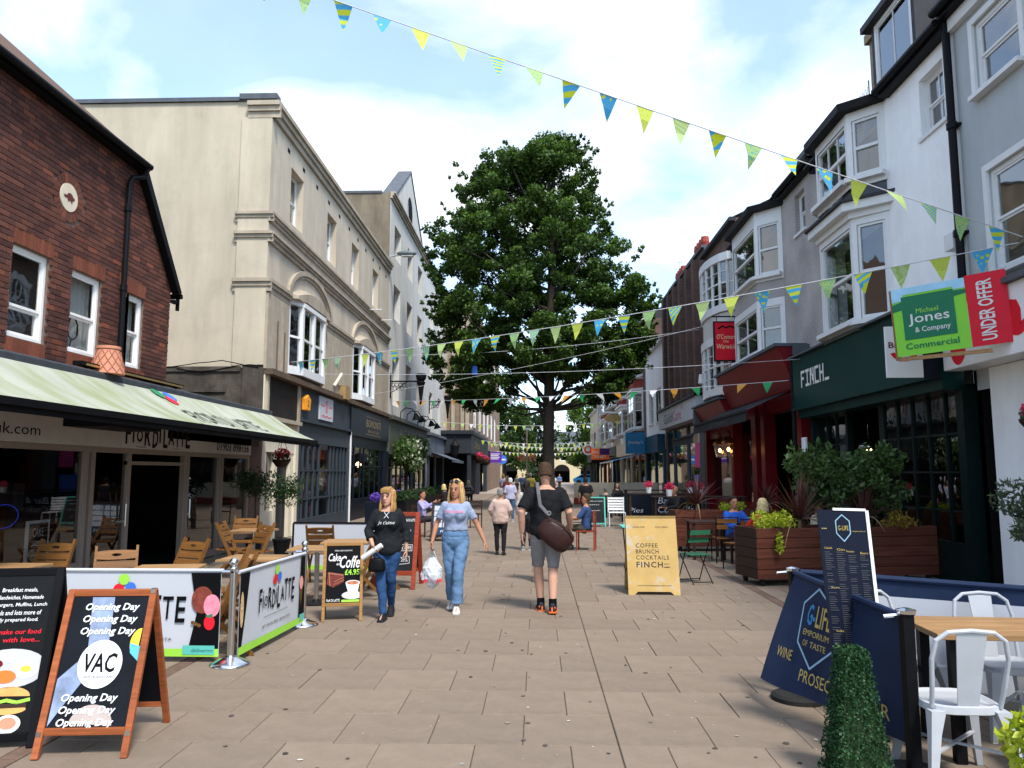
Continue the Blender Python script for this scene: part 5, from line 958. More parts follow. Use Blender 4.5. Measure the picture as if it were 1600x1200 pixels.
t = thing('projecting_sign', 'purple and blue projecting shop sign past the pub', 'sign', (-4.4, 72, 3)); b = MB(); b.box((-4.45, 72, 2.6), (-3.35, 72.06, 3.6)); b.build('board', mat('violet_panel', (.1, .03, .3), .5), t); Pv = face((-4.45, 72, 2.6), (1, 0, 0), (0, 0, 1)); b = MB(); [stroke(b, Pv, [(.1, .8 - .15 * q), (.9 - .12 * (q % 2), .8 - .15 * q)], .07) for q in range(4)]; b.build('print_rows', K['letterwhite'], t)['kind'] = 'stuff'; b = MB(); b.box((-4.75, 71.98, 2.5), (-4.46, 72.08, 3.7)); b.build('fixing', K['black'], t)
# ================================================================== end of the street
B = thing('arched_end_building', 'low ochre building with arches and grey slate roof closing the street', 'building', (8, 130, 0)); T = TY(130)
w = MB(T); hs = [(-6 + 4.4 * i, -6 + 4.4 * i + 2.6, 0, 1.9) for i in range(8)]; w.wall(-14, 34, 0, 6, hs + [(-5 + 4.4 * i, -5 + 4.4 * i + 1.3, 3.6, 5.2) for i in range(8)], 0, .5)
w.build('wall', mat('ochre_render', (.5, .42, .26), .85, var=.08), B)
for i in range(8):
    c = -6 + 4.4 * i + 1.3; b = MB(T); pts = [(c + 1.3 * math.cos(a), 1.9 + 1.1 * math.sin(a)) for a in [PI * k / 12 for k in range(13)]]; b.add([(x, z, .01) for x, z in pts], [tuple(range(13))]); b.build('arch', K['dark'], B); sash(B, T, -5 + 4.4 * i, -3.7 + 4.4 * i, 3.6, 5.2, -.2, .08, sill=False)
room(B, T, -13, 33, 0, 5.8, -.51, 3, 'dark'); b = MB(T); b.add([(-15, 6, .4), (35, 6, .4), (35, 8.8, -5), (-15, 8.8, -5)], [(0, 1, 2, 3)]); b.build('roof', K['lead'], B)
# ================================================================== VEGETATION
RNG = np.random.default_rng(11)
def leaf_cloud(name, clumps, size, m, parent=None, kind=None, aspect=.5, shell=.35, label=None, droop=0, up=0):
    """many leaf-sized faces spread through ellipsoidal clumps: (centre, radii, count)"""
    Vs = []; 
    for c, r, n in clumps:
        d = RNG.normal(size=(n, 3)); d /= np.linalg.norm(d, axis=1)[:, None]
        q = (shell + (1 - shell) * RNG.random(n)) ** .6
        p = np.array(c) + d * q[:, None] * np.array(r)
        a = RNG.normal(size=(n, 3)); a = a + d * .7; a[:, 2] += up - droop; a /= np.linalg.norm(a, axis=1)[:, None]
        b = np.cross(a, RNG.normal(size=(n, 3))); b /= np.linalg.norm(b, axis=1)[:, None]
        L = size * (.65 + .7 * RNG.random(n))[:, None]; nn = np.cross(a, b)
        Vs.append(np.stack([p - a * L * .5, p + b * L * aspect * .5 + nn * L * .06, p + a * L * .5, p - b * L * aspect * .5 + nn * L * .06], 1).reshape(-1, 3))
    if name == 'flowers': kind = 'stuff'
    v = np.concatenate(Vs); nf = len(v) // 4; me = bpy.data.meshes.new(name)
    me.vertices.add(len(v)); me.vertices.foreach_set('co', v.astype(np.float32).ravel()); me.loops.add(nf * 4); me.loops.foreach_set('vertex_index', np.arange(nf * 4, dtype=np.int32))
    me.polygons.add(nf); me.polygons.foreach_set('loop_start', np.arange(0, nf * 4, 4, dtype=np.int32)); me.polygons.foreach_set('loop_total', np.full(nf, 4, dtype=np.int32)); me.materials.append(m); me.update(calc_edges=True)
    return link(name, me, parent, kind=kind, label=label)
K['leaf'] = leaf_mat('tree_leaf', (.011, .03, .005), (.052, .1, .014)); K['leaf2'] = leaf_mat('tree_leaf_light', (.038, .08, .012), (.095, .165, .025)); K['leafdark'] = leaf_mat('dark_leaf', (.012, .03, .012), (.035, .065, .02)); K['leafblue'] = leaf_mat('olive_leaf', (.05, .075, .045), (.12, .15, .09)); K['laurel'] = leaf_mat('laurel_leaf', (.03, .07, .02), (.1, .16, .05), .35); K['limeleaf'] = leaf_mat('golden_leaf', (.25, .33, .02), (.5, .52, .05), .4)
K['box'] = leaf_mat('plastic_box_leaf', (.008, .035, .012), (.03, .085, .028), .5, .05); K['cord'] = leaf_mat('purple_blade', (.06, .018, .02), (.13, .045, .04), .45, .1); K['corddry'] = leaf_mat('straw_blade', (.2, .13, .07), (.32, .24, .13), .6, .1)
K['flower'] = leaf_mat('pink_petal', (.55, .03, .12), (.75, .1, .2), .6, .3); K['flowerwhite'] = leaf_mat('white_petal', (.7, .68, .6), (.8, .8, .75), .6, .3); K['purpleflower'] = leaf_mat('purple_petal', (.1, .05, .4), (.2, .1, .55), .6, .3)
TX, TYY = .5, 36.0
tree = thing('street_tree', 'tall leafy green tree standing in the middle of the street', 'tree', (TX, TYY, 0))
PR = [(4.6, -3.2, 2.4), (5.6, -4.4, 4.2), (7, -5, 4.9), (8.2, -4.8, 5.1), (9.4, -4.9, 5.3), (10.6, -4.7, 5.0), (11.8, -5.1, 4.2), (13, -4.6, 3.2), (14, -3.8, 2.9), (15.2, -3.5, 2.6), (16.4, -2.4, 2.3), (17.2, -.2, 1.6), (17.9, .5, 1.1)]
def prof(z):
    for (z0, a0, b0), (z1, a1, b1) in zip(PR[:-1], PR[1:]):
        if z0 <= z <= z1: q = (z - z0) / (z1 - z0); return a0 + (a1 - a0) * q, b0 + (b1 - b0) * q
    return -.3, .8
random.seed(5); clumps = []
for i in range(1000):
    z = 4.8 + 12.8 * rnd() ** 1.25; a, b = prof(z); r = ru(.26, .62); x = ru(a + r * .6, b - r * .6) if b - a > 2 * r else (a + b) / 2; hw = (b - a) / 2
    yy = TYY + ru(-1, 1) * min(4.4, max(.6, hw)) * math.sqrt(max(.05, 1 - ((x - (a + b) / 2) / (hw + .01)) ** 2))
    if z < 6.3 and abs(x - TX) < 1.0 + (6.3 - z): continue
    if noise.noise(Vector((x * .7 + 3, yy * .7, z * .7))) < -.28: continue
    x += ru(-.45, .45)
    clumps.append(((x, yy, z), (r, r, r * .68), int(190 * r * r / .36 * 1.05) + 65))
for i in range(90): r = ru(.3, .55); clumps.append(((ru(-3.6, 4.0), TYY + ru(-2.5, 2.5), ru(6.0, 8.6)), (r, r, r * .7), 130))
for u, v in ((672, 360), (690, 372), (700, 420), (690, 455), (672, 560), (690, 570), (760, 245), (775, 250), (785, 240), (860, 222), (880, 230), (985, 500), (1000, 440), (1010, 480), (1005, 540), (960, 380), (975, 385), (725, 300), (745, 275), (735, 620), (760, 640), (985, 575), (955, 610), (700, 480), (925, 270)): c = PY(u, v, TYY - ru(-.5, 2)); r = ru(.3, .5); clumps.append((tuple(c), (r, r, r * .7), 110))
for i in range(150):                                             # loose twigs of leaves that break the outline
    z = ru(5.0, 17.2); a, b = prof(z); s_ = random.choice((-1, 1)); x = (a if s_ < 0 else b) + ru(-.3, .1) * s_; yy = TYY + ru(-1.5, 1.5); r = ru(.1, .2)
    for k in range(random.randint(2, 5)): clumps.append(((x + s_ * k * .14, yy, z + k * ru(.02, .2)), (r, r, r * .8), 16)); r *= .85
leaf_cloud('crown', clumps, .175, K['leaf'], tree, aspect=.55, shell=.15)
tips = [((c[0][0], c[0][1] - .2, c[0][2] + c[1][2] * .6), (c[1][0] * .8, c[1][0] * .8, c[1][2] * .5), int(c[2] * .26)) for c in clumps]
leaf_cloud('crown_highlights', tips, .15, K['leaf2'], tree)  # paler leaves on clump tops and near sides: highlights put into the colour
tk = MB(); tk.tube([(TX, TYY, -.05), (TX + .02, TYY, .25), (TX + .02, TYY, 1.2), (TX, TYY, 3), (TX + .05, TYY, 5), (TX + .1, TYY + .05, 8), (TX + .2, TYY, 11), (TX + .25, TYY, 14.5), (TX + .3, TYY, 16.5)], [.42, .33, .29, .27, .26, .22, .17, .1, .05], 14)
tk = tk.build('trunk', K['bark'], tree, smooth=True); random.seed(9)
lm = MB()
for c, r, n in random.sample(clumps[:300], 70):
    z0 = max(4.6, c[2] - ru(1.2, 3.5)); q = Vector((TX + .1, TYY, z0)); e = Vector(c); mid = (q + e) / 2 + Vector((0, 0, -.3)); lm.tube([q, mid, e], [.1 * ru(.6, 1.3), .055, .015], 6)
lm.tube([(TX - .05, TYY, 3.6), (TX - .35, TYY, 4.6), (TX - .55, TYY, 6)], [.1, .08, .04], 8); lm.build('limbs', K['bark'], tree, smooth=True)
def far_tree(name, label, x, y, h, w, m='leaf', n=60, size=.4, grp='trees at the end of the street', seed=1, base=.25):
    random.seed(seed); t = thing(name, label, 'tree', (x, y, 0), 0, grp); cl = []
    for i in range(n):
        q = rnd(); z = h * (base + (1 - base) * q); hw = w / 2 * math.sqrt(max(.05, 1 - ((q - .42) / .62) ** 2)); a = rnd() * 2 * PI; rr = hw * math.sqrt(rnd()); r = ru(.1, .17) * w; cl.append(((x + rr * math.cos(a), y + rr * math.sin(a), z), (r, r, r * .75), 130))
    leaf_cloud('crown', cl, size, K[m], t); b = MB(); b.tube([(x, y, -.05), (x, y, h * .3), (x + .2, y, h * .8)], [w * .045, w * .035, w * .01], 8)
    for c, r, _ in cl[:10]: b.tube([(x, y, h * .3), ((x + c[0]) / 2, (y + c[1]) / 2, (h * .3 + c[2]) / 2 - .2), c], [w * .02, w * .012, .02], 5)
    b.build('trunk', K['bark'], t); return t
far_tree('far_tree', 'dark green tree standing past the brown brick pub', -4.6, 106, 11.5, 8, 'leaf', 60, .45, seed=3)
far_tree('far_tree', 'broad dark green tree left of the arched end building', -.6, 114, 10, 8, 'leafdark', 60, .45, seed=4)
far_tree('far_tree', 'pale leafed tree in front of the purple sign', -6.8, 100, 8, 5, 'leaf2', 40, .4, seed=5)
far_tree('far_tree', 'bright green tree beside the cream end house', 6.0, 98, 11, 5.6, 'leaf2', 60, .4, seed=6)
far_tree('far_tree', 'tall green tree rising behind the terrace end', 9.2, 106, 14, 7, 'leaf', 50, .45, seed=7)
random.seed(21)
bb = thing('round_bush', 'round dark clipped bush in the distance by the crowd', 'bush', (.2, 62, 0)); leaf_cloud('foliage', [((.2, 62, 1.2), (1.25, 1.25, 1.05), 1600), ((.2, 62, 1.2), (.9, .9, .8), 500)], .22, K['leafdark'], bb); b = MB(); b.lathe([(.3, 0), (.4, .4), (.35, .4)], (.2, 62, 0), 12); b.build('pot', K['black'], bb)
def standard(name, label, loc, h, r, m, size=.07, n=900, pot=True, grp=None, cat='potted tree', flat=.8, sr=.018, mh=0):
    t = thing(name, label, cat, loc, 0, grp); x, y, z = loc
    leaf_cloud('foliage', [((x + ru(-.5, .5) * r, y + ru(-.5, .5) * r, z + h + ru(-.4, .4) * r), (r * ru(.4, .65), r * ru(.4, .65), r * flat * ru(.35, .6)), n // 12) for i in range(12)], size, K[m], t, aspect=.32, up=mh)
    b = MB(); pts = [(x, y, z + (.3 if pot else 0)), (x + .01, y, z + h * .6), (x, y, z + h)]; b.tube(pts, sr, 7)
    for i in range(12): a = rnd() * 6.3; b.tube([(x, y, z + h - r * .5), (x + r * .5 * math.cos(a), y + r * .5 * math.sin(a), z + h + r * ru(-.1, .5))], [.01, .003], 4)
    b.build('stem', K['bark'], t)
    if pot: b = MB(); b.lathe([(.13, 0), (.17, .3), (.185, .32), (.185, .36), (.15, .36)], loc, 14); b.build('pot', K['black'], t)
    return t
standard('olive_tree', 'small standard olive tree beside the brick pier by the cream door', (-5.85, 15.9, 0), 1.42, .5, 'leafdark', .085, 1100, grp='potted olive trees by the cream door'); standard('olive_tree', 'small standard olive tree in front of the blue grey shop window', (-5.2, 15.7, 0), 1.35, .48, 'leafdark', .085, 1100, grp='potted olive trees by the cream door')
standard('olive_tree', 'grey green standard olive tree in front of the white pilaster', (6.02, 9.5, 0), 1.2, .52, 'leafblue', .085, 3600, sr=.03, mh=.3)
def basket(name, label, c, r, fm, lm_='leaf', wall=None):
    t = thing(name, label, 'flower basket', c); x, y, z = c
    b = MB(); b.lathe([(.03, -r * .75), (r * .45, -r * .6), (r * .75, -r * .2), (r * .8, 0), (r * .7, 0)], c, 14); b.build('bowl', K['wooddark'], t)
    leaf_cloud('foliage', [((x, y, z + r * .15), (r * .85, r * .85, r * .5), 260)], r * .22, K[lm_], t); leaf_cloud('flowers', [((x, y, z + r * .5), (r * .7, r * .7, r * .5), 130)], r * .26, K[fm], t, aspect=.9)
    b = MB()
    for k in range(3): a = 2 * PI * k / 3; b.tube([(x + r * .75 * math.cos(a), y + r * .75 * math.sin(a), z), (x, y, z + r * 2.2)], .006, 4)
    if wall: b.tube([(x, y, z + r * 2.2), wall], .012, 5)
    b.build('chains', K['blackmetal'], t)
basket('hanging_basket', 'hanging basket of pink flowers beside the brick pier', (-6.0, 17.9, 2.0), .27, 'flower', wall=(XL, 17.9, 2.6)); basket('hanging_basket', 'hanging basket of pink flowers on the white pilaster', (6.08, 9.58, 2.35), .22, 'flower', 'leafblue', wall=(XR, 9.58, 2.9))
for i, (x, y, z, lb) in enumerate(((-4.3, 57, 2.7, 'hanging basket of flowers at the near end of the pub front'), (-4.3, 64, 2.6, 'hanging basket of red flowers on the far pub pillar'))): basket('hanging_basket', lb, (x, y, z), .5, 'flower', wall=(-4.7, y, z + 1.1))
sh = thing('climbing_plant', 'leafy white flowering plant hanging in front of the sage fascia', 'plant', (-6.0, 36.5, 2)); leaf_cloud('foliage', [((-6.0 + ru(-.2, .2), 36.5 + ru(-2, 2), 2.6 + ru(-.5, .5)), (.5, .9, .55), 260) for i in range(8)], .2, K['laurel'], sh); leaf_cloud('flowers', [((-5.9, 36.5, 2.6), (.6, 2.2, .8), 160)], .16, K['flowerwhite'], sh, aspect=.9); b = MB(); b.tube([(-6.2, 36.5, 0), (-6.2, 36.5, 2.6)], .05, 6); b.build('stem', K['bark'], sh)
hg = thing('box_hedge', 'low clipped green hedge in troughs outside the sage shopfront', 'hedge', (-4.9, 33, 0)); leaf_cloud('foliage', [((-4.9, 27.5 + i * .55, .82), (.3, .45, .24), 230) for i in range(26)], .1, K['leafdark'], hg); b = MB(); b.box((-5.15, 27.3, 0), (-4.65, 41.5, .68)); b.build('trough', K['black'], hg)
def cordyline(loc, L, label, n=70, grp='purple cordylines in the planters'):
    t = thing('cordyline', label, 'plant', loc, 0, grp); b = MB(); dr = MB(); x, y, z = loc
    for i in range(n):
        a = rnd() * 2 * PI; el = rad(ru(20, 85)); l = L * ru(.75, 1.1); w = ru(.012, .02); dirv = Vector((math.cos(a) * math.cos(el), math.sin(a) * math.cos(el), math.sin(el))); side = Vector((-math.sin(a), math.cos(a), 0)); sag = l * (.05 + .35 * math.cos(el) ** 2)
        ring = []; old = el < rad(32) and rnd() < .55
        for k in range(6): q = k / 5; p = Vector(loc) + dirv * l * q - Vector((0, 0, sag * q * q * (2.4 if old else 1))); ww = w * (1 - q ** 2) + .001; ring.append((p - side * ww, p + side * ww + Vector((0, 0, ww * .5))))
        (dr if old else b).add([p for r_ in ring for p in r_], [(2 * k, 2 * k + 1, 2 * k + 3, 2 * k + 2) for k in range(5)])
    b.build('blades', K['cord'], t); dr.build('dry_blades', K['corddry'], t); b = MB(); b.tube([(x, y, z - .12), (x, y, z + .1)], .03, 8); b.build('stem', K['corddry'], t)
# ================================================================== BUNTING
YG, SB, TE, LM = (.62, .72, .03), (.07, .42, .72), (.06, .38, .42), (.45, .62, .16)
PEN = [pennant_mat('pennant_sun', YG, SB, 'rings'), pennant_mat('pennant_teal_dots', TE, (.4, .6, .2), 'dots', 34), pennant_mat('pennant_stripe', YG, SB, 'bands'), pennant_mat('pennant_blue_dots', YG, SB, 'dots', 13), pennant_mat('pennant_lime', (.6, .7, .02), (.66, .75, .12), 'dots', 20), pennant_mat('pennant_swirl', LM, (.55, .72, .35), 'rings', 40)]
IR = [pennant_mat('flag_orange', (.8, .33, .03), (.85, .4, .06), 'dots'), pennant_mat('flag_green', (.02, .4, .13), (.04, .45, .16), 'dots'), pennant_mat('flag_white', (.75, .75, .75), (.8, .8, .8), 'dots')]
K['cordline'] = mat('bunting_tape', (.55, .55, .58), .8, var=.1)
def bunting(A, B_, sag, n, w, h, mats, label, gap=(), blow=.35, seed=0, start=.01, end=.99, cord=.007):
    random.seed(seed); A, B_ = Vector(A), Vector(B_); t = thing('bunting', label, 'bunting', tuple(A), 0, 'bunting strung across the street')
    P = lambda q: A.lerp(B_, q) - Vector((0, 0, sag * 4 * q * (1 - q)))
    b = MB(); b.tube([P(k / 40) for k in range(41)], cord, 5); b.build('cord', K['cordline'], t); L = (B_ - A).length
    for i in range(n):
        q = start + (end - start) * (i + .5) / n
        if any(a < i < c for a, c in gap): continue
        e = w / L / 2; p0, p1 = P(q - e), P(q + e); dv = (p1 - p0).normalized(); out = dv.cross(Vector((0, 0, 1))).normalized()
        wind = (out * ru(-1, 1) + dv * ru(-.5, .5)) * blow * ru(.2, 1); dn = (Vector((0, 0, -1)) + wind).normalized(); tip = (p0 + p1) / 2 + dn * h; bow = out * h * ru(-.12, .12); m0, m1 = p0.lerp(tip, .5) + bow, p1.lerp(tip, .5) + bow
        f = MB(); f.add([p0, p1, m1, m0, tip], [(0, 1, 2, 3), (3, 2, 4)]); f.build('flag', mats[i % len(mats)], t)
RA = tuple(PX(1598, 370, XR - .05)); _q = PY(530, 0, 8.8); LA0 = Vector(RA) + (_q - Vector(RA)) * ((6.45 + 6.5) / (RA[0] - _q.x))
bunting(tuple(LA0), RA, .03, 27, .24, .33, PEN, 'lime and blue pennants high across the sky from brick wall to grey wall', seed=1, blow=1.0)
LA = tuple(PX(455, 566, XL + .05)); bunting(LA, (RA[0], RA[1] + .1, RA[2] - .05), .16, 31, .27, .34, [PEN[3], PEN[2], PEN[1], PEN[0], PEN[5], PEN[4]], 'lime and blue pennants from the cream corner up to the grey wall', gap=((3, 5),), seed=2, blow=.3)
bunting((XL + .1, 33.9, 4.85), (6.05, 18.6, 3.9), .12, 26, .3, .3, IR, 'orange white and green flags from the sage shopfront to the pub', seed=3, blow=1.6)
for i, (y0, z0, z1, n, lb) in enumerate(((50, 5.0, 5.3, 22, 'pale pennants across the street beyond the big tree'), (60, 4.2, 4.4, 24, 'pale pennants level with the pub pillar'), (72, 4.4, 4.3, 26, 'small pennants beyond the purple sign'), (84, 4.0, 4.2, 26, 'small pennants before the far trees'), (94, 5.2, 5.0, 24, 'tiny pennants nearest the arched end building'))):
    bunting((XL + .1 if y0 < 54 else -4.6, y0, z0), (XR - .05, y0 + 3, z1), .35, n, .26, .34, [PEN[4], PEN[1], PEN[5], IR[2]], lb, seed=10 + i, blow=.3, cord=.012)
t = thing('pendant_cable', 'thin cable across the street carrying one small blue pendant lamp', 'cable', (XL, 34, 6.5)); b = MB(); A = Vector((XL + .05, 33.8, 6.9)); E_ = Vector((6.4, 30, 7.3)); b.tube([A.lerp(E_, k / 20) - Vector((0, 0, 1.0 * k / 20 * (1 - k / 20))) for k in range(21)], .008, 4); b.build('cable', K['cordline'], t)
q = .31; p = A.lerp(E_, q) - Vector((0, 0, 1.0 * q * (1 - q))); b = MB(); b.tube([p, p - Vector((.12, 0, .3)), p - Vector((.15, 0, .55))], .012, 5); b.lathe([(.04, .0), (.12, -.05), (.13, -.4), (.05, -.42)], tuple(p - Vector((.15, 0, .55))), 10); b.build('pendant', K['blue'], t)
for i, (a, e, sg_) in enumerate((((XL + .05, 22.0, 4.55), (6.4, 17.6, 4.3), .5), ((XL + .05, 28, 4.5), (6.4, 25, 6.7), .6))): b = MB(); a, e = Vector(a), Vector(e); b.tube([a.lerp(e, k / 24) - Vector((0, 0, sg_ * 4 * k / 24 * (1 - k / 24) * .3)) for k in range(25)], .005, 4); tag(b.build('overhead_wire', K['cordline']), ('bare thin wire from the cream bay to the green fascia', 'bare thin wire from the cream building up to the bow windows')[i], 'wire')
# ================================================================== STREET FURNITURE
random.seed(31)
def put(root, x, y, deg): root.location = (x, y, 0); root.rotation_euler = (0, 0, rad(deg)); return root
# ------------------------------------------------------------------ folding teak chairs (local: sits facing -y, back at +y)
def holed_plank(b, w, h, t, hx, hy, R, c):
    n = 16; c = Vector(c); out = []; inn = []
    for k in range(n):
        a = 2 * PI * k / n + PI / n; ca, sa = math.cos(a), math.sin(a); q = min(w / 2 / max(abs(ca), 1e-6), h / 2 / max(abs(sa), 1e-6)); out.append((ca * q, sa * q)); inn.append((hx * ca, hy * sa))
    vs = [c + R @ Vector((x, d, z)) for d in (-t / 2, t / 2) for ring in (out, inn) for x, z in ring]; fs = []
    for k in range(n):
        j = (k + 1) % n; fs += [(k, j, n + j, n + k), (2 * n + k, 3 * n + k, 3 * n + j, 2 * n + j), (k, 2 * n + k, 2 * n + j, j), (n + k, n + j, 3 * n + j, 3 * n + k)]
    b.add(vs, fs)
def make_chair(label, grp):
    t = thing('folding_chair', label, 'chair', (0, 0, 0), 0, grp); Rb = Matrix.Rotation(rad(-14), 3, 'X')
    for sx in (-1, 1):
        x = sx * .2; b = MB(); b.bar((x, -.22, .0), (x, .2, .9), .025, .045); b.build('leg', K['woodteak'], t); b = MB(); b.bar((x * .86, .26, .0), (x * .86, -.2, .46), .025, .04); b.build('leg', K['woodteak'], t)
    for i in range(5): b = MB(); b.box((-.19, -.2 + i * .082, .44 + .004 * i), (.19, -.13 + i * .082, .46 + .004 * i)); b.build('seat_slat', K['woodteak'], t, bevel=.004)
    for i, z in enumerate((.62, .71, .81)):
        b = MB(); y = .07 + (z - .6) * .42 - .01; Rr = Matrix.Rotation(rad(-25), 3, 'X')
        if i == 2: holed_plank(b, .42, .105, .022, .05, .017, Rr, (0, y, z))
        else: b.obox((0, y, z), (.42, .022, .082), Rr)
        b.build('back_slat', K['woodteak'], t)
    return t
CH = make_chair('teak folding chair', 'teak folding chairs of the ice cream parlour')
spots = [(-5.75, 9.0, 0, 'teak folding chair with its back to the parlour window near the chalked CAKE board'), (-4.5, 8.2, 25, 'teak folding chair behind the white banner in front of the open doorway'), (-4.25, 9.25, -25, 'teak folding chair tilted beside the doorway between two small tables'), (-5.35, 14.0, 5, 'teak folding chair by the window end nearest the brick pier'), (-4.45, 12.2, -40, 'teak folding chair turned towards the blue grey shop'), (-5.0, 12.6, 95, 'teak folding chair sideways to the pedestal table by the parlour door'), (-3.3, 8.3, -70, 'folded teak chair leaning behind the side banner'), (-2.95, 7.45, -80, 'teak chair squeezed between the two steel posts'), (-3.35, 12.0, 185, 'teak folding chair in front of the white screen'), (-2.35, 10.6, -70, 'teak folding chair behind the cake and coffee board'), (-2.3, 11.3, -95, 'teak folding chair next to the red framed chalkboard')]
for i, (x, y, a, lb) in enumerate(spots):
    o = CH if i == 0 else dup(CH, (0, 0, 0), 0)
    o['label'] = lb; put(o, x, y, a)
def make_table(name, label, grp, w=.66, d=.62, top='woodtop', z=.72):
    t = thing(name, label, 'table', (0, 0, 0), 0, grp)
    for i in range(5): b = MB(); y0 = -d / 2 + i * d / 5; b.box((-w / 2, y0 + .003, z - .022), (w / 2, y0 + d / 5 - .003, z)); b.build('top_slat', K[top], t, bevel=.003)
    b = MB(); b.box((-w / 2 - .012, -d / 2 - .012, z - .034), (w / 2 + .012, d / 2 + .012, z - .023)); b.build('metal_rim', K['steel'], t)
    b = MB(); b.cyl((0, 0, .03), (0, 0, z - .03), .032, None, 12); b.build('pedestal', K['steel'], t); b = MB(); b.lathe([(.22, 0), (.22, .015), (.05, .03), (.03, .06)], (0, 0, 0), 20); b.build('base', K['blackmetal'], t); return t
TB = make_table('cafe_table', 'x', 'small slatted cafe tables of the ice cream parlour')
for i, (x, y, a, lb) in enumerate(((-5.6, 8.05, 0, 'slatted wooden table by the parlour window under the awning'), (-3.85, 8.0, 10, 'slatted wooden table just behind the white front banner'), (-3.3, 9.0, 0, 'slatted wooden table with bright metal rim beside the side banner'), (-4.9, 13.3, 0, 'slatted wooden table by the open parlour door'), (-2.9, 10.2, 5, 'slatted wooden table behind the cake and coffee board'), (-2.75, 11.2, 5, 'slatted wooden table in front of the white screen'))):
    o = TB if i == 0 else dup(TB, (0, 0, 0), 0)
    o['label'] = lb; put(o, x, y, a)
# ------------------------------------------------------------------ steel posts and ice-cream banners
def post(x, y, lb):
    t = thing('barrier_post', lb, 'post', (x, y, 0), 0, 'steel barrier posts'); b = MB(); b.lathe([(.175, 0), (.175, .012), (.15, .03), (.06, .07), (.033, .085)], (x, y, 0), 28); b.build('base', K['chrome'], t, smooth=True)
    b = MB(); b.cyl((x, y, .08), (x, y, .84), .03, None, 16); b.build('pole', K['steel'], t, smooth=False); b = MB(); b.ell((x, y, .895), (.04, .04, .04), 14, 10); b.lathe([(.036, .82), (.036, .85), (.02, .862)], (x, y, 0), 14); b.build('finial', K['chrome'], t, smooth=True); b = MB(); b.tube([(x - .1, y, .81), (x + .04, y, .81)], .014, 8); b.tube([(x, y - .03, .81), (x, y + .1, .81)], .014, 8); b.build('hook', K['chrome'], t)
S1, S2 = (-2.74, 6.98), (-2.63, 8.75)
post(*S1, 'brushed steel barrier post at the corner of the two ice cream banners'); post(*S2, 'brushed steel barrier post at the far end of the side banner')
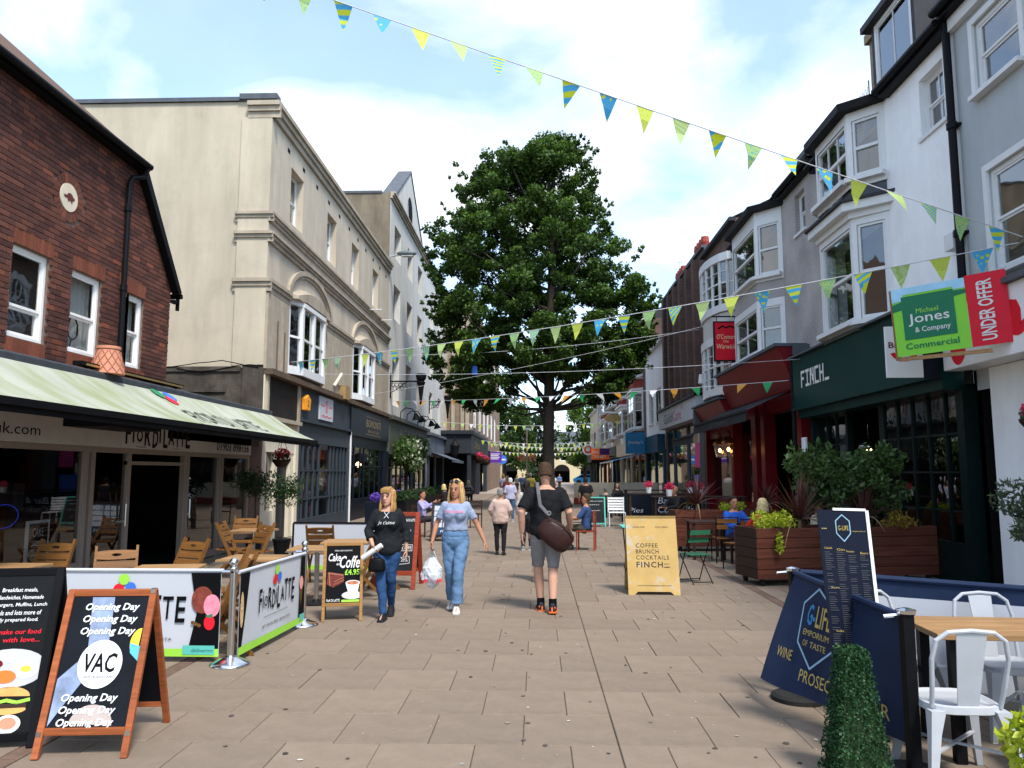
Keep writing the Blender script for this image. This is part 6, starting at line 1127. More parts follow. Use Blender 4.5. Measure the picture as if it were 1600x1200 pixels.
def ice_banner(o, ux, W, z0, z1, label, front):
    o = Vector(o); ux = Vector(ux).normalized(); H = z1 - z0; t = thing('banner', label, 'banner', tuple(o)); n = ux.cross(Vector((0, 0, 1)))
    b = MB(); nx = 16; rows = [[o + ux * (W * i / nx) + Vector((0, 0, z)) + n * (-.006 * math.sin(i * .55) * (1 - (z - z0) / H)) for i in range(nx + 1)] for z in (z0, z0 + H / 2, z1)]; b.loft(rows, cap=False, closed=False); b.build('sheet', K['banner'], t, smooth=True)
    b = MB(); b.tube([o + Vector((0, 0, z1)) - ux * .02, o + ux * (W + .02) + Vector((0, 0, z1))], .017, 8); b.build('top_bar', K['banner'], t)
    P = face(o + Vector((0, 0, z0)) + n * .009, ux, (0, 0, 1)); b = MB(); shape(b, P, [(0, .002), (W, .002), (W, .07), (0, .07)]); b.build('green_strip', K['lime'], t)
    k = MB()
    if front: shape(k, P, [(W * .83, .072), (W * .87, H * .5), (W * .83, H - .02), (W, H - .02), (W, .072)])
    else: shape(k, P, [(0, .072), (.06, .072), (.13, H * .5), (.2, H - .02), (0, H - .02)]); k.build('black_panel', K['ink'], t); k = MB(); shape(k, P, [(W - .16, .072), (W, .072), (W, H - .02), (W - .12, H - .02)])
    k.build('black_panel', K['ink'], t)
    cx = W * .45 if front else W * .52
    for dx, dy, mk in ((-.05, -.03, 'red'), (.06, -.015, 'blue'), (-.005, .06, 'lime')): b = MB(); disc(b, P, cx + dx, H - .14 + dy, .05, h=.002); b.build('printed_dot', K[mk], t)
    b = MB()
    sc_ = 1.0 if front else .82; x = cx - .52 * sc_
    for ch_, w2, h2, y0 in (('F', .09, .22, .3), ('i', .03, .17, .33), ('O', .1, .1, .34), ('R', .1, .2, .31), ('D', .1, .18, .3), ('i', .03, .15, .33), ('L', .09, .22, .28), ('A', .11, .15, .33), ('T', .1, .22, .32), ('T', .1, .2, .33), ('E', .1, .23, .3)): letter(b, ch_, P, x, x + w2 * sc_, y0, y0 + h2, .08, .012); x += (w2 + .015) * sc_
    stroke(b, P, [(cx - .3, .24), (cx + .3, .24)], .004); letter(b, 'BEST SPECIAL PIZZA  SPECIAL PASTA', P, cx - .4 * sc_, cx + .46 * sc_, .14, .165); b.build('lettering', K['ink'], t)
    if front:
        for x, y, rx, ry, m in ((W * .9, .5, .1, .12, mat('chocolate_ice', (.2, .045, .03), .6, var=.4, scale=25)), (W * .955, .45, .075, .1, mat('strawberry_ice', (.75, .25, .33), .6, var=.25, scale=20))): b = MB(); disc(b, P, x, y, rx, ry, h=.002 + (x > W * .92) * .002); b.build('printed_scoop', m, t)
        b = MB(); disc(b, P, W * .945, .3, .05, .065, h=.006); b.build('printed_strawberry', K['red'], t); b = MB(); shape(b, P, [(W * .92, .36), (W * .95, .34), (W * .965, .38), (W * .94, .37)], h=.008); b.build('printed_leaf', K['green'], t); b = MB(); [disc(b, P, W * .85 + .03 * i, .3 - .012 * i, .017, h=.003) for i in range(3)]; b.build('printed_nuts', K['woodteak'], t)
        b = MB(); shape(b, P, [(W * .8, .02), (W * .98, .02), (W * .98, .1), (W * .8, .1)], h=.004); b.build('teal_badge', K['teal'], t); b = MB(); letter(b, 'deliveroo', P, W * .85, W * .97, .04, .075); b.v = [tuple(Vector(p) + n * .004) for p in b.v]; b.build('lettering', K['letterwhite'], t)
    else:
        b = MB(); shape(b, P, [(W - .11, .18), (W - .07, .38), (W - .15, .38)], h=.002); b.build('printed_cone', K['woodteak'], t); b = MB(); disc(b, P, W - .11, .44, .055, .07, h=.003); b.build('printed_scoop', mat('peach_ice', (.7, .32, .26), .6, var=.25, scale=20), t)
        b = MB(); shape(b, P, [(W - .14, .03), (W - .01, .03), (W - .01, .1), (W - .14, .1)], h=.003); b.build('teal_badge', K['teal'], t); b = MB(); disc(b, P, .04, .4, .035, .16, h=.003); b.build('printed_sundae', mat('sundae_print', (.6, .4, .2), .6, var=.5, scale=40), t)
ice_banner((-4.5, 7.06, 0), (1, 0, 0), 1.62, .05, .81, 'wide white ice cream banner with black scoop panel facing down the street', True)
ice_banner((S1[0] + .035, S1[1] + .06, 0), (S2[0] - S1[0], S2[1] - S1[1], 0), 1.62, .06, .8, 'white ice cream banner lettered FIOR DI LATTE stretched between the two steel posts', False)
def screen(x0, y0, x1, y1, z0, z1, lb):
    t = thing('screen', lb, 'screen', (x0, y0, 0)); b = MB(); d = Vector((x1 - x0, y1 - y0, 0)); b.bar((x0, y0, (z0 + z1) / 2), (x1, y1, (z0 + z1) / 2), .012, z1 - z0); b.build('sheet', K['banner'], t); b = MB(); b.bar((x0, y0, z1 + .01), (x1, y1, z1 + .01), .03, .03); [b.cyl((x, y, 0), (x, y, z1), .02, None, 8) for x, y in ((x0, y0), (x1, y1))]; b.build('frame', K['blackmetal'], t); b = MB(); b.bar((x0, y0 - .012, z0 + .03), (x1, y1 - .012, z0 + .03), .006, .07); b.build('green_strip', K['lime'], t)
screen(-4.05, 12.8, -2.35, 12.7, .12, .86, 'plain white windbreak screen behind the parlour tables')
# ------------------------------------------------------------------ A-boards
def aboard(name, label, x, y, deg, w, h, spread, frame, panel, rail=.045, foot=.1, cat='sign', solid=False):
    """two hinged panels; returns thing and P(x,y) on the front face, x in 0..w, y in 0..slant length"""
    t = thing(name, label, cat); s = spread / 2; L = math.hypot(h, s)
    for sg, nm in ((-1, 'front'), (1, 'back')):
        Pn = lambda a, c, e=0: Vector((a - w / 2, sg * s * (1 - c / L) + sg * e * h / L, h * c / L + e * s / L))
        b = MB(); 
        for a in (rail / 2, w - rail / 2): b.bar(Pn(a, 0), Pn(a, L), rail, .028, up=(0, -1, 0))
        for c in (foot + rail / 2, L - rail / 2): b.bar(Pn(rail, c), Pn(w - rail, c), .026, rail, up=(0, 0, 1))
        b.build(nm + '_frame', frame, t, bevel=.004); b = MB(); b.add([Pn(rail, foot + rail, .0), Pn(w - rail, foot + rail, .0), Pn(w - rail, L - rail, .0), Pn(rail, L - rail, .0), Pn(rail, foot + rail, -.008), Pn(w - rail, foot + rail, -.008), Pn(w - rail, L - rail, -.008), Pn(rail, L - rail, -.008)], [(0, 1, 2, 3), (7, 6, 5, 4), (0, 4, 5, 1), (1, 5, 6, 2), (2, 6, 7, 3), (3, 7, 4, 0)]); b.build(nm + '_panel', panel, t)
    P = face((-w / 2, -s, 0), (1, 0, 0), (0, s, h), .0025); return t, P, L
def done(t, x, y, deg): return put(t, x, y, deg)
def add(t, name, m, fn): b = MB(); fn(b); return b.build(name, K[m] if isinstance(m, str) else m, t)
# VAC board
vp = mat('vinyl_record_print', (.004, .005, .008), .5, var=.5, scale=3)
t, P, L = aboard('a_board', 'cherry framed A-board lettered Opening Day with round white VAC logo', 0, 0, 0, .56, .94, .66, K['woodvac'], vp, .042, .13)
add(t, 'record_sheen', mat('blue_grey_sheen', (.2, .25, .36), .35, var=.6, scale=6), lambda b: shape(b, P, [(.05, .18), (.05, .45), (.2, .6), (.16, L - .05), (.3, L - .05), (.32, .62), (.12, .3)]))
add(t, 'record_label', mat('tan_label', (.4, .33, .3), .4), lambda b: disc(b, P, .3, .18, .13, .12, h=.001, a0=0, a1=PI)); add(t, 'colour_disc', 'yellow', lambda b: disc(b, P, .51, .66, .06, .09, h=.001, a0=PI / 2, a1=1.5 * PI)); add(t, 'colour_disc', mat('cyan_print', (.1, .4, .55), .5), lambda b: shape(b, P, [(.515, .55), (.46, .6), (.45, .66), (.515, .64)], h=.0015))
add(t, 'logo_disc', 'letterwhite', lambda b: disc(b, P, .29, .535, .135, .145, h=.003, n=36))
def vac(b): letter(b, 'VAC', lambda x, y: P(x, y, .004), .19, .39, .485, .6, .12, .02); letter(b, 'VINYL AUDIO CAFE', lambda x, y: P(x, y, .005), .2, .38, .452, .466)
add(t, 'logo_lettering', 'ink', vac)
def od(b):
    for y in (.165, .235, .305, .70, .775, .85): letter(b, 'Opening Day', lambda x, y_: P(x, y_, .004), .1 + (y > .5) * .03, .44 + (y > .5) * .03, y, y + .058, .2, .022)
add(t, 'lettering', 'letterwhite', od); add(t, 'corner_clips', 'chrome', lambda b: [b.obox(P(x, y, .003), (.03, .03, .03)) for x, y in ((.54, L - .01), (.54, .14), (.02, .14))]); done(t, -2.77, 5.05, 5)
# black food menu board
t, P, L = aboard('food_menu_board', 'large black A-board of breakfast plates burgers and coffee beside the VAC board', 0, 0, 0, .86, 1.06, .62, K['black'], mat('black_poster', (.004, .004, .004), .5, var=.3), .05, .04)
W_ = .86
def mt(b):
    for i, s_ in enumerate(('Breakfast meals,', 'Sandwiches, Homemade', 'Burgers, Muffins, Lunch', 'meals and lots more of', 'freshly prepared food.')): letter(b, s_, P, .5 - .012 * i, .5 - .012 * i + len(s_) * .0135, .945 - .048 * i, .975 - .048 * i, .1, .01)
add(t, 'lettering', 'letterwhite', mt); add(t, 'red_lettering', 'red', lambda b: (letter(b, 'We make our food', P, .44, .78, .68, .71, .1, .008), letter(b, 'with love...', P, .56, .78, .63, .66, .1, .008), letter(b, 'Novel Vibe', P, .16, .47, .86, .96, .25, .03)))
add(t, 'plate_print', mat('grey_plate', (.45, .45, .47), .4), lambda b: disc(b, P, 0.63, .47, .22, .12, h=.001)); add(t, 'egg_white', 'letterwhite', lambda b: (disc(b, P, 0.73, .46, .075, .055, h=.003), disc(b, P, 0.59, .53, .06, .03, h=.003))); add(t, 'egg_yolk', 'yellow', lambda b: disc(b, P, 0.73, .465, .03, .02, h=.005)); add(t, 'beans_print', 'orange', lambda b: disc(b, P, 0.61, .42, .07, .04, h=.004)); add(t, 'bacon_print', 'pubred', lambda b: disc(b, P, 0.53, .5, .06, .03, h=.005))
add(t, 'burger_bun', mat('bun_print', (.62, .32, .1), .5, var=.2), lambda b: (disc(b, P, 0.65, .3, .13, .06, h=.001, a0=0, a1=PI), disc(b, P, 0.65, .225, .12, .03, h=.001))); add(t, 'burger_salad', 'lime', lambda b: stroke(b, P, [(0.52, .28), (0.58, .265), (0.65, .28), (0.71, .265), (0.78, .28)], .02, h=.003)); add(t, 'burger_meat', 'wooddark', lambda b: shape(b, P, [(0.53, .235), (0.77, .235), (0.77, .26), (0.53, .26)], h=.004))
add(t, 'cup_print', 'letterwhite', lambda b: disc(b, P, 0.68, .14, .075, .055, h=.004)); add(t, 'coffee_print', 'terracotta', lambda b: disc(b, P, 0.68, .145, .05, .035, h=.006)); add(t, 'juice_print', 'yellow', lambda b: shape(b, P, [(0.49, .06), (0.59, .06), (0.61, .13), (0.47, .13)], h=.002)); done(t, -3.62, 5.12, 12)
# cake and coffee board
t, P, L = aboard('a_board', 'oak framed A-board advertising cake and coffee for £4.95', 0, 0, 0, .46, .87, .42, K['woodfirm'], K['ink'], .036, .17)
def cc(b): letter(b, 'Cake', P, .06, .2, .68, .77, .3, .012); letter(b, 'and', P, .15, .21, .635, .665, .3, .01); letter(b, 'Coffe', P, .19, .42, .6, .74, .3, .014); letter(b, 'FRESH AND DELICIOUS', P, .13, .33, .795, .81); letter(b, 'FioR DI LATTE', P, .05, .2, .22, .25, 0, .01)
add(t, 'lettering', 'letterwhite', cc); add(t, 'price_lettering', 'lime', lambda b: letter(b, '£4.95', P, .25, .42, .52, .585, 0, .02)); add(t, 'green_strip', 'lime', lambda b: shape(b, P, [(.22, .215), (.42, .215), (.42, .24), (.22, .24)]))
ck = mat('chocolate_cake_print', (.13, .025, .018), .5, var=.4, scale=30); add(t, 'cake_print', ck, lambda b: shape(b, P, [(.045, .42), (.12, .38), (.24, .44), (.24, .53), (.06, .56)], h=.001)); add(t, 'cake_cream', mat('cream_line', (.3, .12, .07), .5), lambda b: (stroke(b, P, [(.13, .415), (.24, .465)], .008, h=.003), stroke(b, P, [(.13, .445), (.24, .495)], .008, h=.003), stroke(b, P, [(.06, .545), (.23, .518)], .014, h=.003), stroke(b, P, [(.07, .55), (.085, .4)], .01, h=.003))); add(t, 'saucer_print', mat('saucer_grey', (.55, .55, .56), .4), lambda b: disc(b, P, .34, .29, .12, .045, h=.001)); add(t, 'cup_print', 'letterwhite', lambda b: (shape(b, P, [(.26, .43), (.42, .43), (.4, .31), (.3, .3)], h=.003), disc(b, P, .345, .43, .082, .03, h=.0035))); add(t, 'coffee_print', mat('latte_print', (.4, .16, .08), .5, var=.5, scale=30), lambda b: disc(b, P, .345, .43, .068, .022, h=.005)); done(t, -2.3, 9.2, 13)
# red framed chalk A-board
t, P, L = aboard('chalkboard', 'red framed chalkboard A-board with prices behind the walking woman', 0, 0, 0, .64, 1.1, .62, K['woodred'], K['chalk'], .065, .2)
add(t, 'lime_tile', 'lime', lambda b: shape(b, P, [(.33, 1.0), (.42, 1.0), (.42, 1.05), (.33, 1.05)]))
def ct(b):
    letter(b, 'FioR DI LATTE', P, .43, .57, 1.0, 1.04, 0, .012); letter(b, '£5.95!', P, .36, .52, .82, .88, .2); letter(b, '£12.95', P, .4, .54, .58, .63, .1); letter(b, 'PIZZA', P, .1, .3, .83, .9, .1); letter(b, 'PASTA', P, .1, .3, .58, .64, .1)
    stroke(b, P, [(.39, .56), (.555, .56), (.555, .65), (.39, .65), (.39, .56)], .006); stroke(b, P, [(.38, .36), (.53, .38), (.52, .48), (.39, .46)], .006); letter(b, '20%', P, .4, .5, .4, .45)
add(t, 'chalk_lettering', 'letterwhite', ct); done(t, -2.1, 11.75, -3)
# menu panel board
t, P, L = aboard('menu_board', 'dark framed menu board of white price panels outside the sage shopfront', 0, 0, 0, .82, .95, .5, K['wooddark'], mat('navy_menu', (.02, .05, .1), .5), .05, .12)
def mp_(b):
    for i in range(3):
        for j in range(4): shape(b, P, [(.07 + i * .235, .35 + j * .14), (.28 + i * .235, .35 + j * .14), (.28 + i * .235, .47 + j * .14), (.07 + i * .235, .47 + j * .14)])
add(t, 'price_panels', 'banner', mp_); add(t, 'food_photos', 'terracotta', lambda b: [shape(b, P, [(.33, .36 + k * .14), (.48, .36 + k * .14), (.48, .46 + k * .14), (.33, .46 + k * .14)], h=.003) for k in (0, 1)]); add(t, 'lettering', 'letterwhite', lambda b: letter(b, 'POPPINS', P, .25, .6, .22, .28)); done(t, -2.25, 19.5, -4)
# yellow bar A-board
yb = mat('worn_ochre_board', (.44, .295, .105), .7, var=.12, scale=4, dirt=.0); N_, L_ = yb.node_tree.nodes, yb.node_tree.links; p_ = N_['Principled BSDF']; src = p_.inputs['Base Color'].links[0].from_socket; tcx = N_.new('ShaderNodeTexCoord'); nz = N_.new('ShaderNodeTexNoise'); nz.inputs['Scale'].default_value = 4.5; nz.inputs['Detail'].default_value = 7; nz.inputs['Roughness'].default_value = .7; L_.new(tcx.outputs['Object'], nz.inputs['Vector']); r_ = N_.new('ShaderNodeValToRGB'); r_.color_ramp.elements[0].position = .56; r_.color_ramp.elements[1].position = .66; L_.new(nz.outputs['Fac'], r_.inputs[0]); x_ = N_.new('ShaderNodeMixRGB'); x_.inputs['Color2'].default_value = (.42, .37, .3, 1); L_.new(r_.outputs[0], x_.inputs['Fac']); L_.new(src, x_.inputs['Color1']); L_.new(x_.outputs[0], p_.inputs['Base Color'])
t = thing('a_board', 'worn ochre A-board lettered COFFEE BRUNCH COCKTAILS FINCH', 'sign'); w, h, s = .72, 1.07, .32; L = math.hypot(h, s)
for sg, nm in ((-1, 'front_panel'), (1, 'back_panel')):
    R_ = lambda a, c, e: Vector((a - w / 2, sg * (s * (1 - c / L) - e), h * c / L)); pts = [(0, 0), (.09, 0), (.13, .045), (w - .13, .045), (w - .09, 0), (w, 0), (w, L), (0, L)]; b = MB(); n = len(pts)
    b.add([R_(x, y, 0) for x, y in pts] + [R_(x, y, .022) for x, y in pts], [(0, 1, 2, 7), (2, 3, 6, 7), (3, 4, 5, 6), (8, 9, 10, 15), (10, 11, 14, 15), (11, 12, 13, 14)] + [(i, (i + 1) % n, n + (i + 1) % n, n + i) for i in range(n)]); b.build(nm, yb, t)
P = face((-w / 2, -s, 0), (1, 0, 0), (0, s, h), .003)
def fl(b):
    letter(b, 'COFFEE', P, .13, .44, .66, .72, 0, 0, spacing=1.15); letter(b, 'BRUNCH', P, .13, .45, .575, .635, spacing=1.15); letter(b, 'COCKTAILS', P, .13, .59, .49, .55, spacing=1.15); letter(b, 'FINCH', P, .13, .5, .38, .46, 0, .014, spacing=1.2); stroke(b, P, [(.52, .385), (.59, .385)], .012); letter(b, 'BAR No 27', P, .52, .59, .42, .44); letter(b, 'SCAN FOR', P, .1, .27, .945, .965); letter(b, 'OUR MENU', P, .42, .6, .945, .965); letter(b, 'WWW.FINCHBARANDEATERY.COM', P, .13, .6, .12, .137)
add(t, 'lettering', 'ink2', fl); add(t, 'side_rope', 'rubber', lambda b: b.tube([(-w / 2 - .01, -.2, .35), (-w / 2 - .01, 0, .28), (-w / 2 - .01, .2, .35)], .006, 5)); done(t, 1.63, 11.35, -1)
# teal chalkboard
t, P, L = aboard('chalkboard', 'mint green framed chalkboard standing in the street', 0, 0, 0, .58, .92, .5, K['teal'], K['chalk'], .04, .08)
add(t, 'chalk_lettering', 'letterwhite', lambda b: (letter(b, 'COFFEE, CAKE, PASTRIES', P, .08, .5, .8, .83), letter(b, 'Bay Roast & Co', P, .08, .4, .68, .72, .3), letter(b, 'Large Breakfast', P, .1, .42, .5, .53, .3), letter(b, 'K', P, .2, .25, .26, .32))); done(t, 1.85, 24.8, 0)
# ------------------------------------------------------------------ navy barriers, menu, topiary on the right
def navy_banner(A, B_, za, zb, z0, lb, inner=None, pull=0):
    A, B_ = Vector((*A, 0)), Vector((*B_, 0)); d = (B_ - A); W = d.length; ux = d.normalized(); n = ux.cross(Vector((0, 0, 1))); t = thing('barrier_banner', lb, 'banner', tuple(A)); nx, nz = 14, 6; rows = []
    for j in range(nz + 1):
        q = j / nz; rows.append([A + ux * (W * i / nx) + Vector((0, 0, z0 + (za + (zb - za) * i / nx - z0) * q)) + n * (pull * (1 - q) * (1 - i / nx) + .02 * math.sin(i * .8 + q * 2) * (1 - q)) for i in range(nx + 1)])
    b = MB(); b.loft(rows, cap=False, closed=False); b.build('sheet', K['navycanvas'], t, smooth=True)
    if inner: b = MB(); off = n * -.01; b.loft([[p + off for p in r] for r in rows[:6]], cap=False, closed=False); b.build('white_inner_face', K['banner'], t, smooth=True)
    b = MB(); b.tube([rows[-1][0] - ux * .03, rows[-1][-1] + ux * .03], .022, 8); b.build('top_bar', K['navycanvas'], t)
    P = lambda x, y, h=0: A + ux * x + Vector((0, 0, z0 + y)) + n * (.028 + h + pull * (1 - y / (za - z0)) * (1 - x / W)); return t, P, W
N1, N0 = (1.96, 6.05), (2.08, 4.62)
t, P, W = navy_banner(N1, N0, .94, .88, .17, 'navy mesh barrier banner with hexagon logo and gold PROSECCO lettering', pull=.3)
gl = mat('gold_print', (.45, .34, .1), .5); pb = mat('pale_blue_print', (.25, .42, .55), .5)
hexp = [(.5, .72), (.72, .62), (.78, .36), (.56, .2), (.36, .34), (.33, .6), (.5, .72)]
add(t, 'hexagon_logo', pb, lambda b: stroke(b, P, hexp, .014)); add(t, 'logo_lettering', 'skyblue', lambda b: letter(b, 'G-', P, .41, .52, .47, .61, 0, .02))
add(t, 'gold_lettering', gl, lambda b: (letter(b, 'LIFE', P, .53, .72, .47, .61, 0, .01), letter(b, 'EMPORIUM', P, .4, .72, .4, .44), letter(b, 'OF', P, .42, .48, .33, .37), letter(b, 'TASTE', P, .51, .7, .33, .37), letter(b, 'WINE', P, .14, .33, .2, .27), letter(b, 'PROSECCO', P, .46, .95, .1, .18), letter(b, 'BAR', P, 1.12, 1.35, .1, .18)))
t, P, W = navy_banner((4.3, 5.5), (2.02, 6.2), .84, .93, .12, 'navy topped barrier with white inner face behind the metal chairs', inner=True)
def bpost(x, y, h, lb):
    t = thing('barrier_post', lb, 'post', (x, y, 0)); b = MB(); b.box((x - .032, y - .032, .03), (x + .032, y + .032, h)); b.build('pole', K['black'], t, bevel=.004); b = MB(); b.lathe([(.2, 0), (.2, .03), (.17, .045), (.04, .05)], (x, y, 0), 24); b.build('base', K['rubber'], t); b = MB(); b.lathe([(.05, h), (.055, h + .02), (.02, h + .03)], (x, y, 0), 12); b.tube([(x - .12, y + .02, h - .02), (x + .05, y, h)], .012, 6); b.build('cap', K['chrome'], t)
bpost(N1[0], N1[1] + .04, .95, 'black barrier post with round rubber foot at the far corner of the navy banner'); bpost(N0[0] + .02, N0[1] - .04, .9, 'black square barrier post beside the white metal chairs')
t = thing('menu_stand', 'tall narrow navy menu board with gold print rising behind the clipped box cone', 'sign', (2.1, 5.15, 0)); A = Vector((1.88, 5.1, .26)); uy = Vector((-.055, .04, 1.17)).normalized(); ux = Vector((1, .03, -.02)).normalized(); P = face(A, ux, uy, .003); Wm, Hm = .315, 1.2; nrm = ux.cross(uy)
b = MB(); pts = [A, A + ux * Wm, A + ux * Wm + uy * Hm, A + uy * Hm]; b.prism(pts, -nrm * .012); b.build('panel', mat('navy_print', (.005, .008, .02), .5, var=.1), t); b = MB(); b.bar(pts[1] + ux * .006, pts[2] + ux * .006, .014, .02); b.bar(pts[3] + uy * .004 + Vector((.1, 0, 0)), pts[2] + uy * .004, .008, .016); b.build('edge_trim', K['white'], t)
b = MB(); b.bar(A + ux * .16 - nrm * .03 + uy * .6, Vector((2.04, 5.2, 0)), .03, .03); b.bar(Vector((1.87, 5.2, .012)), Vector((2.23, 5.2, .012)), .05, .024); b.bar(Vector((2.04, 5.0, .012)), Vector((2.04, 5.42, .012)), .05, .024); b.build('stand', K['black'], t)
hx = [(.155, 1.17), (.2, 1.13), (.2, 1.05), (.155, 1.0), (.11, 1.05), (.11, 1.13), (.155, 1.17)]; add(t, 'hexagon_logo', pb, lambda b: stroke(b, P, hx, .006)); add(t, 'logo_lettering', gl, lambda b: (letter(b, 'G-LIFE', P, .122, .19, 1.07, 1.1), letter(b, 'www.glifeworthing.co.uk', P, .21, .3, 1.06, 1.07), [disc(b, P, .02 + .012 * k, 1.08, .004) for k in range(3)]))
def rows_(b):
    for cx in (.02, .095, .17, .245):
        y = .93 - .02 * (cx > .1)
        while y > .06:
            if rnd() < .86: stroke(b, P, [(cx, y), (cx + ru(.03, .055), y)], .0035)
            y -= .0135
add(t, 'price_rows', mat('grey_print', (.08, .08, .09), .5, var=0), rows_)['kind'] = 'stuff'; add(t, 'gold_headings', gl, lambda b: [letter(b, s_, P, x, x + .05, y, y + .014) for s_, x, y in (('Cocktails', .02, .95), ('Gin', .1, .94), ('Prosecco', .16, .93), ('Beers', .25, .92), ('Rum', .04, .7), ('Wine', .19, .62), ('Soft', .25, .34), ('Vodka', .04, .43), ('Tapas', .25, .2), ('Coffee', .18, .27), ('Desserts', .24, .07))])
t = thing('box_topiary', 'tapering clipped green box column at the foot of the navy menu board', 'topiary', (1.77, 4.56, 0)); cl = []
b = MB(); b.loft([[(1.77 + r * x, 4.56 + r * y, z) for x, y in ((-1, -1), (1, -1), (1, 1), (-1, 1))] for r, z in ((.13, .02), (.1, .3), (.045, .68))]); b.build('core', K['leafdark'], t)
vv = []; 
for i in range(9000):
    q = rnd(); z = .02 + .7 * q; r = .145 - .085 * q + ru(-.02, .016); sd = random.randrange(4); a = ru(-1, 1) * r; x, y = ((a, -r), (r, a), (a, r), (-r, a))[sd]
    if q > .985: x, y = ru(-1, 1) * .065, ru(-1, 1) * .065
    vv.append(((1.77 + x, 4.56 + y, z), (.004, .004, .004), 1))
leaf_cloud('leaves', vv, .018, K['box'], t, aspect=.65, up=.4)
# tolix-like chairs
def metal_chair(lb):
    t = thing('metal_chair', lb, 'chair', (0, 0, 0), 0, 'white metal stacking chairs'); b = MB()
    ring = lambda r, z, dy=0: [(r * math.copysign(abs(math.cos(a)) ** .6, math.cos(a)), r * math.copysign(abs(math.sin(a)) ** .6, math.sin(a)) + dy, z) for a in [2 * PI * k / 24 for k in range(24)]]
    b.loft([ring(.16, .432), ring(.185, .445), ring(.2, .44), ring(.205, .405), ring(.198, .4)], cap=False); b.add(ring(.16, .432), [tuple(range(24))]); b.build('seat', K['galv'], t, smooth=False)
    for sx, sy in ((-1, -1), (1, -1), (-1, 1), (1, 1)):
        b = MB(); b.loft([[(sx * (.15 + w2) + a * wd, sy * (.15 + w2) + c * wd, z) for a, c in ((-1, -1), (1, -1), (1, 1), (-1, 1))] for w2, wd, z in ((.02, .038, .42), (.045, .026, .3), (.09, .016, 0))]); b.build('leg', K['galv'], t)
    b = MB(); b.tube([(-.18, .15, .43), (-.19, .19, .55), (-.2, .225, .7), (-.18, .245, .8), (-.12, .255, .845), (0, .26, .855), (.12, .255, .845), (.18, .245, .8), (.2, .225, .7), (.19, .19, .55), (.18, .15, .43)], .0125, 8); b.build('back_hoop', K['galv'], t)
    b = MB(); b.add([(-.055, .17, .44), (.055, .17, .44), (.08, .255, .84), (-.08, .255, .84), (-.055, .176, .44), (.055, .176, .44), (.08, .261, .84), (-.08, .261, .84)], [(0, 1, 2, 3), (7, 6, 5, 4), (0, 4, 5, 1), (1, 5, 6, 2), (2, 6, 7, 3), (3, 7, 4, 0)]); b.build('splat', K['galv'], t)
    b = MB(); [b.bar((sx * .2, -.2, .2), (-sx * .2, .2, .2), .02, .012) for sx in (-1, 1)]; b.build('stretcher', K['galv'], t); return t
MC = metal_chair('x'); cs_ = [(2.33, 4.58, 178, 'white metal chair with its back to the black square post'), (3.12, 5.42, 0, 'white metal chair on the far side of the plank table'), (2.45, 5.5, 20, 'white metal chair behind the top of the navy menu board'), (3.02, 4.55, 172, 'white metal chair beside the golden leaved plant')]
for i, (x, y, a, lb) in enumerate(cs_):
    o = MC if i == 0 else dup(MC, (0, 0, 0), 0)
    o['label'] = lb; put(o, x, y, a)
t = thing('plank_table', 'plank topped outdoor table with black legs between the white metal chairs', 'table'); 
for i in range(4): b = MB(); b.box((-.62, -.3 + i * .15 + .002, .715), (.62, -.3 + (i + 1) * .15 - .002, .75)); b.build('top_plank', K['woodtop'], t, bevel=.004)
for sx, sy in ((-1, -1), (1, -1), (-1, 1), (1, 1)): b = MB(); b.box((sx * .5 - .03, sy * .22 - .03, 0), (sx * .5 + .03, sy * .22 + .03, .714)); b.build('leg', K['black'], t)
put(t, 3.0, 5.02, -4)
t = thing('golden_shrub', 'golden yellow leaved shrub in a dark pot', 'plant', (2.5, 3.98, 0)); leaf_cloud('foliage', [((2.5 + ru(-.13, .13), 3.98 + ru(-.13, .13), .36 + ru(-.12, .14)), (.1, .1, .08), 45) for i in range(16)], .07, K['limeleaf'], t, aspect=.5, up=.5); b = MB(); b.lathe([(.11, 0), (.15, .24), (.16, .25), (.13, .25)], (2.5, 3.98, 0), 16); b.build('pot', K['black'], t); b = MB(); [b.tube([(2.5, 3.98, .2), (2.5 + ru(-.12, .12), 3.98 + ru(-.12, .12), .42)], .006, 4) for i in range(9)]; b.build('stems', K['bark'], t)
# ------------------------------------------------------------------ planters
def planter(lb, x, y, deg, w, d, h, n=5, z0=.1, m='woodplanter'):
    t = thing('timber_planter', lb, 'planter', (0, 0, 0), 0, 'mahogany plank planters on castors'); ph = (h - z0) / n
    for i in range(n):
        z = z0 + i * ph
        for y0 in (-d / 2, d / 2 - .035): b = MB(); b.box((-w / 2, y0 + ru(-.003, .003), z + .004), (w / 2, y0 + .035, z + ph - .004)); b.build('plank', K[m], t, bevel=.005)
        for x0 in (-w / 2 + .002, w / 2 - .037): b = MB(); b.box((x0, -d / 2 + .036, z + .004), (x0 + .035, d / 2 - .036, z + ph - .004)); b.build('plank', K['wooddark'], t)
    b = MB(); b.box((-w / 2 + .04, -d / 2 + .04, z0), (w / 2 - .04, d / 2 - .04, h - .06)); b.build('soil', K['soil'], t)
    for sx in (-1, 1):
        for sy in (-1, 1): b = MB(); b.lathe([(.02, -.02), (.05, -.02), (.05, .02), (.02, .02)], (sx * (w / 2 - .12), sy * (d / 2 - .1), .05), 12, axis='X'); b.box((sx * (w / 2 - .12) - .03, sy * (d / 2 - .1) - .03, .06), (sx * (w / 2 - .12) + .03, sy * (d / 2 - .1) + .03, z0)); b.build('castor', K['rubber'], t)
    put(t, x, y, deg); return t
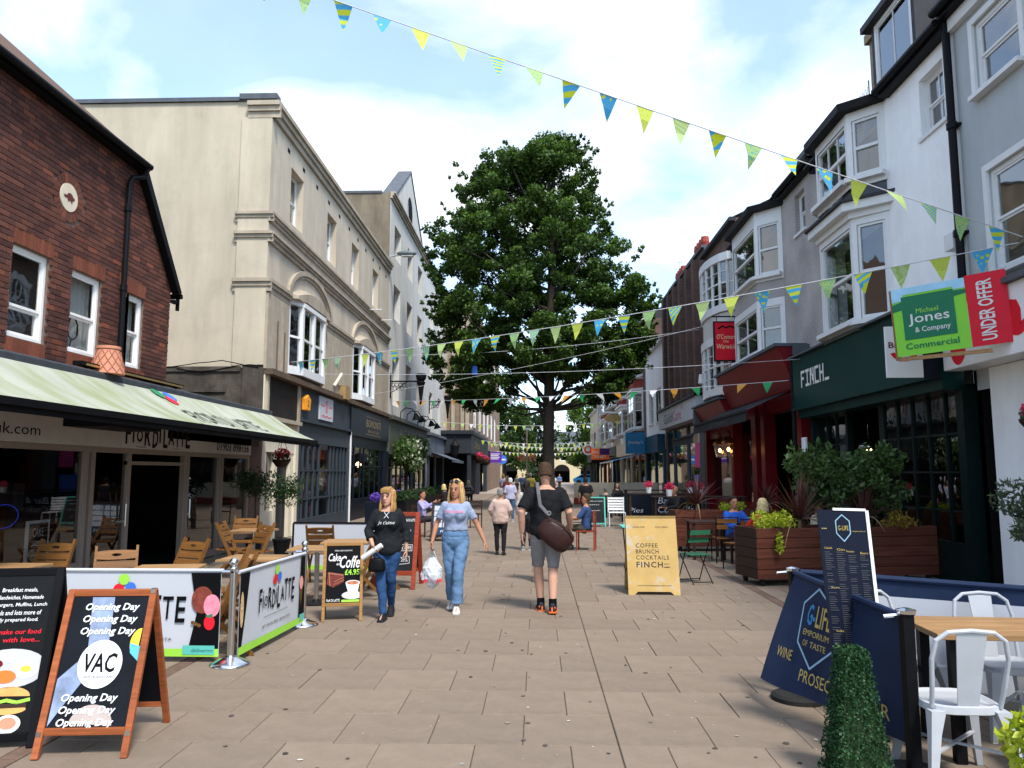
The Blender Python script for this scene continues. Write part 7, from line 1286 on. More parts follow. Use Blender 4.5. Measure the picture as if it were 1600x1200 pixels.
planter('long mahogany plank planter with laurel and two cordylines outside the green bar', 4.72, 12.55, 13, 3.1, .72, .86); planter('shorter mahogany plank planter behind the bistro chairs outside the pub', 4.1, 17.4, 6, 2.3, .6, .88)
cordyline((4.1, 12.35, .95), .82, 'purple cordyline at the street end of the long planter'); cordyline((5.25, 12.75, .95), .75, 'purple cordyline in the middle of the long planter'); cordyline((3.5, 17.2, .98), .85, 'purple cordyline in the shorter planter by the pub', n=60); cordyline((5.2, 17.9, .98), .6, 'purple cordyline at the pub end of the shorter planter', n=50)
t = thing('laurel_bush', 'rounded glossy laurel bush growing from the long planter', 'bush', (5.2, 12.9, .8)); leaf_cloud('foliage', [((5.12 + ru(-.9, .85), 13.0 + ru(-.3, .3), 1.56 + ru(-.42, .42)), (.2, .2, .18), 110) for i in range(44)] + [((5.12 + ru(-.85, .8), 13.0 + ru(-.3, .3), 1.95 + ru(-.05, .18)), (.06, .06, .14), 26) for i in range(16)], .1, K['laurel'], t, aspect=.42, up=.3); b = MB(); [b.tube([(5.2 + ru(-.3, .3), 12.9, .8), (5.3 + ru(-.8, .8), 13.0, ru(1.3, 1.8))], [.025, .008], 6) for i in range(10)]; b.build('stems', K['bark'], t)
for i, (x, y, lb) in enumerate(((3.65, 12.15, 'golden fern spilling over the street end of the long planter'), (5.75, 12.6, 'rusty fern at the wall end of the long planter'), (4.3, 17.25, 'lime leaved plant in the shorter planter'))): t = thing('trailing_plant', lb, 'plant', (x, y, .85)); leaf_cloud('foliage', [((x + ru(-.22, .22), y + ru(-.2, .15), .9 + ru(-.08, .14)), (.16, .16, .1), 60) for k in range(10)] + ([((x - .02, y - .3, .75 - .07 * k), (.05, .05, .06), 26) for k in range(4)] if i == 0 else []), .075, K['limeleaf'] if i != 1 else leaf_mat('rusty_leaf', (.2, .07, .02), (.3, .25, .04)), t, aspect=.35, up=.4)
# ------------------------------------------------------------------ bistro furniture on the right
def bistro_chair(lb):
    t = thing('bistro_chair', lb, 'chair', (0, 0, 0), 0, 'green folding bistro chairs'); g = mat('green_metal', (.02, .1, .05), .4) if 'gm' not in K else K['gm']; K['gm'] = g
    b = MB(); b.box((-.19, -.18, .43), (.19, .2, .445)); b.build('seat', g, t, bevel=.006)
    for sx in (-1, 1): b = MB(); b.tube([(sx * .19, -.2, 0), (sx * .19, .2, .83)], .009, 6); b.build('leg', K['blackmetal'], t); b = MB(); b.tube([(sx * .17, .22, 0), (sx * .17, -.17, .44)], .009, 6); b.build('leg', K['blackmetal'], t)
    for z in (.62, .74): b = MB(); y = .2 * (z / .83) * 2 - .2; b.box((-.19, y - .01 + .01, z), (.19, y + .012, z + .07)); b.build('back_slat', g, t)
    b = MB(); b.tube([(-.19, -.19, .03), (.19, -.19, .03)], .007, 6); b.tube([(-.17, .21, .03), (.17, .21, .03)], .007, 6); b.build('stretcher', K['blackmetal'], t); return t
BC = bistro_chair('green folding bistro chair right behind the ochre A-board'); put(BC, 2.45, 12.3, 200); o = dup(BC, (2.1, 13.6, 0), rad(150), 'green folding bistro chair hidden behind the ochre A-board')
def slat_chair(lb, x, y, a, src=None):
    if src: o = dup(src, (x, y, 0), rad(a), lb); return o
    t = thing('slatted_chair', lb, 'chair', (0, 0, 0), 0, 'dark framed slatted chairs by the planters'); 
    for sx in (-1, 1): b = MB(); b.tube([(sx * .2, .2, 0), (sx * .2, .19, .45), (sx * .2, .25, .86)], .011, 6); b.build('leg', K['blackmetal'], t); b = MB(); b.tube([(sx * .2, -.2, 0), (sx * .2, -.19, .44), (sx * .2, .19, .45)], .011, 6); b.build('leg', K['blackmetal'], t)
    b = MB(); b.tube([(-.2, .25, .86), (.2, .25, .86)], .011, 6); b.build('top_rail', K['blackmetal'], t)
    for z in (.64, .75): b = MB(); b.box((-.19, .21 + (z - .6) * .14, z), (.19, .23 + (z - .6) * .14, z + .08)); b.build('back_slat', K['woodteak'], t)
    for k in range(4): b = MB(); b.box((-.19, -.19 + k * .096, .452), (.19, -.105 + k * .096, .468)); b.build('seat_slat', K['woodteak'], t)
    put(t, x, y, a); return t
SC = slat_chair('slatted chair in front of the shorter planter', 3.55, 15.0, 180); slat_chair('slatted chair tucked against the street end of the long planter', 3.55, 13.9, -60, SC); slat_chair('slatted chair facing the seated couple', 4.6, 15.2, 30, SC)
def plain_table(lb, x, y, z=.74, w=.7, d=.7, m='wooddark', nm='pub_table', grp='dark pub tables'):
    t = thing(nm, lb, 'table', (0, 0, 0), 0, grp)
    for i in range(5): b = MB(); b.box((-w / 2, -d / 2 + i * d / 5 + .003, z - .03), (w / 2, -d / 2 + (i + 1) * d / 5 - .003, z)); b.build('top_slat', K[m], t)
    for sx in (-1, 1):
        for sy in (-1, 1): b = MB(); b.box((sx * (w / 2 - .06) - .025, sy * (d / 2 - .06) - .025, 0), (sx * (w / 2 - .06) + .025, sy * (d / 2 - .06) + .025, z - .031)); b.build('leg', K[m], t)
    put(t, x, y, 0); return t
plain_table('dark slatted table in front of the shorter planter', 3.35, 15.7); plain_table('dark slatted table between the seated couple', 4.15, 14.6); 
for i, (x, y, w) in enumerate(((4.2, 20.5, 2.4), (3.9, 23.5, 2.4), (4.2, 28, 2.2))): plain_table(('tall bar table with white flower pots outside the pub', 'tall bar table behind the one with flower pots', 'tall bar table beside the chalked barrier')[i], x, y, 1.08, w, .6, 'wooddark', 'bar_table')
for i, (x, y, lb) in enumerate(((3.45, 20.45, 'white pot with pink plant at the street end of the tall bar table'), (4.25, 20.5, 'white pot with pink plant in the middle of the tall bar table'), (3.35, 23.5, 'white pot with red plant on the second bar table'), (4.6, 23.5, 'terracotta topped white pot at the wall side of the second bar table'))): t = thing('flower_pot', lb, 'plant pot', (x, y, 1.08), 0, 'white flower pots on the bar tables'); b = MB(); b.lathe([(.07, 0), (.09, .17), (.08, .17)], (x, y, 1.08), 14); b.build('pot', K['white'], t); leaf_cloud('flowers', [((x, y, 1.33), (.13, .13, .11), 120)], .06, K['flower'], t, aspect=.8)
t = thing('folding_table', 'pale green folding bistro table left of the ochre A-board', 'table'); b = MB(); b.box((-.35, -.3, .72), (.35, .3, .74)); b.build('top', K['teal'], t)
for sx in (-1, 1): b = MB(); b.tube([(sx * .28, -.28, 0), (sx * .28, .25, .72)], .011, 6); b.tube([(sx * .25, .28, 0), (sx * .25, -.25, .72)], .011, 6); b.build('leg', K['blackmetal'], t)
put(t, 1.85, 14.2, 0)
t = thing('chalk_barrier', 'dark barrier panel chalked with Bar and Cocktails', 'barrier'); b = MB(); b.box((2.95, 27.0, .12), (5.6, 27.04, .98)); b.build('panel', mat('navy_panel', (.008, .013, .022), .6), t); b = MB(); b.box((2.9, 27.0, 0), (2.95, 27.05, 1.05)); b.box((5.6, 27, 0), (5.65, 27.05, 1.05)); b.build('posts', K['black'], t); P = face((2.95, 27, .12), (1, 0, 0), (0, 0, 1)); add(t, 'chalk_lettering', 'letterwhite', lambda b: (letter(b, 'Bar &', P, 1.2, 2.0, .5, .72, .2), letter(b, 'Cocktails', P, 1.2, 2.4, .2, .42, .2), letter(b, 'Pies', P, .2, .7, .2, .36, .2)))
t = thing('garden_wall', 'low cream wall with red base across the side of the street', 'wall', (2, 42, 0)); b = MB(); b.box((1.95, 41.5, .35), (6.4, 41.7, 1.15)); b.build('upper_wall', K['creampaint'], t); b = MB(); b.box((1.93, 41.48, 0), (6.4, 41.72, .349)); b.build('base_course', K['chimney'], t)
t = thing('patio_chair', 'white slatted metal chair beside the mint chalkboard', 'chair', (2.5, 24.8, 0)); 
for k in range(5): b = MB(); b.box((2.25, 24.98, .5 + k * .085), (2.75, 25.0, .56 + k * .085)); b.build('back_slat', K['white'], t)
for k in range(4): b = MB(); b.box((2.25, 24.55 + k * .11, .43), (2.75, 24.64 + k * .11, .45)); b.build('seat_slat', K['white'], t)
for x in (2.25, 2.75):
    for y in (24.55, 24.98): b = MB(); b.tube([(x, y, 0), (x, y, .92 if y > 24.8 else .45)], .014, 6); b.build('leg', K['white'], t)
# ------------------------------------------------------------------ estate agent's board, small hanging sign
t = thing('estate_agent_board', 'green Michael Jones estate agent board with red UNDER OFFER panel on the green bar', 'sign', (5.9, 10.2, 3.3)); A = Vector((4.96, 10.62, 3.27)); D_ = Vector((6.09, 9.88, 3.36)); ux = (D_ - A).normalized(); uy = Vector((-.045, .02, 1)).normalized(); W = (D_ - A).length; H = .94; nrm = ux.cross(uy); P = face(A, ux, uy, .004); Wg = W * .655
lgm = mat('lime_board', (.22, .6, .05), .4, var=.03); dgm = mat('dark_green_print', (.015, .16, .075), .4, var=.03)
b = MB(); b.prism([A, A + ux * Wg, A + ux * Wg + uy * H, A + uy * H], -nrm * .012); b.build('green_board', lgm, t); b = MB(); b.prism([A + ux * (Wg + .004), A + ux * W, A + ux * W + uy * (H + .02), A + ux * (Wg + .004) + uy * (H + .02)], -nrm * .014); b.build('red_panel', K['signred'], t)
add(t, 'sky_print', mat('pale_sky_print', (.35, .62, .8), .4), lambda b: (shape(b, P, [(0, H * .8), (Wg * .16, H * .82), (Wg * .16, H * .9), (Wg * .84, H * .9), (Wg * .84, H * .86), (Wg, H * .86), (Wg, H), (0, H)]))); add(t, 'dark_green_square', dgm, lambda b: (shape(b, P, [(Wg * .13, H * .23), (Wg * .84, H * .23), (Wg * .84, H * .87), (Wg * .13, H * .87)], h=.002), shape(b, P, [(0, H * .66), (Wg * .129, H * .68), (Wg * .129, H * .8), (0, H * .77)], h=.001), shape(b, P, [(Wg * .841, H * .76), (Wg, H * .78), (Wg, H * .84), (Wg * .841, H * .84)], h=.001)))
P2 = lambda x, y: P(x, y, .005)
add(t, 'white_lettering', 'letterwhite', lambda b: (letter(b, 'Jones', P2, Wg * .2, Wg * .76, H * .42, H * .6, 0, .008), letter(b, '& Company', P2, Wg * .28, Wg * .76, H * .3, H * .4, 0, .008))); add(t, 'lime_lettering', 'lime', lambda b: letter(b, 'Michael', P2, Wg * .32, Wg * .62, H * .6, H * .67)); add(t, 'green_lettering', dgm, lambda b: letter(b, 'Commercial', P2, Wg * .13, Wg * .85, H * .09, H * .18, 0, .015))
Pu = lambda x, y: P(Wg + (W - Wg) * (.92 - y), x, .004); add(t, 'offer_lettering', 'letterwhite', lambda b: letter(b, 'UNDER OFFER', Pu, H * .07, H * .93, .28, .66, 0, .02))
b = MB(); b.bar(A - nrm * .04 - uy * .04, A + uy * H - nrm * .04, .035, .05); b.bar(A - nrm * .04 - uy * .03, D_ - nrm * .04 - ux * .25 - uy * .07, .035, .05); b.bar(A - nrm * .04 + uy * .4, Vector((6.08, 11.85, 3.7)), .04, .05); b.bar(D_ - nrm * .03 + uy * .4 - ux * .02, Vector((6.5, 10.4, 4.3)), .04, .05); b.build('timber_batten', K['woodtop'], t)
t = thing('hanging_sign', 'small white hanging sign with red swoosh below the estate agent board', 'sign', (5.7, 11.75, 3)); b = MB(); b.box((5.28, 11.68, 3.12), (5.82, 11.72, 3.9)); b.build('board', K['white'], t); P = face((5.28, 11.68, 3.12), (1, 0, 0), (0, 0, 1)); add(t, 'lettering', 'pubred', lambda b: letter(b, 'Baggies', P, .04, .5, .42, .54, 0, .02)); add(t, 'swoosh', 'red', lambda b: shape(b, P, [(.27 + r * math.cos(a), .42 + r * .8 * math.sin(a)) for r, aa in ((.22, 1), (.15, -1)) for a in [PI + aa_ * PI / 10 for aa_ in (range(1, 10) if aa == 1 else range(9, 0, -1))]])); b = MB(); b.box((5.82, 11.68, 3.1), (6.05, 11.72, 3.95)); b.build('bracket', K['navy'], t)
# parked car, lamp post and road signs at the far end
def wheel(b, x, y, z): b.lathe([(.1, -.1), (.32, -.1), (.32, .1), (.1, .1)], (x, y, z), 14, axis='Y')
t = thing('parked_car', 'small bright blue car crossing the far end of the street', 'car', (7.2, 112, 0)); b = MB(); b.loft([[(x + 7.2, 112 + y, z) for x, z in ((-2, .3), (2, .3), (2.05, .6), (1.95, .85), (1.1, .95), (.5, 1.4), (-.9, 1.42), (-1.7, .95), (-2.05, .8))] for y in (-.8, .8)]); b.build('body', mat('blue_car_paint', (.05, .3, .6), .25), t, bevel=.05); b = MB(); b.loft([[(x + 7.2, 112 + y, z) for x, z in ((-1.5, .95), (.95, .97), (.45, 1.35), (-.85, 1.37))] for y in (-.81, .81)]); b.build('window', K['dark'], t)
for sx in (-1.3, 1.3):
    for sy in (-.75, .75): b = MB(); wheel(b, 7.2 + sx, 112 + sy, .32); b.build('wheel', K['rubber'], t)
t = thing('lamp_post', 'tall slim grey lamp post with flower baskets in the distance', 'lamp', (-1.1, 80, 0)); b = MB(); b.tube([(-1.1, 80, 0), (-1.1, 80, 6.2)], .08, 8); b.build('pole', K['steel'], t); b = MB(); b.box((-1.5, 79.9, 6.1), (-.7, 80.1, 6.3)); b.build('head', K['steel'], t); [(leaf_cloud('flower_basket', [((x, 80, 3.0), (.5, .5, .55), 160)], .2, K['leaf'], t), leaf_cloud('flowers', [((x, 80, 3.15), (.45, .45, .45), 60)], .16, K['flower'], t)) for x in (-1.65, -.55)]
def road_sign(lb, x, y, z, m, bar=None):
    t = thing('road_sign', lb, 'sign', (x, y, 0)); b = MB(); b.tube([(x, y, 0), (x, y, z)], .05, 6); b.build('pole', K['steel'], t); b = MB(); b.lathe([(.5, -.03), (.5, .03)], (x, y - .1, z), 20, axis='Y'); b.build('plate', K[m], t); b = MB(); b.box((x - .33, y - .15, z - .09), (x + .33, y - .135, z + .09)); b.build('symbol', K['letterwhite'], t)
road_sign('round red no entry sign in front of the arched building', 7.3, 118, 4.0, 'red'); road_sign('round blue sign beside the purple projecting sign', -3.9, 86, 3.1, 'blue')
# ================================================================== PEOPLE
SK = {'pale': mat('skin_light', (.47, .26, .18), .55, var=.06, scale=8), 'tan': mat('skin_tanned', (.37, .175, .105), .55, var=.08, scale=8)}
def cloth(name, c, rough=.85): return mat(name, c, rough, var=.14, scale=7, bump=.35, bscale=55, spec=.12)
def remesh(o, vox, sm=4, disp=0):
    m = o.modifiers.new('remesh', 'REMESH'); m.mode = 'VOXEL'; m.voxel_size = vox; m.use_smooth_shade = True
    s = o.modifiers.new('smooth', 'SMOOTH'); s.factor = .5; s.iterations = sm
    if disp:
        if 'folds' not in bpy.data.textures: tx = bpy.data.textures.new('folds', 'CLOUDS'); tx.noise_scale = .085; tx.noise_depth = 3
        d = o.modifiers.new('folds', 'DISPLACE'); d.texture = bpy.data.textures['folds']; d.strength = disp; d.mid_level = .5; d.texture_coords = 'LOCAL'
    return o
def oval(c, rx, ry, n=16, ax=None, ay=None):
    c = Vector(c); ax = ax or Vector((1, 0, 0)); ay = ay or Vector((0, 1, 0)); return [c + ax * rx * math.cos(2 * PI * k / n) + ay * ry * math.sin(2 * PI * k / n) for k in range(n)]
def person(label, loc, deg, H=1.65, sex='f', pose=None, skin='pale', top=(.05, .05, .06), bottom=(.03, .07, .2), shoes=(.02, .02, .02), hair=(.3, .17, .06), hairstyle='long', sleeve=1.0, legcov=1.0, tight=0, vox=.011, hem=None, lean=0, group=None, hero=False, legw=0, cat='person', sole=None, belly=0):
    """local: feet near the origin, faces -y. Body is one remeshed skin; clothes, hair, shoes are children."""
    t = thing('person', label, cat, (0, 0, 0), 0, group); k = H / 1.7; p = dict(pose or {}); g = lambda n, d: Vector(p.get(n, d)) * k
    hipz = p.get('hipz', .9); pel = g('pel', (0, 0, hipz)); dzu = Vector((0, -math.sin(lean), math.cos(lean)))
    U = lambda d, x=0, y=0: pel + dzu * (d * k) + Vector((x * k, y * k, 0))
    shw = .185 if sex == 'm' else .16; hw = .165 if sex == 'm' else .165
    ch, nk, hd = U(.36), U(.52), U(.66); 
    Ls, Rs = U(.445, -shw + .022), U(.445, shw - .022)                          # image-left / image-right when seen from the front (local -x, +x)
    J = {'le': g('le', (-shw - .06, .02, 1.1)), 're': g('re', (shw + .06, .02, 1.1)), 'lh': g('lh', (-shw - .06, -.06, .86)), 'rh': g('rh', (shw + .06, -.06, .86)), 'lk': g('lk', (-.09, -.01, .49)), 'rk': g('rk', (.09, -.01, .49)), 'la': g('la', (-.09, .02, .08)), 'ra': g('ra', (.09, .02, .08))}
    ltoe, rtoe = g('ltoe', tuple(J['la'] / k + Vector((-.02, -.17, -.045)))), g('rtoe', tuple(J['ra'] / k + Vector((.02, -.17, -.045))))
    lhip, rhip = pel + Vector((-.09 * k, 0, -.04 * k)), pel + Vector((.09 * k, 0, -.04 * k))
    def torso(b, off, lo=-.1, hi=.52):
        prof = [(-.1, .12, .09), (-.04, .165, .115), (.03, .172, .115), (.12, .15 if sex == 'f' else .158, .1 + belly), (.2, .138 if sex == 'f' else .158, .098 + belly), (.3, .146 if sex == 'f' else .17, .11), (.39, .152 if sex == 'f' else .18, .108), (.44, .15 if sex == 'f' else .178, .092), (.475, .118, .075), (.495, .085, .066), (.52, .06, .058)]
        b.loft([oval(U(d), (w + off) * k, (dp + off) * k) for d, w, dp in prof if lo <= d <= hi])
        if sex == 'f':
            for sx in (-1, 1): b.ell(U(.33, sx * .07, -.09 - off * .3), ((.062 + off) * k, (.05 + off) * k, (.065 + off) * k), 10, 8)
    def arm(b, s, e, h, off, frac=1.0, ext=0):
        m1 = s.lerp(e, .5); pts = [s + Vector((0, 0, -.005)), m1, e, e.lerp(h, .35), h]; rs = [.046, .04, .035, .035, .024]
        if sex == 'm': rs = [x * 1.25 for x in rs]
        rs = [(r + off) * k for r in rs]
        if frac < 1:
            Ltot = frac * 4; n = max(2, int(Ltot) + 1); pts2, rs2 = pts[:n], rs[:n]
            if Ltot > int(Ltot) and n < 5: q = Ltot - int(Ltot); pts2 = pts2 + [pts[n - 1].lerp(pts[n], q)]; rs2 = rs2 + [rs[n - 1] + .004]
            pts, rs = pts2, rs2
        b.tube(pts, rs, 12); b.ell(s, ((.048 + off * .6) * k,) * 3, 10, 8)
    def hand(b, h, e, side):
        d = (h - e).normalized(); cl = p.get('grip' + side, .25); pd = Vector(p.get('palm' + side, (0, 0, 0)))
        wd = Vector((0, 1, 0)) - d * d.y; wd.normalize(); nn = d.cross(wd).normalized() * (1 if side == 'l' else -1)
        b.tube([h - d * .01 * k, h + d * .035 * k, h + d * .085 * k], [.024 * k, .036 * k, .034 * k], 10, flat=.55) if False else b.loft([[h + d * q * k + wd * x * ww * k + nn * y * .013 * k for x, y in ((-1, -.6), (-.5, -1), (.5, -1), (1, -.6), (1, .6), (.5, 1), (-.5, 1), (-1, .6))] for q, ww in ((-.015, .022), (.03, .034), (.085, .037), (.095, .03))])
        for i, (off, ln) in enumerate(((-.028, .066), (-.0095, .078), (.0095, .074), (.027, .058))):
            a = h + d * .085 * k + wd * off * k; c1 = (d + nn * cl).normalized(); c2 = (d * (1 - cl) + nn * cl * 2.2).normalized(); b1 = a + c1 * ln * .5 * k; b.tube([a - d * .02 * k, b1, b1 + c2 * ln * .5 * k], [.0098 * k, .0092 * k, .0075 * k], 6)
        a = h + d * .03 * k - wd * .03 * k; b.tube([a, a + (d * .5 - wd * .7 + nn * .4) * .04 * k, a + (d * 1.2 - wd * .7 + nn * .7) * .058 * k], [.013 * k, .011 * k, .008 * k], 6)
    def leg(b, hp, kn, an, off, frac=1.0, straight=0):
        pts = [hp, hp.lerp(kn, .5), kn, kn.lerp(an, .3), an]; rs = [.088, .073, .053, .054, .034]
        if sex == 'm': rs = [.09, .078, .058, .058, .038]
        if straight: rs = [rs[0], rs[1] + straight * .4, rs[2] + straight * .7, rs[3] + straight * .6, rs[4] + straight * 1.3]
        rs = [(r + off) * k for r in rs]
        if frac < 1:
            q = frac * 4; n = int(q) + 1; rs2 = rs[:n]; pts2 = pts[:n]
            if n < 5: f = q - int(q); pts2 = pts2 + [pts[n - 1].lerp(pts[n], f)]; rs2 = rs2 + [rs[n - 1] + .012]
            pts, rs = pts2, rs2
        b.tube(pts, rs, 14)
    hz = hd; tilt = Matrix.Rotation(p.get('yawh', 0), 3, 'Z') @ Matrix.Rotation(p.get('nod', 0), 3, 'X'); Q = lambda x, y, z: hz + tilt @ (Vector((x, y, z)) * k)
    def head(b, off=0, lo=-.12, hi=.13):
        pr = [(-.115, .03, .035, -.055), (-.095, .048, .06, -.035), (-.06, .062, .083, -.014), (-.02, .07, .093, -.003), (.03, .074, .098, .004), (.07, .07, .092, .008), (.1, .055, .07, .01), (.118, .03, .04, .01), (.122, .01, .012, .01)]
        b.loft([[Q(w2 * math.cos(a), dp * math.sin(a) + yo, z) for a in [2 * PI * q / 16 for q in range(16)]] for z, w2, dp, yo in [(z, w_ + off, d_ + off, y_) for z, w_, d_, y_ in pr if lo <= z <= hi]])
    # body (skin)
    b = MB(); torso(b, 0); b.tube([U(.47), U(.53, 0, -.005), Q(0, .01, -.06)], [.062 * k, .05 * k, .048 * k], 12); head(b)
    b.tube([Q(0, -.086, .02), Q(0, -.104, -.015), Q(0, -.108, -.024), Q(0, -.088, -.034)], [.009 * k, .014 * k, .0165 * k, .008 * k], 8); b.tube([Q(-.04, -.08, .034), Q(0, -.091, .03), Q(.04, -.08, .034)], .011 * k, 6); b.tube([Q(-.022, -.082, -.062), Q(0, -.09, -.061), Q(.022, -.082, -.062)], .01 * k, 6); b.ell(Q(0, -.075, -.1), (.024 * k, .02 * k, .017 * k), 8, 6)
    for sx in (-1, 1): b.ell(Q(sx * .074, .01, -.005), (.01 * k, .02 * k, .032 * k), 8, 6)
    for s, e, h, sd in ((Ls, J['le'], J['lh'], 'l'), (Rs, J['re'], J['rh'], 'r')): arm(b, s, e, h, 0); hand(b, h, e, sd)
    for hp, kn, an, toe in ((lhip, J['lk'], J['la'], ltoe), (rhip, J['rk'], J['ra'], rtoe)): leg(b, hp, kn, an, 0); b.tube([an, an.lerp(toe, .5), toe], [.03 * k, .018 * k, .01 * k], 8)
    remesh(b.build('body', SK[skin], t), vox * (.62 if hero else 1), 3)
    for sx in (-1, 1):
        e = MB(); e.ell(Q(sx * .031, -.0925, .013), (.0135 * k, .008 * k, .0075 * k), 8, 6); e.build('eye', K['ink2'], t)
    e = MB(); e.tube([Q(-.023, -.092, -.063), Q(0, -.102, -.061), Q(.023, -.092, -.063)], [.005 * k, .009 * k, .005 * k], 6); e.build('lips', mat('lips', (.42, .14, .12), .5, var=0) if 'lips' not in K else K['lips'], t)
    if hero:
        for sx in (-1, 1): e = MB(); e.tube([Q(sx * .014, -.093, .034), Q(sx * .032, -.091, .04), Q(sx * .05, -.078, .034)], .0038 * k, 5); e.build('eyebrow', cloth('brow', tuple(c * .5 for c in hair)), t)
    # clothes
    tm, bmat_ = cloth('top_fabric', top), cloth('trouser_fabric', bottom); lo = -.06 if hem is None else hem; off = .016 + tight
    b = MB(); torso(b, off, lo, .485)
    for s, e, h in ((Ls, J['le'], J['lh']), (Rs, J['re'], J['rh'])): arm(b, s, e, h, .013 + tight, sleeve)
    tp = remesh(b.build('top', tm, t), vox * 1.1, 2, .022)
    b = MB(); torso(b, .012, -.12, .12)
    for hp, kn, an in ((lhip, J['lk'], J['la']), (rhip, J['rk'], J['ra'])): leg(b, hp, kn, an, .012, legcov, legw)
    remesh(b.build('trousers' if legcov > .6 else 'shorts', bmat_, t), vox * 1.1, 2, .03)
    for an, toe in ((J['la'], ltoe), (J['ra'], rtoe)):
        d = toe - an; d.z = 0; d.normalize(); sd = Vector((-d.y, d.x, 0)); z0 = min(an.z - .08 * k, toe.z - .03 * k); pitch = (toe.z - .035 * k) - (an.z - .08 * k)
        prof = [(-.08, .032, .085), (-.05, .042, .105), (.0, .045, .11), (.06, .046, .085), (.12, .046, .058), (.165, .038, .035), (.185, .02, .025)]
        b = MB(); b.loft([[an + d * q * k + sd * x * w2 * k + Vector((0, 0, -.08 * k + pitch * max(0, q) / .17 + z * hh * k)) for x, z in ((-1, .12), (1, .12), (.95, .5), (.5, 1), (-.5, 1), (-.95, .5))] for q, w2, hh in prof]); so = b.build('shoe', cloth('shoe', shoes, .5), t, bevel=.006)
        b = MB(); b.loft([[an + d * q * k + sd * x * (w2 + .004) * k + Vector((0, 0, -.081 * k + pitch * max(0, q) / .17 + z * k)) for x, z in ((-1, 0), (1, 0), (1, .02), (-1, .02))] for q, w2, hh in prof]); b.build('sole', cloth('sole', sole or (.6, .6, .58), .6) if sole or shoes[0] > .1 else K['rubber'], so)
    # hair
    if hair:
        hm = mat('hair', hair, .65, spec=.12, var=.3, scale=40, bump=.5, bscale=160); b = MB()
        if hairstyle != 'bald':
            rings = []
            for z, w2, dp, yo in ((-.05, .075, .06, .045), (0, .083, .075, .034), (.04, .086, .085, .024), (.08, .082, .092, .014), (.11, .066, .08, .012), (.132, .036, .045, .012), (.138, .01, .012, .012)): rings.append([Q(w2 * math.cos(a), dp * math.sin(a) + yo, z) for a in [2 * PI * q / 16 for q in range(16)]])
            b.loft(rings)
        if hairstyle in ('long', 'fringe', 'bob'):
            Lh = {'long': .2, 'fringe': .2, 'bob': .1}[hairstyle]
            for i in range(30):
                a = rad(-28 + 236 * i / 29); x, y = math.cos(a), math.sin(a); sw = ru(-.015, .015); ln = Lh * ru(.85, 1.1)
                b.tube([Q(.05 * x, .02 + .05 * y, .11), Q(.084 * x, .02 + .084 * y, .04), Q(.09 * x + sw, .02 + .09 * y, -.05), Q(.098 * x + sw, .015 + .095 * y - .02 * (y < .3), -.05 - ln * .6), Q(.085 * x + sw, .01 + .085 * y - .03 * (y < .3), -.05 - ln)], [.013 * k, .016 * k, .016 * k, .014 * k, .005 * k], 6)
        if hairstyle == 'fringe':
            for i in range(11): x = -.065 + .013 * i; b.tube([Q(x * .5, -.03, .13), Q(x * .95, -.085, .1), Q(x, -.1, .05 + ru(-.006, .008))], [.014 * k, .014 * k, .005 * k], 6)
        if hairstyle == 'pony': b.tube([Q(0, .1, .05), Q(0, .14, .03), Q(0, .15, -.08), Q(0, .13, -.2)], [.03 * k, .045 * k, .04 * k, .01 * k], 8)
        if b.v: remesh(b.build('hair', hm, t), vox * .75, 1, .006)
        if hero and hairstyle != 'short':
            b = MB(); hs = mat('hair_strands', tuple(min(1, c_ * 1.35) for c_ in hair), .5, var=.5, scale=60, spec=.2, island=.45)
            for i in range(150):
                a = rad(ru(-40, 220)); x, y = math.cos(a), math.sin(a); ln = ru(.1, .24); sw = ru(-.02, .02); r0 = ru(.088, .1); y2 = -.03 if y < .4 else 0
                b.tube([Q(.02 * x, .02 + .04 * y, .139), Q(r0 * .9 * x, .02 + r0 * .9 * y, .08), Q(r0 * x, .02 + r0 * y, 0), Q((r0 + .006) * x + sw * .5, .015 + r0 * y + y2 * .5, -.1), Q((r0 + .004) * x + sw, .01 + r0 * y + y2, -.06 - ln)], [.004 * k, .005 * k, .005 * k, .004 * k, .001], 4, cap=False)
            b.build('hair_strands', hs, t)
    t.location = loc; t.rotation_euler = (0, 0, rad(deg)); t['_k'] = k
    return t, J, Q, U, k
random.seed(77); K['lips'] = mat('lips', (.33, .09, .08), .5, var=0)
def textile(t, name, m, fn): b = MB(); fn(b); return b.build(name, K[m] if isinstance(m, str) else m, t)
def child_world(t): return t
# --- woman in dark sweater
def surf(U_, k, d0, half, depth): return lambda x, y, h=0: U_(d0 + y, x, -depth - h + .55 * (x / .17) ** 2 * .03 - .0)
pw = dict(hipz=.9, lk=(-.055, -.13, .5), la=(-.01, -.2, .075), rk=(.06, .0, .49), ra=(.045, .2, .12), rtoe=(.05, .05, .03), le=(-.25, -.02, 1.12), lh=(-.16, -.2, .94), re=(.24, .05, 1.11), rh=(.255, .0, .87), gripl=.8, yawh=-.32)
t, J, Q, U, k = person('woman in dark slogan sweater and tight blue jeans holding rolled white paper', (0, 0, 0), 0, 1.53, 'f', pw, 'pale', (.013, .0145, .017), (.022, .06, .15), (.015, .015, .018), (.3, .165, .06), 'fringe', .84, 1.0, .012, hem=-.1, hero=True, belly=.0)
sweat = lambda x, y, h=0: U(.33 + y, x, -.2 - h + .05 * (x / .15) ** 2)
textile(t, 'slogan', 'letterwhite', lambda b: letter(b, "Je t'aime", lambda x, y: sweat(x, y), -.11, .115, -.03, .03, .35)); textile(t, 'cross_lacing', 'letterwhite', lambda b: (b.tube([U(.47, -.035, -.105), U(.39, .03, -.15)], .0035, 4), b.tube([U(.47, .035, -.105), U(.39, -.03, -.15)], .0035, 4)))
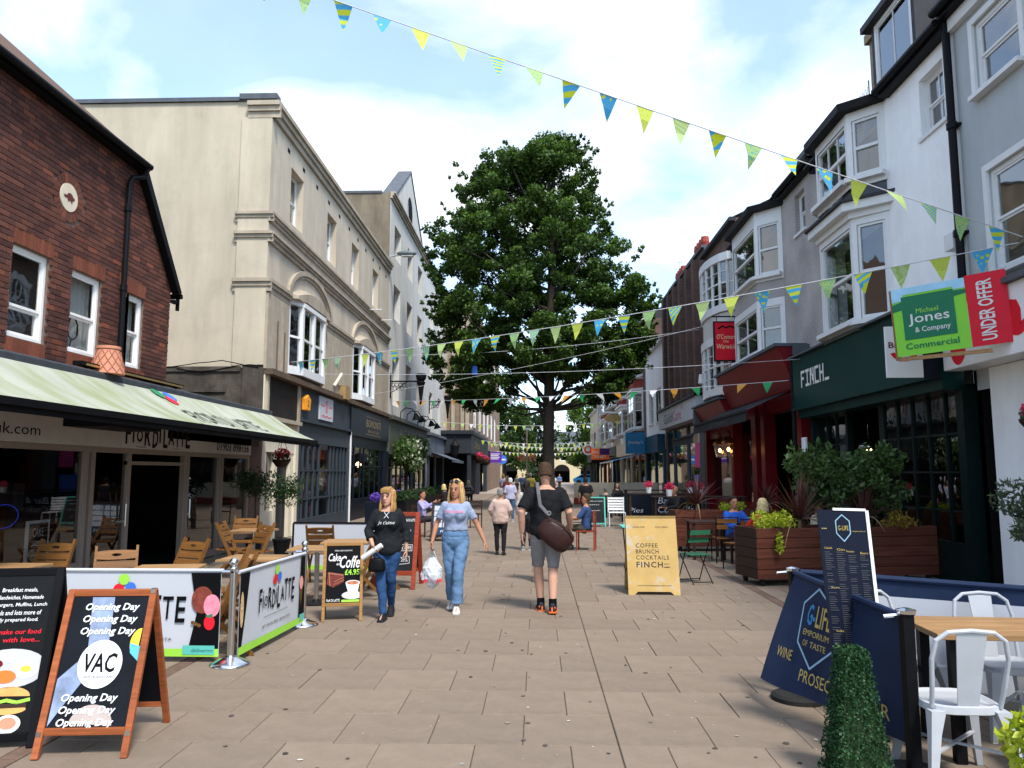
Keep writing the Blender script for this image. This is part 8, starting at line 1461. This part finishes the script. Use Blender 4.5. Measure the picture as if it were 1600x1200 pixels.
put(t, -1.8, 9.28, 4); M4 = Matrix.Translation(t.location) @ Matrix.Rotation(rad(4), 4, 'Z')
c = M4 @ (J['lh'] + Vector((.0, -.06, -.07)) * k); roll = MB(); d = (M4.to_3x3() @ Vector((.15, -.02, .1))); roll.tube([c - d * .75, c + d * .75], .03, 14); roll.tube([c - d * .74, c + d * .76], .018, 10); tag(roll.build('paper_roll', K['letterwhite']), 'rolled white paper in the hand of the woman in the dark sweater', 'paper')
hb = thing('handbag', 'soft black handbag hanging at the thigh of the woman in the dark sweater', 'bag', tuple(c)); b = MB(); b.loft([[c + Vector((.05 + x * w2, .05 + y * .045, z)) for x, y in ((-1, -.6), (-.6, -1), (.6, -1), (1, -.6), (1, .6), (.6, 1), (-.6, 1), (-1, .6))] for z, w2 in ((-.08, .05), (-.1, .085), (-.2, .1), (-.23, .09))]); b.build('body', K['black'], hb, smooth=True); b = MB(); b.tube([c + Vector((-.03, .05, -.1)), c + Vector((0, .04, -.0)), c + Vector((.12, .05, -.1))], .008, 6); b.build('strap', K['black'], hb)
# --- woman in pale blue T-shirt with carrier bag
pw = dict(hipz=.92, lk=(-.07, -.0, .5), la=(-.05, .14, .1), rk=(.06, -.13, .51), ra=(.035, -.13, .075), le=(-.26, .03, 1.13), lh=(-.3, -.07, .9), re=(.28, .05, 1.12), rh=(.39, .0, .89), gripl=.9, gripr=.35, yawh=-.2, nod=.08)
t, J, Q, U, k = person('woman in pale blue T-shirt and light jeans with sunglasses on her head', (0, 0, 0), 0, 1.6, 'f', pw, 'tan', (.25, .3, .42), (.1, .18, .3), (.68, .66, .62), (.42, .27, .115), 'long', .36, .97, .004, hem=.06, hero=True, legw=.01)
tee = lambda x, y, h=0: U(.34 + y, x, -.186 - h + .045 * (x / .15) ** 2)
textile(t, 'slogan', mat('pink_print', (.7, .2, .3), .6, var=.1), lambda b: letter(b, 'WESTBOUND', tee, -.125, .125, .015, .05, 0, .03)); 
b = MB(); [b.tube([Q(sx * .035 + .026 * math.cos(a), -.072, .112 + .021 * math.sin(a)) for a in [2 * PI * q / 12 for q in range(13)]], .005 * k, 5) for sx in (-1, 1)]; b.tube([Q(-.075, .0, .1), Q(-.06, -.07, .113)], .004 * k, 4); b.tube([Q(.075, .0, .1), Q(.06, -.07, .113)], .004 * k, 4); b.build('sunglasses', K['ink'], t); b = MB(); [b.ell(Q(sx * .035, -.073, .112), (.024 * k, .006 * k, .019 * k), 10, 6) for sx in (-1, 1)]; b.build('lenses', mat('lens_tint', (.05, .05, .07), .1), t)
textile(t, 'waistband', mat('denim_seam', (.1, .18, .32), .8), lambda b: b.loft([oval(U(d_), .178 * k, .128 * k) for d_ in (.055, .075)]) ); put(t, -1.03, 9.75, -2); M4 = Matrix.Translation(t.location) @ Matrix.Rotation(rad(-2), 4, 'Z')
c = M4 @ (J['lh'] + Vector((0, 0, -.08)) * k); cb = thing('carrier_bag', 'bulging white plastic carrier bag with red print hanging from her hand', 'bag', tuple(c)); b = MB(); n = 14; rings = []
for z, rx, ry in ((-.12, .03, .02), (-.17, .075, .045), (-.25, .115, .07), (-.33, .135, .085), (-.39, .115, .08), (-.45, .07, .05), (-.5, .02, .015)): rings.append([c + Vector((rx * (1 + .16 * math.sin(3 * a + z * 40) + ru(-.06, .06)) * math.cos(a), ry * (1 + .12 * math.cos(4 * a + z * 20)) * math.sin(a), z)) for a in [2 * PI * q / n for q in range(n)]])
b.loft(rings); pl = mat('thin_white_plastic', (.52, .54, .57), .25, var=.2, scale=14, bump=1, bscale=24); b.build('body', pl, cb)
for sx in (-1, 1): b = MB(); b.tube([c + Vector((sx * .07, 0, -.18)), c + Vector((sx * .035, 0, -.08)), c + Vector((0, 0, .0)), c + Vector((sx * -.01, .02, -.08)), c + Vector((sx * .05, .03, -.17))], .012, 6, flat=.4); b.build('handle', pl, cb)
for dx, ry in ((-.07, -.08), (.09, -.06)): b = MB(); P = face(c + Vector((dx - .035, ry - .014, -.43)), (1, .25 if dx > 0 else -.25, 0), (0, 0, 1)); letter(b, 'JR', P, 0, .08, 0, .06, .2, .03); b.build('red_print', K['red'], cb)
# --- man with shoulder bag, seen from behind
pm = dict(hipz=.93, lk=(-.08, .02, .5), la=(-.065, .16, .1), rk=(.09, -.07, .51), ra=(.06, -.08, .075), le=(-.27, .04, 1.14), lh=(-.3, -.12, .95), re=(.29, .05, 1.14), rh=(.28, -.02, .9), nod=.35, gripr=.2)
t, J, Q, U, k = person('man in charcoal T-shirt and grey shorts walking away with orange heeled trainers', (0, 0, 0), 0, 1.8, 'm', pm, 'pale', (.011, .011, .013), (.2, .19, .19), (.02, .022, .03), (.055, .03, .018), 'short', .42, .5, .012, hem=-.1, hero=True, lean=.05, sole=(.85, .16, .03), legw=.0)
for an in ('la', 'ra'): b = MB(); b.tube([J[an] + Vector((0, .01, -.02)) * k, J[an] + Vector((0, .005, .07)) * k], [.047 * k, .045 * k], 12); b.build('sock', K['ink'], t); b = MB(); b.obox(J[an] + Vector((0, .07, -.04)) * k, (.05 * k, .02 * k, .06 * k)); b.build('heel_panel', K['orange'], t, bevel=.008)
put(t, .1, 9.72, 183); M4 = Matrix.Translation(t.location) @ Matrix.Rotation(rad(183), 4, 'Z')
lb = mat('dark_brown_leather', (.035, .015, .013), .38, var=.2, scale=8, bump=.2, bscale=40); bag = thing('shoulder_bag', 'big dark brown leather shoulder bag across the back of the walking man', 'bag', (.25, 9.45, .9))
bc = M4 @ (U(-.03, -.1, .0) + Vector((0, .2, 0)) * k); b = MB(); R_ = Matrix.Rotation(rad(38), 3, 'Y'); rings = []
for x, ry, rz_ in ((-.22, .02, .07), (-.2, .055, .12), (-.12, .085, .15), (0, .09, .165), (.12, .085, .16), (.2, .06, .13), (.225, .02, .08)): rings.append([bc + R_ @ Vector((x, ry * math.copysign(abs(math.cos(a)) ** .7, math.cos(a)), rz_ * math.copysign(abs(math.sin(a)) ** .8, math.sin(a)) * (1 - .12 * (math.sin(a) > 0)))) for a in [2 * PI * q / 16 for q in range(16)]])
b.loft(rings); b.build('body', lb, bag, smooth=True); s_top = M4 @ U(.5, .1, .02); s_mid = M4 @ U(.3, .075, .165); s_lo = bc + R_ @ Vector((-.2, 0, .13)); b = MB(); back = M4 @ U(.5, .1, -.07)
yoff = Vector((0, -.055, 0)); b.tube([back + Vector((0, 0, .045)), s_top + Vector((0, -.04, .06)), M4 @ U(.42, .09, .15) + yoff * .8, s_mid + yoff, s_lo + yoff], .022, 8, flat=.3); b.build('strap', mat('grey_webbing', (.1, .1, .11), .8), bag); b = MB(); b.tube([s_lo + yoff + Vector((.02 * math.cos(a), -.01, .03 + .025 * math.sin(a))) for a in [2 * PI * q / 10 for q in range(11)]], .006, 5); b.build('buckle', K['chrome'], bag); b = MB(); b.tube([bc + R_ @ Vector((x, -.075, .1 + .03 * math.cos(x * 8))) for x in (-.2, -.1, 0, .1, .2)], .006, 5); b.build('zip', K['wooddark'], bag)
# --- other walkers
ST = dict(hipz=.9, lk=(-.085, -.05, .49), la=(-.085, -.08, .075), rk=(.085, .03, .49), ra=(.085, .12, .09))
t = person('woman in pale pink cardigan and black trousers walking away', (-.78, 16.2, 0), 178, 1.4, 'f', dict(hipz=.88, le=(-.24, -.0, 1.12), lh=(-.17, -.15, .95), re=(.24, 0, 1.12), rh=(.17, -.15, .95), la=(-.085, .03, .075), ra=(.085, -.05, .075)), 'pale', (.48, .35, .295), (.016, .016, .018), (.02, .02, .02), (.22, .2, .19), 'short', 1.0, 1, .035, .013, hem=-.1, belly=.03)[0]
t = person('dark haired woman in pale grey top with black bag strap walking beyond the man', (-.24, 17.2, 0), 176, 1.52, 'f', ST, 'pale', (.42, .4, .37), (.015, .017, .03), (.2, .2, .2), (.02, .014, .012), 'pony', 1.0, 1, .02, .013)[0]; b = MB(); b.tube([(-.34, 17.36, 1.32), (-.24, 17.37, 1.15), (-.12, 17.33, .95)], .012, 6); tag(b.build('bag_strap', K['black']), 'thin black bag strap across the pale grey top', 'strap')
person('person in dark tracksuit hidden behind the walking man', (.08, 12.3, 0), 182, 1.5, 'm', dict(ST, la=(-.2, .12, .08), lk=(-.15, .02, .49)), 'pale', (.02, .02, .024), (.016, .018, .026), (.02, .02, .022), (.03, .02, .015), 'short', 1, 1, .01, .014, sole=(.6, .6, .6))
person('white haired person in lilac shirt and blue jeans further up the street', (-.95, 27, 0), 180, 1.52, 'f', ST, 'pale', (.36, .36, .5), (.06, .12, .24), (.3, .3, .3), (.55, .54, .52), 'short', .5, 1, .02, .016)
person('man in black T-shirt and dark shorts standing by the mint chalkboard', (1.62, 26.2, 0), 180, 1.53, 'm', dict(ST, hipz=.92), 'tan', (.012, .012, .014), (.015, .015, .02), (.02, .02, .02), (.02, .013, .01), 'short', .42, .5, .012, .015)
SIT = dict(hipz=.52, pel=(0, .1, .52), lk=(-.1, -.34, .52), la=(-.1, -.3, .09), rk=(.1, -.34, .52), ra=(.1, -.3, .09), le=(-.25, -.06, .74), lh=(-.12, -.28, .72), re=(.25, -.06, .74), rh=(.12, -.28, .72))
def stool(x, y, deg, lb, m='wooddark'):
    t = thing('chair', lb, 'chair', (0, 0, 0), 0, 'chairs under the seated people'); b = MB(); b.box((-.2, -.12, .4), (.2, .3, .43)); b.build('seat', K[m], t)
    for sx in (-1, 1):
        for sy, z in ((-.1, .4), (.28, .85)): b = MB(); b.box((sx * .18 - .015, sy - .015, 0), (sx * .18 + .015, sy + .015, z)); b.build('leg', K[m], t)
    for z in (.62, .75): b = MB(); b.box((-.18, .27, z), (.18, .29, z + .08)); b.build('back_slat', K[m], t)
    put(t, x, y, deg)
def seated(lb, x, y, deg, **kw): stool(x, y, deg, 'chair under the ' + ' '.join(lb.split()[:7]), kw.pop('cm', 'wooddark')); return person(lb, (x, y, 0), deg, pose=kw.pop('pose', SIT), vox=kw.pop('vox', .014), **kw)
seated('seated man in blue and white football shirt wearing sunglasses', 3.78, 14.95, 15, H=1.62, sex='m', top=(.02, .09, .42), bottom=(.03, .03, .05), hair=(.02, .015, .012), hairstyle='short', sleeve=.9, skin='tan')
b = MB(); b.box((3.72, 14.62, 1.155), (3.79, 14.64, 1.18)); b.box((3.8, 14.63, 1.155), (3.87, 14.65, 1.18)); tag(b.build('sunglasses', K['ink']), 'dark sunglasses on the man in the football shirt', 'glasses')
seated('seated blonde person in red top seen from behind', 3.93, 13.9, 190, H=1.62, sex='f', top=(.55, .03, .02), bottom=(.03, .03, .04), hair=(.6, .48, .25), hairstyle='bob', sleeve=.9)
seated('seated man in pastel tie dye shirt behind the long planter', 4.98, 13.75, 40, H=1.6, sex='m', top=(.6, .62, .5), bottom=(.1, .1, .12), hair=(.12, .08, .06), hairstyle='short', sleeve=.5, skin='tan')
seated('seated person in navy striped shirt beyond the walking man', .98, 17.3, -100, H=1.6, sex='m', top=(.03, .06, .15), bottom=(.05, .04, .03), hair=(.06, .035, .02), hairstyle='short', sleeve=.5, skin='tan', cm='woodred')
for i in range(5): pass
seated('seated woman in orange waistcoat and lilac sleeves outside the sage shop', -3.0, 20.6, 70, H=1.6, sex='f', top=(.3, .28, .5), bottom=(.03, .03, .03), hair=(.02, .015, .012), hairstyle='short', sleeve=1, skin='tan', pose=dict(SIT, le=(-.25, -.1, .78), lh=(-.14, -.32, .95), re=(.25, -.1, .78), rh=(.1, -.34, .95)))
seated('seated blonde person in black outside the pub', -3.7, 31, 150, H=1.6, sex='f', top=(.02, .02, .025), bottom=(.03, .03, .03), hair=(.55, .42, .2), hairstyle='bob', vox=.018)
seated('seated bald man in black shirt at the tall bar tables', 3.75, 21.8, -60, H=1.72, sex='m', top=(.02, .02, .022), bottom=(.02, .02, .02), hair=None, skin='tan', vox=.016)
seated('seated dark haired person behind the chalked barrier', 3.2, 31, 20, H=1.7, sex='f', top=(.02, .02, .02), bottom=(.02, .02, .02), hair=(.02, .015, .01), vox=.02); seated('seated person in grey green jacket behind the chalked barrier', 2.6, 29.5, 160, H=1.5, sex='m', top=(.07, .1, .08), bottom=(.02, .02, .02), hair=(.1, .1, .1), hairstyle='short', vox=.02)
seated('seated pale haired person by the pub railings', -4.0, 45, 170, H=1.6, sex='f', top=(.3, .3, .32), bottom=(.03, .03, .03), hair=(.5, .4, .3), hairstyle='bob', vox=.022)
for i, (x, y, a, lb) in enumerate(((-2.5, 23.2, 60, 'empty dark wooden chair facing the sage shop beside the menu board'), (-2.0, 24.2, 200, 'empty dark wooden chair with its back to the hedge troughs'), (-2.6, 25.6, 120, 'empty dark wooden chair furthest along the hedge troughs'))): stool(x, y, a, lb)
for y, lb in ((25.3, 'purple flowers in a navy trough by the blue grey window'), (29.5, 'purple flowers in a navy trough below the brass lettering')):
    t = thing('flower_trough', lb, 'planter', (-5.3, y, 0), 0, 'navy troughs of purple flowers'); b = MB(); b.box((-5.55, y - .5, 0), (-5.1, y + .5, .75)); b.build('trough', K['navy'], t, bevel=.01); leaf_cloud('flowers', [((-5.3, y, .88), (.2, .3, .15), 260)], .08, K['purpleflower'], t, aspect=.9)
crowd = [(-1.5, 38, 'f', (.5, .1, .1), 'walker in red top in the distant crowd'), (-.4, 44, 'm', (.6, .5, .1), 'walker in yellow top in the distant crowd'), (-2.1, 47, 'f', (.3, .32, .4), 'walker in grey blue top in the distant crowd'), (-1.0, 52, 'm', (.03, .05, .1), 'walker in navy top in the distant crowd'), (-2.6, 58, 'f', (.5, .3, .3), 'walker in dusty pink in the distant crowd'), (.9, 50, 'm', (.4, .4, .42), 'walker in pale grey in the distant crowd'), (-1.7, 64, 'm', (.08, .1, .1), 'walker in dark green in the distant crowd'), (1.4, 66, 'f', (.6, .6, .6), 'walker in white in the distant crowd'), (-.9, 72, 'f', (.3, .05, .05), 'walker in maroon in the distant crowd'), (2.2, 78, 'm', (.1, .2, .4), 'walker in mid blue in the distant crowd')]
for i, (x, y, sx, c_, lb) in enumerate(crowd): person(lb, (x, y, 0), 180 if i % 3 else 10, ru(1.5, 1.7), sx, ST, 'pale', c_, random.choice([(.03, .05, .12), (.02, .02, .02), (.2, .18, .14)]), (.05, .05, .05), random.choice([(.03, .02, .015), (.2, .12, .05), (.4, .38, .35)]), 'short' if i % 2 else 'bob', .5, 1, .012, .03, group='walkers in the distant crowd')
